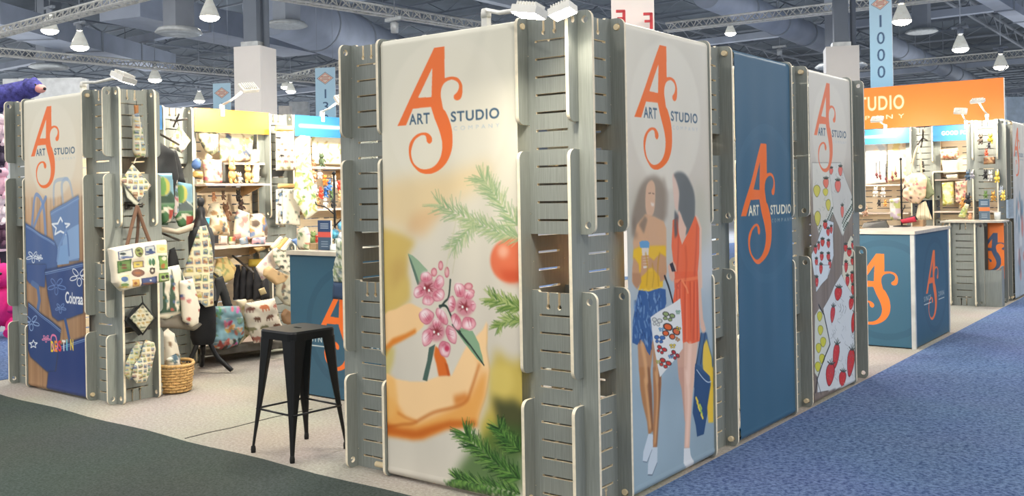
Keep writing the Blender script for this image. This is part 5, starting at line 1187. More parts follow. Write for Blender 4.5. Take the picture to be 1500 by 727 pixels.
def p_trees(cv, s=1):
    wrap(cv, (236, 232, 220)); r = rnd(s); H = cv.y1 - cv.y0
    for f in (.1, .42, .8):
        x = cv.x0 + f * (cv.x1 - cv.x0); w = .05
        P = [(x, cv.y1 - .02)] + [(x + w * (.25 + .15 * k) * (1 if k % 2 else .7), cv.y1 - .02 - H * .14 * (k + 1)) for k in range(6)] + [(x - w * (.25 + .15 * k) * (1 if k % 2 else .7), cv.y1 - .02 - H * .14 * (k + 1)) for k in reversed(range(6))]; cv.fill(P, (58, 96, 78))
    for i in range(14): cv.ell((r.uniform(cv.x0, cv.x1), r.uniform(cv.y0, cv.y1)), .012, .016, [(200, 80, 60), (80, 110, 180), (90, 150, 160), (230, 180, 90)][r.randint(4)], 1, r.rand() * 3)
def p_plain(col, amt=.25, sc=.05):
    def f(cv, s=1): wrap(cv, col); cv.mottle(amt, sc, s)
    return f
def p_skate(cv, s=1): p_confetti(cv, s, (234, 230, 222), ((206, 60, 50), (70, 90, 170), (60, 120, 140), (220, 130, 130)), 14, .022)
def p_stripe(cv, s=1):
    wrap(cv, (236, 226, 200))
    for i in range(40): x = cv.x0 + .03 * i; cv.line([(x, cv.y0), (x + .0, cv.y1)], .006, (190, 150, 100), .8)
def p_poster(top=(44, 70, 110), mid=(214, 90, 80), bot=(60, 84, 110)):
    def f(cv, s=1):
        H = cv.y1 - cv.y0; W = cv.x1 - cv.x0; cv.vgrad([(cv.y0, bot), (cv.y0 + .42 * H, bot), (cv.y0 + .44 * H, mid), (cv.y0 + .6 * H, mid), (cv.y0 + .62 * H, top), (cv.y1, top)])
        for i in range(3): cv.line([(cv.x0 + W * .2, cv.y1 - H * (.12 + .07 * i)), (cv.x1 - W * .2, cv.y1 - H * (.12 + .07 * i))], H * .025, (210, 220, 226), .9)
        for i in range(3): cv.line([(cv.x0 + W * .25, cv.y0 + H * (.12 + .08 * i)), (cv.x1 - W * .25, cv.y0 + H * (.12 + .08 * i))], H * .02, (190, 204, 214), .8)
    return f
def p_floral(cv, s=1): p_confetti(cv, s, (240, 206, 176), ((226, 130, 140), (214, 90, 110), (150, 170, 120), (236, 170, 160), (120, 90, 90)), 40, .02)

def tone(cv): g = cv.im.mean(2, keepdims=True); cv.im = (cv.im * .74 + g * .26) * np.array([.95, .93, .88])
def frame_of(**k):
    if 'x' in k: return (k['x'], 0, 0), (0, 1, 0), (0, 0, 1), (1, 0, 0)
    if 'y' in k: return (0, k['y'], 0), (1, 0, 0), (0, 0, 1), (0, -1, 0)
    o = CAM + FW * k['d']; return tuple(o), tuple(RT), (0, 0, 1), tuple(-FW)
def item(name, label, cat, px, plane, thick=.03, pat=(200, 200, 200), seed=1, group=None, res=.012, parent=None, rim=.3, back=None, cres=.004, flat=False, m=None, sag=None):
    o, ex, ey, n = frame_of(**plane); P2 = []
    for u, v in px: w = np.array(at(u, v, **plane)) - np.array(o); P2.append((float(w @ np.array(ex)), float(w @ np.array(ey))))
    if callable(pat):
        xs = [p[0] for p in P2]; ys = [p[1] for p in P2]; cv = Canvas(min(xs), min(ys), max(xs), max(ys), cres, (220, 220, 220)); pat(cv, seed); tone(cv)
    else: cv = pat
    ob = link(name, soft_mesh(name, P2, (o, ex, ey, n), thick, cv, back, res, rim, flat=flat, m=m, sag=sag), parent)
    if parent is None: tag(ob, label, cat, group)
    return ob
def loop3(name, pts, r, m, parent=None): mb = MB(); mb.tube(pts, r, 8); return mb.build(name, m, parent)
def pxs(P, **k): return [at(u, v, **k) for u, v in P]
def straps(parent, P, plane, r=.011, m=None, off=0): 
    pts = [Vector(p) + Vector(frame_of(**plane)[3]) * off for p in pxs(P, **plane)]; return loop3('strap', catmull([tuple(p) for p in pts]), r, m or CREAM, parent)
CREAM = mat('cream cotton webbing', (228, 218, 196), .8); BROWNM = mat('brown webbing', (110, 82, 64), .8); GREYC = mat('charcoal cloth', (60, 62, 64), .9, bump=.3, bscale=120)
HOOK = mat('dark hook metal', (70, 66, 62), .4, metal=.6)
def hook(label, a, b, r=.007, curl=True):
    a = Vector(a); b = Vector(b); mb = MB(); pts = [a, b] + ([b + Vector((0, 0, .03))] if curl else []); mb.tube(pts, r, 8); mb.box((a.x - .012, a.y - .03, a.z - .03), (a.x + .008, a.y + .03, a.z + .03)); o = mb.build('display_hook', HOOK); return tag(o, label, 'hook')
TBX = dict(x=-4.325); TBY = dict(x=-4.22)
# ---- goods on the stamp-print tower
item('printed_pouch', 'narrow stamp-print pouch hanging at the top of the left tower', 'pouch', [(194, 168), (203, 165), (207, 186), (213, 224), (211, 231), (200, 232), (195, 222)], TBX, .06, lambda c_, s: p_stamps(c_, s, .045, (206, 206, 186)), 3, cres=.003, res=.007)
straps(item('hang_tag', 'small brown tag above the narrow stamp-print pouch', 'tag', [(196, 154), (203, 154), (203, 170), (197, 170)], dict(x=-4.33), .012, (176, 120, 72)), [(200, 148), (200, 156)], dict(x=-4.33), .003, HOOK)
item('pot_holder', 'grey pot holder tucked behind the diamond stamp-print one', 'pot holder', [(179, 262), (196, 246), (214, 278), (200, 303), (186, 290)], dict(x=-4.335), .02, (206, 206, 188))
o = item('pot_holder', 'large diamond-hung stamp-print pot holder above the stamp tote', 'pot holder', [(194, 240), (222, 272), (203, 296), (177, 265)], dict(x=-4.31), .03, lambda c_, s: p_stamps(c_, s, .045), 5, cres=.003, res=.007); straps(o, [(199, 232), (196, 240)], TBX, .004)
o = item('tote_bag', 'big white stamp-print tote hanging from brown straps on the left tower', 'tote bag', [(159, 364), (196, 357), (242, 351), (243, 372), (246, 412), (205, 420), (176, 427), (165, 415)], TBY, .10, lambda c_, s: None, 1, res=.008, rim=.12)
def tote_art():
    o_, ex, ey, n = frame_of(**TBY); P = [(159, 364), (246, 432), (242, 351)]; cs = [at(u, v, **TBY) for u, v in P]
    cv = Canvas(min(c_.y for c_ in cs), min(c_.z for c_ in cs), max(c_.y for c_ in cs), max(c_.z for c_ in cs), .0025, (238, 230, 216), Tplane(x=TBY['x'])); q = lambda P: crop(155, 340, 7.27, P)
    def st(P, edge, inner, blobs=()):
        cv.fill(q(P), edge); cx = sum(p[0] for p in P) / len(P); cy = sum(p[1] for p in P) / len(P); cv.fill(q([(cx + (p[0] - cx) * .84, cy + (p[1] - cy) * .8) for p in P]), inner)
        for (x, y, rx, ry, c_) in blobs: cv.fill(q([(x + rx * math.cos(t), y + ry * math.sin(t)) for t in np.linspace(0, 6.28, 12, endpoint=False)]), c_)
    el = lambda x, y, a, b2: [(x + a * math.cos(t), y + b2 * math.sin(t)) for t in np.linspace(0, 6.28, 20, endpoint=False)]
    st([(88, 210), (250, 172), (255, 262), (95, 298)], (60, 84, 140), (206, 216, 224), [(140, 232, 34, 14, (50, 66, 76)), (180, 268, 70, 12, (86, 110, 180))])
    st(el(313, 212, 42, 55), (96, 92, 58), (150, 170, 90), [(305, 195, 18, 14, (80, 96, 50)), (322, 230, 20, 14, (70, 60, 44))])
    st([(368, 155), (480, 138), (492, 226), (380, 250)], (78, 96, 150), (186, 200, 212), [(432, 212, 50, 16, (60, 86, 160)), (435, 190, 20, 14, (52, 80, 150))])
    st([(498, 135), (620, 135), (622, 218), (505, 222)], (240, 206, 140), (246, 216, 150), [(558, 180, 30, 18, (240, 190, 90))])
    st([(82, 310), (235, 284), (240, 410), (92, 442)], (62, 110, 56), (112, 156, 84), [(150, 350, 34, 10, (120, 66, 60)), (160, 380, 30, 12, (150, 90, 70)), (120, 340, 16, 22, (60, 120, 60))])
    st([(252, 316), (366, 304), (370, 372), (258, 390)], (88, 70, 96), (224, 204, 90), [(310, 345, 22, 9, (130, 130, 120))])
    st([(395, 262), (490, 255), (495, 345), (400, 350)], (240, 222, 160), (196, 214, 210), [(430, 320, 16, 36, (70, 130, 90)), (465, 320, 18, 40, (60, 120, 80))])
    st([(515, 250), (610, 248), (638, 400), (532, 405)], (66, 120, 66), (130, 180, 76), [(575, 280, 28, 22, (228, 226, 206)), (570, 360, 24, 28, (206, 120, 60)), (605, 360, 18, 26, (150, 200, 80))])
    st(el(308, 434, 68, 42), (120, 78, 70), (150, 100, 84), [(308, 434, 40, 12, (186, 110, 66))])
    st(el(452, 412, 34, 36), (60, 50, 48), (96, 84, 78), [(452, 410, 14, 14, (220, 216, 204)), (430, 388, 9, 9, (40, 36, 36)), (474, 388, 9, 9, (40, 36, 36))])
    st([(110, 468), (218, 455), (232, 590), (120, 600)], (246, 226, 160), (200, 216, 206), [(165, 500, 42, 28, (70, 110, 186)), (170, 560, 46, 18, (110, 150, 76)), (170, 585, 44, 10, (206, 180, 70))])
    st([(250, 508), (325, 502), (332, 575), (258, 582)], (214, 150, 76), (236, 190, 96), [(285, 545, 18, 16, (170, 90, 50))])
    st([(342, 492), (512, 468), (520, 555), (350, 578)], (48, 58, 110), (66, 88, 160), [(430, 548, 70, 14, (150, 100, 90)), (440, 512, 12, 10, (220, 226, 220))])
    st([(525, 438), (642, 428), (648, 520), (530, 535)], (76, 120, 50), (150, 190, 90), [(570, 480, 20, 22, (60, 52, 50)), (612, 470, 20, 18, (50, 44, 44)), (590, 505, 40, 8, (220, 220, 200))])
    cv.T = None; tone(cv); return cv
cva = tote_art(); P2 = [(at(u, v, **TBY).y, at(u, v, **TBY).z) for u, v in [(159, 364), (196, 357), (242, 351), (243, 372), (246, 412), (205, 420), (176, 427), (165, 415)]]
o.data = soft_mesh('tote_bag', P2, frame_of(**TBY), .10, cva, None, .0055, .10)
straps(o, [(186, 360), (192, 335), (200, 305), (201, 303)], dict(x=-4.24), .014, BROWNM); straps(o, [(220, 356), (210, 330), (202, 305), (201, 303)], dict(x=-4.24), .014, BROWNM); straps(o, [(200, 358), (202, 335), (203, 310)], dict(x=-4.27), .012, mat('dark brown webbing', (84, 62, 48), .8))
hook('dark metal hook holding the brown tote straps', (-4.42, at(201, 303, x=-4.3).y, at(201, 303, x=-4.3).z + .01), (-4.23, at(201, 303, x=-4.3).y, at(201, 303, x=-4.3).z))
item('pot_holder', 'black pot holder tucked behind the small black-edged print one', 'pot holder', [(182, 470), (198, 448), (205, 452), (214, 486), (203, 492)], dict(x=-4.335), .02, (50, 52, 50))
def p_edge(cv, s): p_bears(cv, s, .016, (214, 214, 190), ((60, 90, 60), (40, 40, 40), (120, 130, 80), (190, 150, 60)), 2.3)
o = item('pot_holder', 'diamond-hung black-edged print pot holder under the stamp tote', 'pot holder', [(209, 442), (229, 466), (209, 492), (187, 466)], dict(x=-4.305), .03, (34, 36, 36), rim=.2); item('print_face', None, None, [(209, 446), (226, 466), (209, 488), (190, 466)], dict(x=-4.289), .012, p_edge, 3, parent=o, cres=.003); straps(o, [(208, 434), (209, 443)], TBX, .004, HOOK)
item('oven_mitt', 'green stamp-print oven mitt hanging left behind the front mitt', 'oven mitt', [(200, 502), (210, 500), (208, 530), (202, 552), (190, 558), (182, 550), (184, 532), (192, 514)], dict(x=-4.32), .04, lambda c_, s: p_stamps(c_, s, .038, (196, 204, 170)), 8, cres=.003, res=.007)
item('oven_mitt', 'stamp-print oven mitt hanging at the bottom of the left tower, front one', 'oven mitt', [(213, 498), (226, 502), (228, 512), (222, 540), (214, 560), (200, 562), (193, 552), (196, 536), (206, 522), (209, 508)], dict(x=-4.285), .05, lambda c_, s: p_stamps(c_, s, .038), 9, cres=.003, res=.007)
# ---- around the apron tower (left inner wall)
X1 = dict(x=-5.35)
o = item('pot_holder', 'floral diamond pot holder hanging high on the apron tower', 'pot holder', [(262, 184), (280, 206), (266, 225), (248, 214), (252, 200)], dict(x=-5.38), .03, lambda c_, s: p_confetti(c_, s, (228, 226, 206), ((90, 90, 100), (190, 180, 90), (110, 140, 110), (150, 120, 130)), 60, .018), 4); straps(o, [(258, 172), (262, 184)], dict(x=-5.38), .004, HOOK)
mb = MB(); a = at(258, 177, x=-5.43)
for dy, dz in ((-.09, .0), (.09, .02), (0, .06), (-.06, -.06)): mb.tube([a, a + Vector((.05, dy, dz))], .009, 8)
tag(mb.build('display_hook', HOOK), 'dark branching hook above the floral pot holder', 'hook')
def armbar(label, p, q, r=.011): mb = MB(); mb.tube([p, q], r, 8); return tag(mb.build('display_hook', HOOK), label, 'hook')
armbar('long dark slanting arm above the black aprons', at(230, 194, x=-5.1), at(262, 212, x=-5.35)); armbar('dark slanting arm below the park-print totes', at(233, 340, x=-5.0), at(262, 352, x=-5.35)); armbar('dark arm holding the charcoal aprons above the bear tote', at(372, 400, x=-4.95), at(341, 375, x=-5.6)); armbar('short dark arm beside the black fleece', at(319, 405, x=-5.0), at(300, 392, x=-5.5))
BLK = (34, 36, 38)
item('black_apron', 'wide black apron hanging left under the slanting arm', 'apron', [(226, 212), (234, 208), (246, 216), (256, 222), (262, 258), (256, 300), (230, 300)], dict(x=-5.05), .05, BLK); item('black_apron', 'narrow black apron hanging right of the wide one', 'apron', [(248, 222), (258, 220), (264, 236), (272, 268), (262, 270), (252, 250)], dict(x=-5.2), .05, BLK)
item('tote_bag', 'dark green tote edge behind the park-print tote', 'tote bag', [(228, 258), (236, 254), (250, 310), (246, 330), (234, 330)], dict(x=-5.0), .04, (60, 90, 74)); item('tote_bag', 'park-print tote with a yellow and green balloon', 'tote bag', [(231, 254), (252, 254), (256, 300), (250, 325), (238, 328), (233, 300)], dict(x=-4.96), .06, p_park, 2)
item('tote_bag', 'pink and blue print tote between the two park totes', 'tote bag', [(250, 258), (260, 262), (262, 310), (254, 322)], dict(x=-5.05), .04, lambda c_, s: p_confetti(c_, s, (206, 200, 206), ((200, 110, 120), (120, 160, 200), (90, 120, 110)), 40, .02), 5)
item('tote_bag', 'park-print tote with a red square, right of the balloon one', 'tote bag', [(259, 266), (281, 270), (283, 322), (277, 336), (262, 332), (256, 318)], dict(x=-5.08), .07, p_park, 6)
item('paper_folder', 'pale fanned card display standing under the park totes', 'display tray', [(232, 330), (258, 336), (285, 326), (282, 338), (262, 344), (236, 340)], dict(x=-5.0), .05, (188, 176, 156))
item('black_shirt', 'black cloth hanging right beside the big stamp tote', 'shirt', [(248, 366), (256, 362), (260, 376), (268, 412), (258, 410), (252, 400), (246, 408), (246, 380)], dict(x=-5.0), .05, BLK)
item('tote_bag', 'cream tote with dark green pine trees', 'tote bag', [(232, 394), (262, 388), (272, 412), (268, 458), (244, 468), (232, 466)], dict(x=-4.9), .07, p_trees, 2)
item('tote_bag', 'cream tote printed with small red and blue skaters', 'tote bag', [(262, 412), (282, 408), (293, 450), (290, 474), (280, 480), (267, 470)], dict(x=-4.85), .07, p_skate, 4)
item('display_tray', 'dark grey wedge tray under the pine tree tote', 'tray', [(232, 468), (262, 462), (298, 474), (284, 485), (262, 482), (232, 480)], dict(x=-4.95), .10, (128, 122, 112))
item('cloth_bundle', 'tall white printed bag standing in the woven basket', 'bag', [(236, 490), (246, 482), (254, 488), (262, 520), (262, 552), (240, 556), (236, 540)], dict(x=-4.62), .12, lambda c_, s: p_confetti(c_, s, (232, 228, 218), ((150, 120, 90), (120, 130, 140), (90, 140, 160)), 20, .02), 6)
item('folded_towel', 'folded teal-striped towel leaning in the woven basket', 'towel', [(244, 526), (258, 518), (266, 540), (262, 556), (246, 556)], dict(x=-4.5), .08, lambda c_, s: p_confetti(c_, s, (226, 224, 214), ((60, 100, 130), (50, 90, 80), (240, 240, 236)), 24, .03), 9)
# basket
bk = thing('woven_basket', 'woven rattan basket on the booth floor beside the left tower', 'basket', (-4.50, .72, 0)); WICK = mat('rattan weave', (188, 152, 96), .7, var=.15, vscale=60)
mb = MB(); mb.lathe([(.001, .012), (.15, .012), (.155, .03)], n=28); mb.build('base', WICK, bk); mb = MB()
for k in range(9):
    z = .02 + k * .022; r = .155 + .028 * k / 9; mb.tube([((r + .006 * (1 if (j + k) % 2 else -1)) * math.cos(2 * PI * j / 28), (r + .006 * (1 if (j + k) % 2 else -1)) * math.sin(2 * PI * j / 28) * .85, z) for j in range(28)], .0115, 6, closed=True)
mb.build('woven_side', WICK, bk); mb = MB()
for j in range(28): a = 2 * PI * j / 28; mb.tube([(.155 * math.cos(a), .155 * .85 * math.sin(a), .01), (.183 * math.cos(a), .183 * .85 * math.sin(a), .215)], .006, 5)
mb.build('stakes', WICK, bk)['kind'] = 'stuff'; mb = MB(); mb.tube([(.186 * math.cos(2 * PI * j / 32), .186 * .85 * math.sin(2 * PI * j / 32), .225 + .012 * abs(math.sin(2 * PI * j / 32)) ** 6) for j in range(32)], .014, 8, closed=True); mb.build('rim', WICK, bk)
# mannequin
mp = at(298, 520, x=-5.0); mx, my = -5.0, mp.y; t = thing('dress_form', 'black dress form on curved legs wearing the stamp-print apron', 'mannequin', (mx, my, 0)); z = lambda v: at(290, v, x=mx).z
mb = MB(); mb.lathe([(.001, z(289)), (.028, z(291)), (.034, z(296)), (.026, z(301)), (.020, z(303)), (.034, z(306)), (.040, z(312)), (.034, z(318)), (.05, z(324)), (.075, z(332))], n=20); mb.build('neck_finial', mat('black varnished wood', (36, 36, 38), .3), t)
mb = MB(); zz = z(332); mb.lathe([(.05, zz + .01), (.09, zz - .02), (.115, zz - .10), (.11, zz - .28), (.09, zz - .42), (.12, zz - .58), (.12, z(450) + .05)], n=28); mb.build('torso', GREYC, t)
mb = MB(); mb.lathe([(.11, z(446)), (.115, z(470)), (.11, z(495)), (.09, z(505)), (.001, z(505))], n=28); mb.build('black_skirt', BLACKC, t); mb = MB(); mb.tube([(0, 0, z(505)), (0, 0, .16)], .022, 12); mb.build('pole', BLACKM, t)
for a in (0.5, 2.6, 4.7):
    mb = MB(); c_, s_ = math.cos(a), math.sin(a); mb.tube(catmull([(0, 0, .36), (.05 * c_, .05 * s_, .30), (.12 * c_, .12 * s_, .16), (.20 * c_, .20 * s_, .08), (.27 * c_, .27 * s_, .022)]).tolist(), .022, 8); mb.build('leg', BLACKM, t)
item('apron', 'stamp-print apron worn by the dress form', 'apron', [(287, 332), (298, 330), (305, 345), (312, 372), (313, 448), (296, 450), (284, 440), (272, 420), (268, 400), (272, 384), (279, 358)], dict(x=mx + .10), .04, lambda c_, s: p_stamps(c_, s, .075, (234, 228, 190)), 21, res=.01, sag=.05)
# ---- yellow header bay
item('tote_bag', 'dark-edged patterned tote hanging top left under the yellow header', 'tote bag', [(289, 193), (320, 193), (320, 222), (311, 229), (300, 222), (291, 204)], dict(x=-5.5), .06, lambda c_, s: p_confetti(c_, s, (196, 186, 150), ((120, 130, 90), (90, 90, 80), (230, 226, 206)), 60, .02), 2)
item('printed_cloth', 'wide animal-print cloth hanging under the middle of the yellow header', 'cloth', [(321, 194), (372, 197), (368, 236), (322, 238)], dict(x=-5.55), .05, lambda c_, s: p_confetti(c_, s, (236, 222, 190), ((214, 150, 80), (190, 160, 120), (120, 140, 90), (150, 120, 110), (70, 90, 130)), 45, .035), 7)
item('gift_box', 'upright white card box right of the animal-print cloth', 'box', [(369, 219), (378, 219), (378, 239), (369, 239)], dict(x=-5.45), .08, (228, 216, 190), rim=.1)
item('plush_toy', 'round blue plush at the left end of the figure shelf', 'plush toy', [(284, 234), (290, 232), (293, 240), (291, 248), (285, 249), (281, 242)], dict(x=-5.35), .08, (80, 110, 160)); item('folded_cloth', 'yellow and blue folded cloth under the round blue plush', 'cloth', [(283, 250), (296, 252), (296, 261), (284, 260)], dict(x=-5.38), .08, (220, 180, 110)); item('picture_box', 'floral print box left of the dark figure backdrop', 'box', [(297, 234), (324, 234), (325, 268), (299, 268)], dict(x=-5.45), .06, p_floral, 3, rim=.1)
item('backdrop_card', 'dark card backdrop behind the golden animal figures', 'card', [(325, 238), (369, 239), (368, 268), (325, 268)], dict(x=-5.52), .03, (84, 84, 80), rim=.05)
item('gift_box', 'stacked white boxes at the right end of the figure shelf', 'box', [(370, 240), (377, 240), (377, 268), (370, 268)], dict(x=-5.45), .08, (232, 218, 186), rim=.1)
GOLD = mat('tan figure plush', (206, 166, 104), .8)
def critter(name, label, cat, p, h, col, ears=.5, legs=True, rz=0, group=None, limbs=True, nose=(30, 26, 24)):
    """a small soft toy animal: body, head, muzzle, ears, four limbs and eyes; stands (or hangs) with its lowest point at p"""
    m = mat('toy cloth %d %d %d' % tuple(col), col, .9, bump=.4, bscale=90); t = thing(name, label, cat, p, rz, group)
    mb = MB(); mb.ball((0, 0, h * .36), (h * .19, h * .17, h * .25), n=14); mb.ball((h * .02, 0, h * .70), (h * .17, h * .16, h * .155), n=14); mb.ball((h * .15, 0, h * .66), (h * .09, h * .08, h * .065), n=10)
    for s in (-1, 1):
        mb.ball((-h * .01, s * h * .11, h * (.82 + ears * .08)), (h * .035, h * .05, h * (.05 + ears * .14)), n=10)
        if limbs: mb.tube([(h * .04, s * h * .13, h * .50), (h * .12, s * h * .19, h * .40), (h * .17, s * h * .20, h * .30)], [h * .06, h * .052, h * .05], 8); mb.tube([(h * .02, s * h * .10, h * .18), (h * .08, s * h * .13, h * .08), (h * .17, s * h * .14, h * .05)], [h * .08, h * .065, h * .052], 8)
    mb.build('body', m, t); mb = MB(); dk = mat('toy black bead', nose, .3)
    for s in (-1, 1): mb.ball((h * .165, s * h * .065, h * .74), h * .018, n=8)
    mb.ball((h * .24, 0, h * .67), h * .022, n=8); mb.build('face', dk, t); return t
# figures face +x
def on(u, v, x): return at(u, v, x=x)
p = on(340, 267, -5.42); critter('animal_figure', 'golden long-eared rabbit figure before the dark card', 'figurine', (p.x, p.y, 1.712), .22, (206, 166, 104), 1.6); p = on(363, 267, -5.42); critter('animal_figure', 'golden fawn figure at the right of the dark card', 'figurine', (p.x, p.y, 1.712), .20, (214, 176, 110), 1.1)
p = on(351, 267, -5.42); critter('animal_figure', 'small white and grey figure between rabbit and fawn', 'figurine', (p.x, p.y, 1.712), .12, (196, 190, 178), .4); p = on(336, 236, -5.50); critter('animal_figure', 'grey plush figure on the small top shelf', 'figurine', (p.x, p.y, 1.922), .11, (110, 110, 112), .6) if 0 else None
for i, (u, v, hh, col, lab) in enumerate(((313, 288, .10, (220, 160, 120), 'tiny peach plush hanging leftmost over the middle shelf'), (327, 286, .10, (120, 96, 80), 'tiny brown plush hanging second over the middle shelf'), (349, 286, .13, (60, 54, 50), 'small dark plush hanging below the gold fawn'), (331, 310, .20, (150, 112, 84), 'brown plush hanging above the middle shelf bags'), (353, 302, .16, (86, 70, 62), 'dark brown plush hanging right of the brown one'), (292, 318, .18, (150, 160, 176), 'grey blue plush left of the teal cup'))):
    q = on(u, v + hh * 75, -5.5); critter('plush_toy', lab, 'plush toy', q, hh, col, .5)
item('tote_bag', 'white print bag standing left on the middle shelf', 'tote bag', [(309, 298), (320, 296), (333, 324), (336, 345), (305, 344), (303, 318)], dict(x=-5.45), .12, lambda c_, s: p_confetti(c_, s, (236, 222, 196), ((190, 140, 90), (110, 120, 90), (206, 170, 120), (90, 100, 120)), 40, .025), 3)
item('tote_bag', 'white tote with a framed green picture on the middle shelf', 'tote bag', [(348, 306), (364, 312), (366, 352), (342, 350), (344, 326)], dict(x=-5.42), .10, lambda c_, s: p_confetti(c_, s, (242, 232, 212), ((130, 150, 90), (220, 150, 150), (120, 160, 200)), 12, .035), 5)
item('tote_bag', 'cream tote with an orange sleeping animal print', 'tote bag', [(366, 314), (386, 312), (391, 334), (390, 352), (364, 350)], dict(x=-5.40), .10, lambda c_, s: p_confetti(c_, s, (240, 228, 206), ((226, 150, 80), (90, 120, 180), (120, 100, 90)), 14, .045), 8)
t = thing('paper_cup', 'teal drinking cup between the left shelf bags', 'cup', on(301, 336, -5.3), math.radians(10)); mb = MB(); mb.lathe([(.001, 0), (.03, 0), (.042, .11), (.039, .11), (.028, .006), (.001, .006)], n=20); mb.build('cup_body', mat('teal cup', (70, 176, 206), .4), t); mb = MB(); mb.tube([(.043 * math.cos(a), .043 * math.sin(a), .11) for a in np.linspace(0, 6.2, 20)], .004, 6, closed=True); mb.build('rim', WHITEM, t)
def boxy(name, label, cat, u0, u1, v, h, x, col, dep=.08, rot=0):
    a = on(u0, v, x); b = on(u1, v, x); t = thing(name, label, cat, (x, (a.y + b.y) / 2, a.z), rot); w = abs(b.y - a.y); m = mat('box %d %d %d' % tuple(col), col, .6)
    mb = MB(); mb.box((-dep, -w / 2, 0), (0, w / 2, h * .86)); mb.build('box_body', m, t); mb = MB(); mb.box((-dep - .003, -w / 2 - .003, h * .86), (.003, w / 2 + .003, h)); mb.build('box_lid', mat('lid %d %d %d' % tuple(col), tuple(min(255, c_ + 14) for c_ in col), .6), t); return t
boxy('gift_box', 'small black box on the middle shelf edge', 'box', 311, 320, 357, .075, -5.28, (46, 46, 48)); boxy('gift_box', 'small brown box stacked beside the black box', 'box', 388 - 68, 320, 357, .03, -5.30, (200, 180, 170)) if 0 else None
item('postcard', 'pale pink card left of the landscape card on the middle shelf', 'card', [(322, 346), (333, 346), (333, 358), (322, 358)], dict(x=-5.27), .01, (226, 200, 186), flat=True); item('postcard', 'small landscape card on the middle shelf', 'card', [(335, 347), (345, 347), (345, 359), (335, 359)], dict(x=-5.27), .01, p_park, 3, flat=True)
item('folded_card', 'blue and gold folded card right of the landscape card', 'card', [(350, 350), (362, 346), (364, 358), (352, 359)], dict(x=-5.27), .03, lambda c_, s: p_confetti(c_, s, (150, 170, 200), ((90, 120, 170), (214, 180, 130)), 8, .02), 3)
item('tissue_pack', 'blue and pink print pack at the right end of the middle shelf', 'pack', [(369, 349), (388, 347), (388, 360), (369, 359)], dict(x=-5.27), .05, lambda c_, s: p_confetti(c_, s, (140, 160, 196), ((70, 90, 140), (214, 150, 170)), 10, .03), 4)
item('tote_bag', 'glowing yellow floral tote hanging below the middle shelf', 'tote bag', [(318, 379), (332, 376), (346, 392), (340, 410), (322, 418), (312, 404)], dict(x=-5.35), .08, lambda c_, s: p_leaves(c_, s, (240, 214, 130), ((226, 170, 90), (236, 230, 190), (180, 190, 110)), 40, .03), 5)
item('black_fleece', 'black fleece hanging right of the dress form', 'fleece', [(315, 408), (326, 404), (334, 428), (341, 452), (328, 452), (322, 430), (316, 452), (312, 440)], dict(x=-5.2), .08, BLK)
for i, (u, lab) in enumerate(((348, 'charcoal apron hanging leftmost over the ocean tote'), (357, 'second charcoal apron from the left over the ocean tote'), (366, 'third charcoal apron, left of the one over the bear tote'), (377, 'dark apron hanging above the bear tote'), (388, 'rightmost dark apron near the brown tag'))):
    item('dark_apron', lab, 'apron', [(u - 3, 388 + i * 2), (u + 3, 388 + i * 2), (u + 6, 420), (u + 7, 438), (u - 6, 440), (u - 6, 418)], dict(x=-5.38 + .04 * i), .05, (50, 50, 54) if i % 2 else (38, 38, 42))
item('folded_towel', 'bright yellow folded towel under the middle shelf', 'towel', [(365, 380), (386, 379), (386, 392), (364, 390)], dict(x=-5.5), .06, (244, 214, 90))
item('kraft_tag', 'small kraft tag on the rightmost dark apron', 'tag', [(378, 424), (387, 421), (391, 430), (382, 433)], dict(x=-5.1), .01, (216, 196, 150), flat=True)
item('tote_bag', 'sky blue tote printed with orange sea animals', 'tote bag', [(312, 449), (350, 448), (357, 470), (357, 492), (348, 506), (326, 513), (306, 508), (298, 494), (312, 486)], dict(x=-5.12), .10, p_ocean, 3, res=.01)
item('tote_bag', 'light cloth tote peeking out between ocean and bear totes', 'tote bag', [(345, 440), (360, 438), (370, 460), (366, 490), (350, 506), (356, 480)], dict(x=-5.22), .06, lambda c_, s: p_leaves(c_, s, (232, 220, 190), ((226, 200, 80), (150, 170, 90)), 20, .02), 3)
item('tote_bag', 'cream tote printed with brown, black and orange bears', 'tote bag', [(360, 444), (402, 437), (410, 470), (418, 490), (400, 500), (372, 503), (364, 486), (358, 460)], dict(x=-5.10), .09, lambda c_, s: p_bears(c_, s, .052), 12, res=.01)
item('display_tray', 'low dark plinth along the floor under the bear tote', 'plinth', [(300, 508), (430, 494), (430, 508), (300, 522)], dict(x=-5.26), .2, (92, 88, 80), rim=.1)
# ---- tower between the headers
item('tea_towel', 'animal-print tea towel on a yellow band, top of the middle tower', 'tea towel', [(404, 188), (430, 190), (432, 250), (404, 250)], dict(x=-5.38), .03, lambda c_, s: p_bears(c_, s, .032, (240, 230, 222), ((120, 80, 60), (40, 40, 44), (180, 110, 100), (160, 170, 120)), 2.7), 7); item('yellow_band', 'yellow cardboard hanger at the top of the animal tea towel', 'hanger', [(403, 184), (430, 184), (430, 192), (403, 192)], dict(x=-5.36), .03, (236, 196, 110), rim=.1)
for i, (u0, u1, s, lab) in enumerate(((404, 410, 3, 'leftmost fanned tea towel of the lower stack'), (409, 416, 5, 'blue-edged tea towel in the middle of the lower stack'), (414, 438, 9, 'front white bird-print tea towel of the lower stack'))):
    item('tea_towel', lab, 'tea towel', [(u0, 278), (u1, 276), (u1 + 2, 331), (u0, 329)], dict(x=-5.36 + .03 * i), .03, lambda c_, s_: p_confetti(c_, s_, (238, 234, 226), ((140, 150, 150), (90, 110, 120), (180, 200, 170)) if i == 2 else ((70, 110, 160), (50, 60, 70)), 18, .018), s)
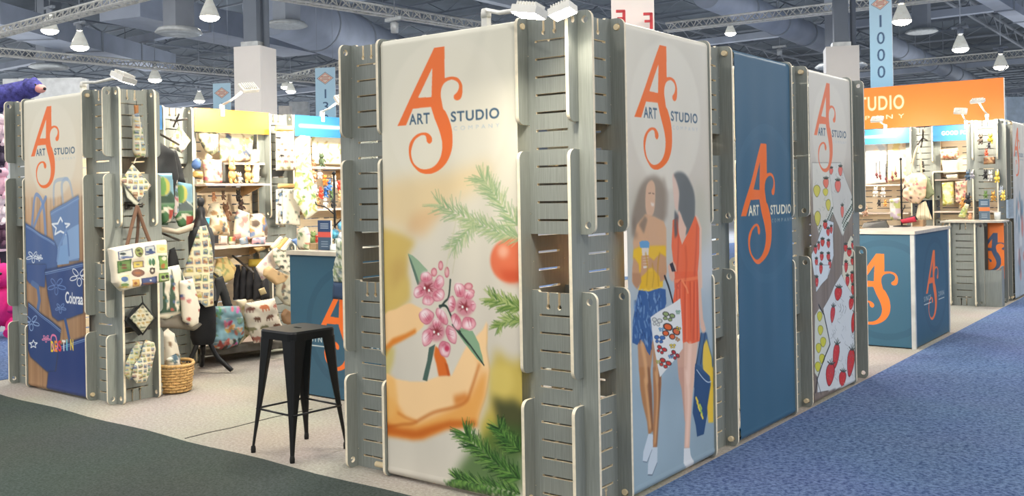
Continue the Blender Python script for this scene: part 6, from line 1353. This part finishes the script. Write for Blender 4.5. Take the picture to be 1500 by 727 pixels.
item('wooden_hanger', 'wooden bar above the bird-print tea towels', 'hanger', [(407, 269), (432, 269), (432, 276), (407, 276)], dict(x=-5.34), .03, (220, 180, 120), rim=.1)
# ---- blue header bay
item('apron', 'long green leaf-print apron under the left blue header', 'apron', [(432, 206), (440, 198), (454, 200), (456, 240), (466, 310), (448, 322), (436, 300), (430, 290), (434, 240)], dict(x=-5.15), .05, lambda c_, s: p_leaves(c_, s, (238, 238, 222), n=90, sz=.03), 12, res=.01)
item('printed_cloth', 'pale fruit-print cloth on the back of the blue header bay', 'cloth', [(457, 200), (500, 202), (500, 242), (457, 240)], dict(x=-5.6), .03, lambda c_, s: p_leaves(c_, s, (244, 240, 220), ((226, 220, 110), (232, 190, 110)), 14, .03), 4)
p = on(471, 244, -5.42); critter('bird_plush', 'black, white and green bird plush on the upper shelf', 'plush toy', (p.x, p.y, 1.887), .17, (70, 84, 60), .2); p = on(459, 244, -5.42); critter('plush_toy', 'small brown plush left of the bird plush', 'plush toy', (p.x, p.y, 1.887), .10, (150, 110, 80), .5)
cols = ((220, 150, 110), (90, 90, 96), (230, 120, 50), (70, 120, 190), (230, 226, 220), (206, 70, 50), (120, 150, 100), (60, 64, 70), (210, 170, 120)); r = rnd(4)
PLB = [(460, 262, 0, 'copper plush second row left'), (468, 258, 4, 'pale plush hanging high left'), (476, 268, 2, 'orange plush centre'), (482, 276, 3, 'bright blue plush'), (490, 272, 4, 'white plush right of the pole'), (497, 276, 5, 'red plush by the pole'), (462, 282, 4, 'white plush lower left'), (470, 288, 5, 'red fish-like plush low left'), (477, 286, 3, 'blue plush low centre'), (486, 290, 6, 'green plush low centre'), (498, 290, 8, 'tan plush low right'), (465, 300, 8, 'tan plush on the shelf left'), (476, 302, 4, 'white plush on the shelf centre'), (488, 303, 7, 'dark plush on the shelf right')]
for u, v, ci, lab in PLB:
    p = on(u, v + 4, -5.40 + .08 * r.rand()); critter('plush_toy', lab + ' in the toy bay', 'plush toy', p, .13, cols[ci], r.uniform(.2, 1), rz=r.uniform(-.6, .6))
def pole_tree(label, u, v0, v1, zb, x=None, y=None, n=4, L=.16, seed=2):
    kw = dict(x=x) if x is not None else dict(y=y); a = at(u, v0, **kw); b = at(u, v1, **kw); t = thing('display_pole', label, 'display stand', (b.x, b.y, zb)); H = a.z - zb; r = rnd(seed)
    mb = MB(); mb.tube([(0, 0, 0), (0, 0, H)], .009, 8); mb.ball((0, 0, H), .016, n=10); mb.build('pole', BLACKM, t); mb = MB(); mb.lathe([(.001, .0), (.09, .0), (.09, .008), (.02, .016), (.001, .016)], n=20); mb.build('foot_plate', BLACKM, t)
    for i in range(n):
        an = r.uniform(0, 6.28); z = H * (.25 + .6 * i / max(1, n)); mb = MB(); mb.tube(catmull([(0, 0, z - .06), (.5 * L * math.cos(an), .5 * L * math.sin(an), z), (L * math.cos(an), L * math.sin(an), z + .02), (L * 1.1 * math.cos(an), L * 1.1 * math.sin(an), z + .05)]).tolist(), .005, 6); mb.build('branch', BLACKM, t)
    return t
pole_tree('black pole stand with curved branches on the inner counter', 491, 254, 360, 1.142, y=1.5, n=4)
# ---- goods on and by the inner counter
C1 = dict(y=1.35)
def on_counter(name, label, cat, poly, thick, pat, seed=1, y=1.35, **k): return item(name, label, cat, poly, dict(y=y), thick, pat, seed, **k)
zc = 1.142; vb = lambda u, y: None
t = thing('counter_card', 'upright dark blue and red card on the inner counter', 'card', (0, 0, 0)); a = at(466, 360, y=1.35); b_ = at(485, 360, y=1.35); hh = at(466, 323, y=1.35).z - 1.142; cvp = Canvas(0, 0, b_.x - a.x, hh, .004, (40, 70, 110)); p_poster()(cvp); link('card_face', board_mesh('card_face', cvp, (a.x, 1.35, 1.142), (1, 0, 0), (0, -1, 0), .012, (230, 226, 214)), t); mb = MB(); mb.box((a.x, 1.363, 1.141), (b_.x, 1.43, 1.15)); mb.build('card_foot', WHITEM, t)
BALLM = mat('turquoise ornament', (86, 160, 186), .35)
for i, (u, v, r_b, col, lab) in enumerate(((490, 343, .040, (80, 156, 184), 'turquoise ball ornament nearest the blue card'), (501, 331, .036, (96, 160, 196), 'blue ball ornament higher beside the tower'), (502, 346, .038, (196, 212, 218), 'pale ball ornament beside the tower'))):
    p = at(u, v, y=1.42); t = thing('ball_ornament', lab, 'ornament', p); mb = MB(); mb.ball((0, 0, 0), r_b, n=20); mb.build('ball', mat('ornament %d' % i, col, .3, var=.15, vscale=40), t); mb = MB(); mb.lathe([(.009, r_b - .003), (.009, r_b + .008), (.001, r_b + .01)], n=12); mb.build('cap', STEEL, t); mb = MB(); mb.tube([(0, 0, r_b), (0, 0, r_b + .05)], .002, 5); mb.build('thread', HOOK, t)
def jar(label, u, y, h, r, col):
    p = at(u, 360, y=y); t = thing('clear_jar', label, 'jar', (p.x, y, 1.141)); G = mat('jar plastic %d %d %d' % col, col, .15); mb = MB(); mb.lathe([(.001, 0), (r, 0), (r * 1.03, h * .3), (r, h * .85), (r * .8, h * .9), (r * .8, h)], n=20); mb.build('jar_body', G, t); mb = MB(); mb.lathe([(r * .84, h * .92), (r * .84, h * 1.04), (.001, h * 1.05)], n=20); mb.build('lid', TRIMW, t)
jar('pale green jar at the right end of the inner counter', 497, 1.40, .09, .035, (206, 220, 206)); jar('small frosted jar right of the blue card', 489, 1.33, .05, .03, (200, 208, 206)); jar('frosted jar just behind the blue card', 483 - 8, 1.6, .08, .035, (190, 200, 190))
for i, (u, col, lab) in enumerate(((443, (226, 214, 180), 'cream book leaning leftmost'), (449, (206, 176, 120), 'tan book leaning second'), (455, (232, 222, 200), 'white book leaning third'))): pass
on_counter('printed_bag', 'flower-print white bag on the left of the inner counter', 'bag', [(437, 336), (449, 332), (454, 346), (452, 366), (438, 366)], .07, lambda c_, s: p_confetti(c_, s, (228, 226, 206), ((150, 130, 170), (110, 150, 100), (200, 90, 80)), 20, .016), 5)
t = boxy('gift_box', 'white and brown tray box beside the blue card', 'box', 452, 463, 362, .05, -3.3, (190, 160, 120)); t.location = (at(457, 362, y=1.35).x, 1.36, 1.142); t.rotation_euler[2] = -PI / 2
t = critter('plush_toy', 'tiny red bird plush sitting on the tray box', 'plush toy', (at(457, 362, y=1.35).x, 1.40, 1.193), .07, (206, 80, 60), .2)
t = critter('plush_toy', 'small green plush behind the tray box on the inner counter', 'plush toy', (at(459, 348, y=1.6).x, 1.60, 1.142), .15, (130, 150, 90), .3)
o = item('apron', 'long pale leaf-print apron with a navy hem beside the tower', 'apron', [(492, 350), (506, 352), (510, 400), (506, 416), (490, 414), (488, 395), (493, 375)], dict(y=1.14), .05, lambda c_, s: p_leaves(c_, s, (214, 226, 220), ((120, 150, 180), (150, 180, 130), (90, 120, 110)), 50, .02), 6); item('navy_hem', None, None, [(489, 412), (506, 414), (509, 440), (487, 438)], dict(y=1.138), .045, (44, 66, 96), parent=o)
# leaning books, towels and boxes at the left of the inner counter
for i, (P, x, col, lab, nm) in enumerate((([(395, 362), (410, 346), (416, 349), (402, 368)], -4.9, (232, 218, 180), 'cream book leaning leftmost at the counter side', 'leaning_book'), ([(404, 364), (418, 347), (423, 350), (410, 368)], -4.85, (206, 160, 100), 'tan book leaning second at the counter side', 'leaning_book'), ([(410, 366), (424, 349), (429, 352), (417, 369)], -4.8, (236, 228, 206), 'white book leaning third at the counter side', 'leaning_book'), ([(426, 352), (434, 349), (445, 360), (440, 365)], -4.7, (110, 140, 190), 'blue book lying slanted at the counter top edge', 'leaning_book'))):
    item(nm, lab, 'book', P, dict(x=x), .03, col, rim=.1, flat=True)
item('tea_towel', 'pink floral towel slanting down from the display arm', 'tea towel', [(374, 392), (398, 366), (410, 374), (400, 400), (384, 412)], dict(x=-4.95), .04, lambda c_, s: p_confetti(c_, s, (236, 222, 216), ((214, 150, 170), (190, 180, 190)), 24, .02), 4)
item('tea_towel', 'white zebra-print towel slanting beside the counter', 'tea towel', [(398, 366), (412, 360), (426, 372), (426, 402), (414, 398), (402, 384)], dict(x=-4.85), .04, lambda c_, s: p_bears(c_, s, .028, (234, 230, 218), ((50, 60, 60), (90, 110, 90), (120, 150, 120)), 2.8), 5)
item('kraft_box', 'brown cardboard window box slanting beside the counter', 'box', [(388, 394), (394, 390), (422, 404), (416, 414), (404, 418), (386, 404)], dict(x=-4.75), .07, lambda c_, s: p_confetti(c_, s, (198, 162, 112), ((120, 96, 70), (90, 80, 70)), 8, .02), 3, rim=.12)
item('tote_bag', 'grey-green printed tote hanging between box and counter', 'tote bag', [(404, 416), (416, 404), (427, 396), (427, 450), (416, 446), (404, 432)], dict(x=-4.9), .06, lambda c_, s: p_confetti(c_, s, (176, 174, 156), ((90, 100, 100), (206, 206, 190), (120, 90, 70)), 26, .025), 7)
item('kraft_box', 'small brown box under the grey-green tote at the counter', 'box', [(412, 462), (418, 452), (428, 458), (428, 478), (416, 474)], dict(x=-4.9), .06, (150, 116, 84), rim=.12)
item('wooden_tray', 'pale open crate lid under the right end of the middle shelf', 'crate', [(368, 362), (388, 360), (388, 366), (378, 369)], dict(x=-5.3), .05, (222, 190, 130), rim=.1)
# ---- corner counter goods
YC = 6.3
t = thing('card_terminal', 'flat black card terminal on the corner counter', 'terminal', (at(1283, 325, y=6.6).x, 6.6, 1.136), .2); mb = MB(); mb.add([(-.13, -.07, 0), (.13, -.07, 0), (.13, .07, 0), (-.13, .07, 0), (-.12, -.06, .045), (.10, -.06, .07), (.10, .06, .075), (-.12, .06, .05)], [(3, 2, 1, 0), (4, 5, 6, 7), (0, 1, 5, 4), (1, 2, 6, 5), (2, 3, 7, 6), (3, 0, 4, 7)]); mb.build('body', BLACKM, t); mb = MB(); mb.obox((-.02, 0, .066), (.13, 0, .015), (0, .08, 0), (0, 0, .004)); mb.build('screen', mat('terminal screen', (60, 70, 74), .2), t)
pole_tree('black pole stand with small hangers on the corner counter', 1321, 233, 325, 1.136, y=6.9, n=2, L=.07, seed=5)
item('red_scarf', 'dark red folded cloth on the corner counter', 'cloth', [(1318, 322), (1340, 317), (1343, 325), (1322, 328)], dict(y=6.85), .08, (176, 40, 60)); item('folded_cloth', 'black folded cloth lying behind the dark red one', 'cloth', [(1325, 320), (1340, 315), (1345, 322), (1330, 323)], dict(y=6.95), .06, (36, 36, 40))
t = boxy('kraft_box', 'small brown cardboard box at the counter back edge', 'box', 10, 20, 10, .06, 0, (170, 140, 108)); bpy.data.objects.remove(t.children[0]); bpy.data.objects.remove(t.children[0]); mb = MB(); mb.box((-.055, -.05, 0), (.055, .05, .065)); mb.build('box_body', mat('kraft board', (160, 130, 98), .8), t); mb = MB(); mb.box((-.058, -.053, .065), (.058, -.001, .069)); mb.box((-.058, .001, .065), (.058, .053, .069)); mb.build('flap', mat('kraft flap', (176, 146, 110), .8), t); t.location = (at(1346, 325, y=7.0).x, 7.0, 1.136)
# ---- far back wall goods
YG = 10.95
ob = lambda u, v, y=YG: at(u, v, y=y)
item('printed_cloth', 'pale blue and white cloth hanging in the far necklace bay', 'cloth', [(1267, 212), (1300, 210), (1298, 268), (1267, 272)], dict(y=11.15), .05, lambda c_, s: p_confetti(c_, s, (222, 226, 232), ((190, 206, 226), (236, 220, 206)), 20, .05), 3); item('printed_cloth', 'cream and yellow cloth hanging right in the far necklace bay', 'cloth', [(1300, 210), (1332, 208), (1331, 262), (1300, 266)], dict(y=11.15), .05, lambda c_, s: p_confetti(c_, s, (238, 226, 196), ((232, 210, 130), (220, 190, 160)), 20, .05), 4)
for u, v0, v1, lab in ((1284, 238, 256, 'leftmost black and red necklace in the far bay'), (1289, 236, 258, 'second black and red necklace in the far bay'), (1298, 240, 262, 'dark beaded necklace beside the cream cloth'), (1312, 243, 254, 'small dark bird ornament on the cream cloth'), (1307, 250, 260, 'lower dark bird ornament on the cream cloth')):
    a = ob(u, v0, 11.0); b_ = ob(u, v1, 11.0); t = thing('necklace', lab, 'necklace', b_); mb = MB(); mb.tube([(0, 0, 0), (0, 0, a.z - b_.z)], .006, 6); mb.build('cord', BLACKM, t); mb = MB(); mb.ball((0, 0, 0), (.022, .018, .03), n=10); mb.ball((.01, 0, -.04), (.015, .012, .02), n=8); mb.build('pendant', mat('red black bead', (96, 44, 46) if u < 1300 else (40, 40, 42), .5), t)
for u, v, hh, c_, lab in ((1283, 289, .17, (226, 218, 206), 'left white panda-like plush under the far shelf'), (1294, 290, .17, (216, 206, 196), 'right white plush under the far shelf'), (1288, 303, .12, (60, 58, 58), 'black and white plush lying on the far display'), (1297, 303, .12, (220, 160, 90), 'small orange plush on the far display'), (1268, 318, .18, (176, 140, 116), 'brown plush right beside the strawberry-side tower')):
    p = ob(u, v, 10.85); critter('plush_toy', lab, 'plush toy', p, hh, c_, .4, rz=-PI / 2)
item('printed_bag', 'white and green bag on the far counter side', 'bag', [(1303, 292), (1318, 290), (1320, 322), (1304, 322)], dict(y=10.7), .12, lambda c_, s: p_confetti(c_, s, (226, 222, 214), ((190, 200, 110), (200, 180, 210)), 12, .05), 6)
item('tote_bag', 'dark green tote behind the peach floral tote', 'tote bag', [(1350, 252), (1362, 262), (1369, 284), (1360, 292), (1346, 288)], dict(y=10.9), .06, (126, 134, 104)); o = item('tote_bag', 'round peach floral tote hanging on the far tower', 'tote bag', [(1326, 260), (1336, 254), (1352, 254), (1358, 262), (1356, 288), (1346, 299), (1332, 297), (1323, 290), (1322, 272)], dict(y=10.8), .12, p_floral, 8); straps(o, [(1333, 256), (1340, 225), (1345, 213)], dict(y=10.82), .012, mat('peach strap', (230, 186, 150), .8)); straps(o, [(1350, 256), (1348, 225), (1345, 213)], dict(y=10.82), .012, mat('peach strap', (230, 186, 150), .8))
mb = MB(); a = ob(1352, 202, 10.95)
for du, dv in ((-8, 10), (6, 4), (-3, 14), (0, -12)): mb.tube([a, ob(1352 + du, 202 + dv, 10.85)], .012, 8)
tag(mb.build('display_hook', HOOK), 'dark branching hook above the peach floral tote', 'hook')
item('striped_cloth', 'cream striped cloth hanging below the peach tote', 'cloth', [(1345, 300), (1356, 294), (1366, 322), (1340, 322)], dict(y=10.85), .08, p_stripe, 2); item('black_strap_bag', 'small black and white bag beside the green tote', 'bag', [(1347, 236), (1353, 236), (1355, 252), (1348, 253)], dict(y=10.88), .05, lambda c_, s: p_confetti(c_, s, (200, 196, 190), ((40, 40, 44),), 20, .02), 3)
item('folded_blanket', 'white and red floral blanket on the top shelf, GOOD FOR bay', 'blanket', [(1377, 219), (1404, 217), (1405, 232), (1378, 234)], dict(y=11.0), .14, lambda c_, s: p_confetti(c_, s, (238, 226, 206), ((206, 110, 80), (226, 190, 150)), 40, .02), 3); item('folded_blanket', 'white boxed linen under the floral blanket', 'box', [(1380, 235), (1404, 234), (1404, 254), (1382, 255)], dict(y=11.0), .14, (226, 220, 206), rim=.1); item('folded_linen', 'stack of white folded linen on the middle shelf, GOOD FOR bay', 'linen', [(1386, 256), (1404, 255), (1404, 262), (1388, 263)], dict(y=10.98), .14, (236, 226, 206), rim=.15)
item('gift_bag', 'yellow-green floral gift bag in the GOOD FOR bay', 'gift bag', [(1380, 268), (1398, 266), (1398, 300), (1381, 302)], dict(y=11.0), .10, lambda c_, s: p_leaves(c_, s, (238, 236, 170), ((226, 210, 60), (190, 210, 90), (236, 240, 220)), 30, .03), 5, rim=.12); item('gift_bag', 'peach floral gift bag right of the yellow-green one', 'gift bag', [(1399, 266), (1418, 264), (1418, 296), (1400, 298)], dict(y=10.98), .10, p_floral, 9, rim=.12)
# toys on the far slotted tower
FT = 10.12
for i, (u, v, hh, c_, lab) in enumerate(((1437, 207, .13, (90, 80, 70), 'brown winged plush high left on the far tower'), (1451, 206, .13, (232, 206, 60), 'yellow plush high right on the far tower'), (1449, 213, .09, (70, 70, 74), 'grey plush under the yellow one'), (1445, 224, .09, (214, 96, 70), 'small red plush in the middle of the far tower'), (1418, 260, .13, (80, 100, 120), 'dark blue plush left of the far tower'), (1444, 258, .12, (50, 48, 50), 'black and white plush left of centre, far tower'), (1451, 261, .13, (226, 222, 216), 'white plush beside the black and white one'), (1461, 263, .13, (236, 206, 90), 'yellow star-like plush at the far tower right'), (1418, 298, .16, (46, 48, 54), 'black plush left above the low counter'), (1411, 300, .14, (220, 160, 90), 'orange plush left above the low counter'), (1444, 286, .10, (110, 140, 80), 'green plush above the counter card'), (1455, 290, .12, (200, 150, 70), 'tan and black plush above the low counter'), (1467, 281, .11, (200, 206, 216), 'pale plush on the right fin of the far tower'), (1470, 289, .12, (236, 206, 100), 'yellow plush low on the right fin'), (1424, 258, .10, (150, 150, 160), 'pale grey plush on the left fin of the far tower'))):
    p = at(u, v + 5, y=FT - .03 * (i % 3)); critter('plush_toy', lab, 'plush toy', p, hh * 1.15, c_, r.uniform(.2, .9), rz=-PI / 2 + r.uniform(-.5, .5))
item('kraft_card', 'brown wooden card in the gap of the far tower', 'card', [(1441, 231), (1458, 230), (1458, 240), (1441, 241)], dict(y=10.19), .02, lambda c_, s: p_confetti(c_, s, (176, 120, 76), ((130, 80, 50), (206, 160, 110)), 20, .03), 3, flat=True)
t = thing('counter_card', 'blue and orange card sign standing on the low far counter', 'card', (0, 0, 0)); a = at(1434, 316, y=10.0); b_ = at(1450, 316, y=10.0); hz = at(1434, 292, y=10.0).z - 1.106; cvp = Canvas(0, 0, b_.x - a.x, hz, .004, (40, 70, 110)); p_poster((58, 88, 112), (232, 120, 60), (70, 92, 110))(cvp); link('card_face', board_mesh('card_face', cvp, (a.x, 10.0, 1.106), (1, 0, 0), (0, -1, 0), .012, (230, 226, 214)), t); mb = MB(); mb.box((a.x, 10.013, 1.1055), (b_.x, 10.07, 1.114)); mb.build('card_foot', WHITEM, t)
t = critter('plush_toy', 'small peach plush standing on the low far counter', 'plush toy', (at(1421, 318, y=9.95).x, 9.95, 1.106), .10, (226, 160, 120), .3, rz=-PI / 2)
t = thing('clear_cup', 'clear cup on the low far counter right of the card', 'cup', (at(1461, 315, y=10.05).x, 10.05, 1.106)); mb = MB(); mb.lathe([(.001, 0), (.035, 0), (.042, .1), (.039, .1), (.032, .005), (.001, .005)], n=20); mb.build('cup_body', mat('clear plastic', (206, 210, 208), .15), t); mb = MB(); mb.tube([(.041 * math.cos(a_), .041 * math.sin(a_), .1) for a_ in np.linspace(0, 6.2, 20)], .003, 6, closed=True); mb.build('rim', WHITEM, t)
item('leaning_folder', 'green and white leaning folder left of the low far counter', 'folder', [(1403, 318), (1414, 298), (1420, 300), (1414, 320)], dict(y=10.0), .05, lambda c_, s: p_leaves(c_, s, (220, 224, 200), n=20), 3)
for i, (v0, v1, lab) in enumerate(((335, 356, 'top white and red pack seen between the two counters'), (358, 372, 'middle patterned pack seen between the two counters'), (378, 410, 'lower patterned pack seen between the two counters'))): item('patterned_pack', lab, 'pack', [(1391, v0), (1397, v0), (1397, v1), (1391, v1)], dict(y=10.95), .1, lambda c_, s: p_confetti(c_, s, (232, 214, 180), ((206, 110, 60), (60, 50, 50), (240, 200, 120)), 20, .03), i, rim=.1)
# ---- plush stall beyond the left end
t = thing('bear_plush', 'purple bear plush lying on top of the far left stall', 'plush toy', (0, 0, 0)); PB = mat('purple plush fur', (66, 66, 130), .95, var=.25, vscale=14, bump=.8, bscale=40); c0 = at(40, 132, d=14.0); q = lambda u, v, d=14.0: at(u, v, d=d)
mb = MB(); mb.tube([q(-30, 150), q(-5, 146), q(20, 138), q(40, 131), q(52, 129)], [.24, .2, .17, .14, .12], 16); mb.ball(q(47, 128), (.15, .15, .13), n=18); mb.ball(q(39, 119), (.05, .05, .04), n=10); mb.ball(q(50, 117, 14.1), (.05, .05, .04), n=10); mb.build('body', PB, t)
mb = MB(); mb.ball(q(59, 130, 13.95), (.08, .08, .065), n=14); mb.build('muzzle', mat('pink plush', (226, 160, 150), .9), t); mb = MB(); mb.ball(q(65.5, 130, 13.9), .024, n=10); mb.ball(q(52, 124, 13.86), .016, n=8); mb.build('nose', mat('toy black bead', (30, 26, 24), .3), t)
for i, (u, v, hh, c_, lab) in enumerate(((2, 215, .5, (226, 200, 210), 'white and pink plush at the left frame edge, topmost'), (-2, 255, .5, (60, 50, 70), 'dark plush at the left frame edge'), (4, 292, .5, (236, 190, 206), 'pale pink plush at the left frame edge'), (1, 330, .45, (230, 214, 220), 'whitish pink plush at the left frame edge, lower'), (2, 362, .4, (90, 60, 80), 'dark pink striped plush at the left frame edge'))):
    p = at(u, v, d=12.5); critter('plush_toy', lab, 'plush toy', p, hh, c_, .5, rz=math.radians(-60))
p = at(8, 478, d=11.2); critter('plush_toy', 'huge bright pink plush sitting on the floor beyond the left tower', 'plush toy', (p.x, p.y, .01), 1.0, (240, 50, 140), .5, rz=math.radians(-60), nose=(60, 20, 40))
mb = MB(); a = at(-30, 200, d=13.2); 
t = thing('stall_shelving', 'dark shelving of the plush stall at the left frame edge', 'shelving', (a.x, a.y, 0), math.radians(37)); mb.box((-1.2, 0, 0), (.35, .03, 2.35)); mb.build('back_panel', mat('stall dark panel', (70, 62, 78), .8), t)
for z_ in (.02, .9, 1.25, 1.6, 1.95, 2.32): mb = MB(); mb.box((-1.2, -.45, z_), (.35, 0, z_ + .03)); mb.build('shelf', mat('stall shelf', (190, 160, 180), .7), t)

# ------------------------------------------------------------------ groups of repeats
GR = {'display_tower': 'slotted grey plywood towers of the booth', 'printed_banner': 'hanging printed banners', 'arm_spotlight': 'arm spotlights on the wall tops', 'service_counter': 'blue logo counters', 'tote_bag': 'tote bags on display', 'pot_holder': 'pot holders on the left tower', 'oven_mitt': 'oven mitts on the left tower', 'display_hook': 'dark display hooks and arms', 'black_apron': 'black aprons under the slanting arm', 'dark_apron': 'dark aprons above the bear tote', 'tea_towel': 'printed tea towels', 'plush_toy': 'plush toys on display', 'animal_figure': 'animal figures on the shelf', 'necklace': 'necklaces in the far bay', 'ball_ornament': 'ball ornaments on the inner counter', 'clear_jar': 'jars on the inner counter', 'leaning_book': 'books leaning by the inner counter', 'high_bay_lamp': 'hanging hall lamps', 'lighting_truss': 'pale lattice trusses', 'air_duct': 'ceiling ducts', 'clad_column': 'white clad columns', 'aisle_sign': 'hanging aisle signs', 'ceiling_vent': 'ceiling vents', 'booth_wall': 'pale booth walls behind', 'booth_drape': 'dark far drapes', 'shelf_board': 'booth shelf boards', 'header_sign': 'bay header boards', 'display_bay': 'slatted display walls', 'gift_box': 'gift boxes', 'printed_cloth': 'printed cloths', 'patterned_pack': 'packs between the counters', 'gift_bag': 'gift bags in the far bay', 'hanging_projector': 'small hanging lamps', 'folded_towel': 'folded towels', 'kraft_box': 'brown cardboard boxes', 'display_pole': 'black pole stands', 'apron': 'printed aprons', 'postcard': 'cards on the middle shelf', 'folded_blanket': 'folded blankets'}
import re as _re
cnt = {}
for o in SC.objects:
    if o.parent is None and 'category' in o: k = _re.sub(r'\.\d+$', '', o.name); cnt.setdefault(k, []).append(o)
for k, L_ in cnt.items():
    if len(L_) > 1 and 'kind' not in L_[0]:
        for o in L_: o['group'] = GR.get(k, k.replace('_', ' ') + 's')
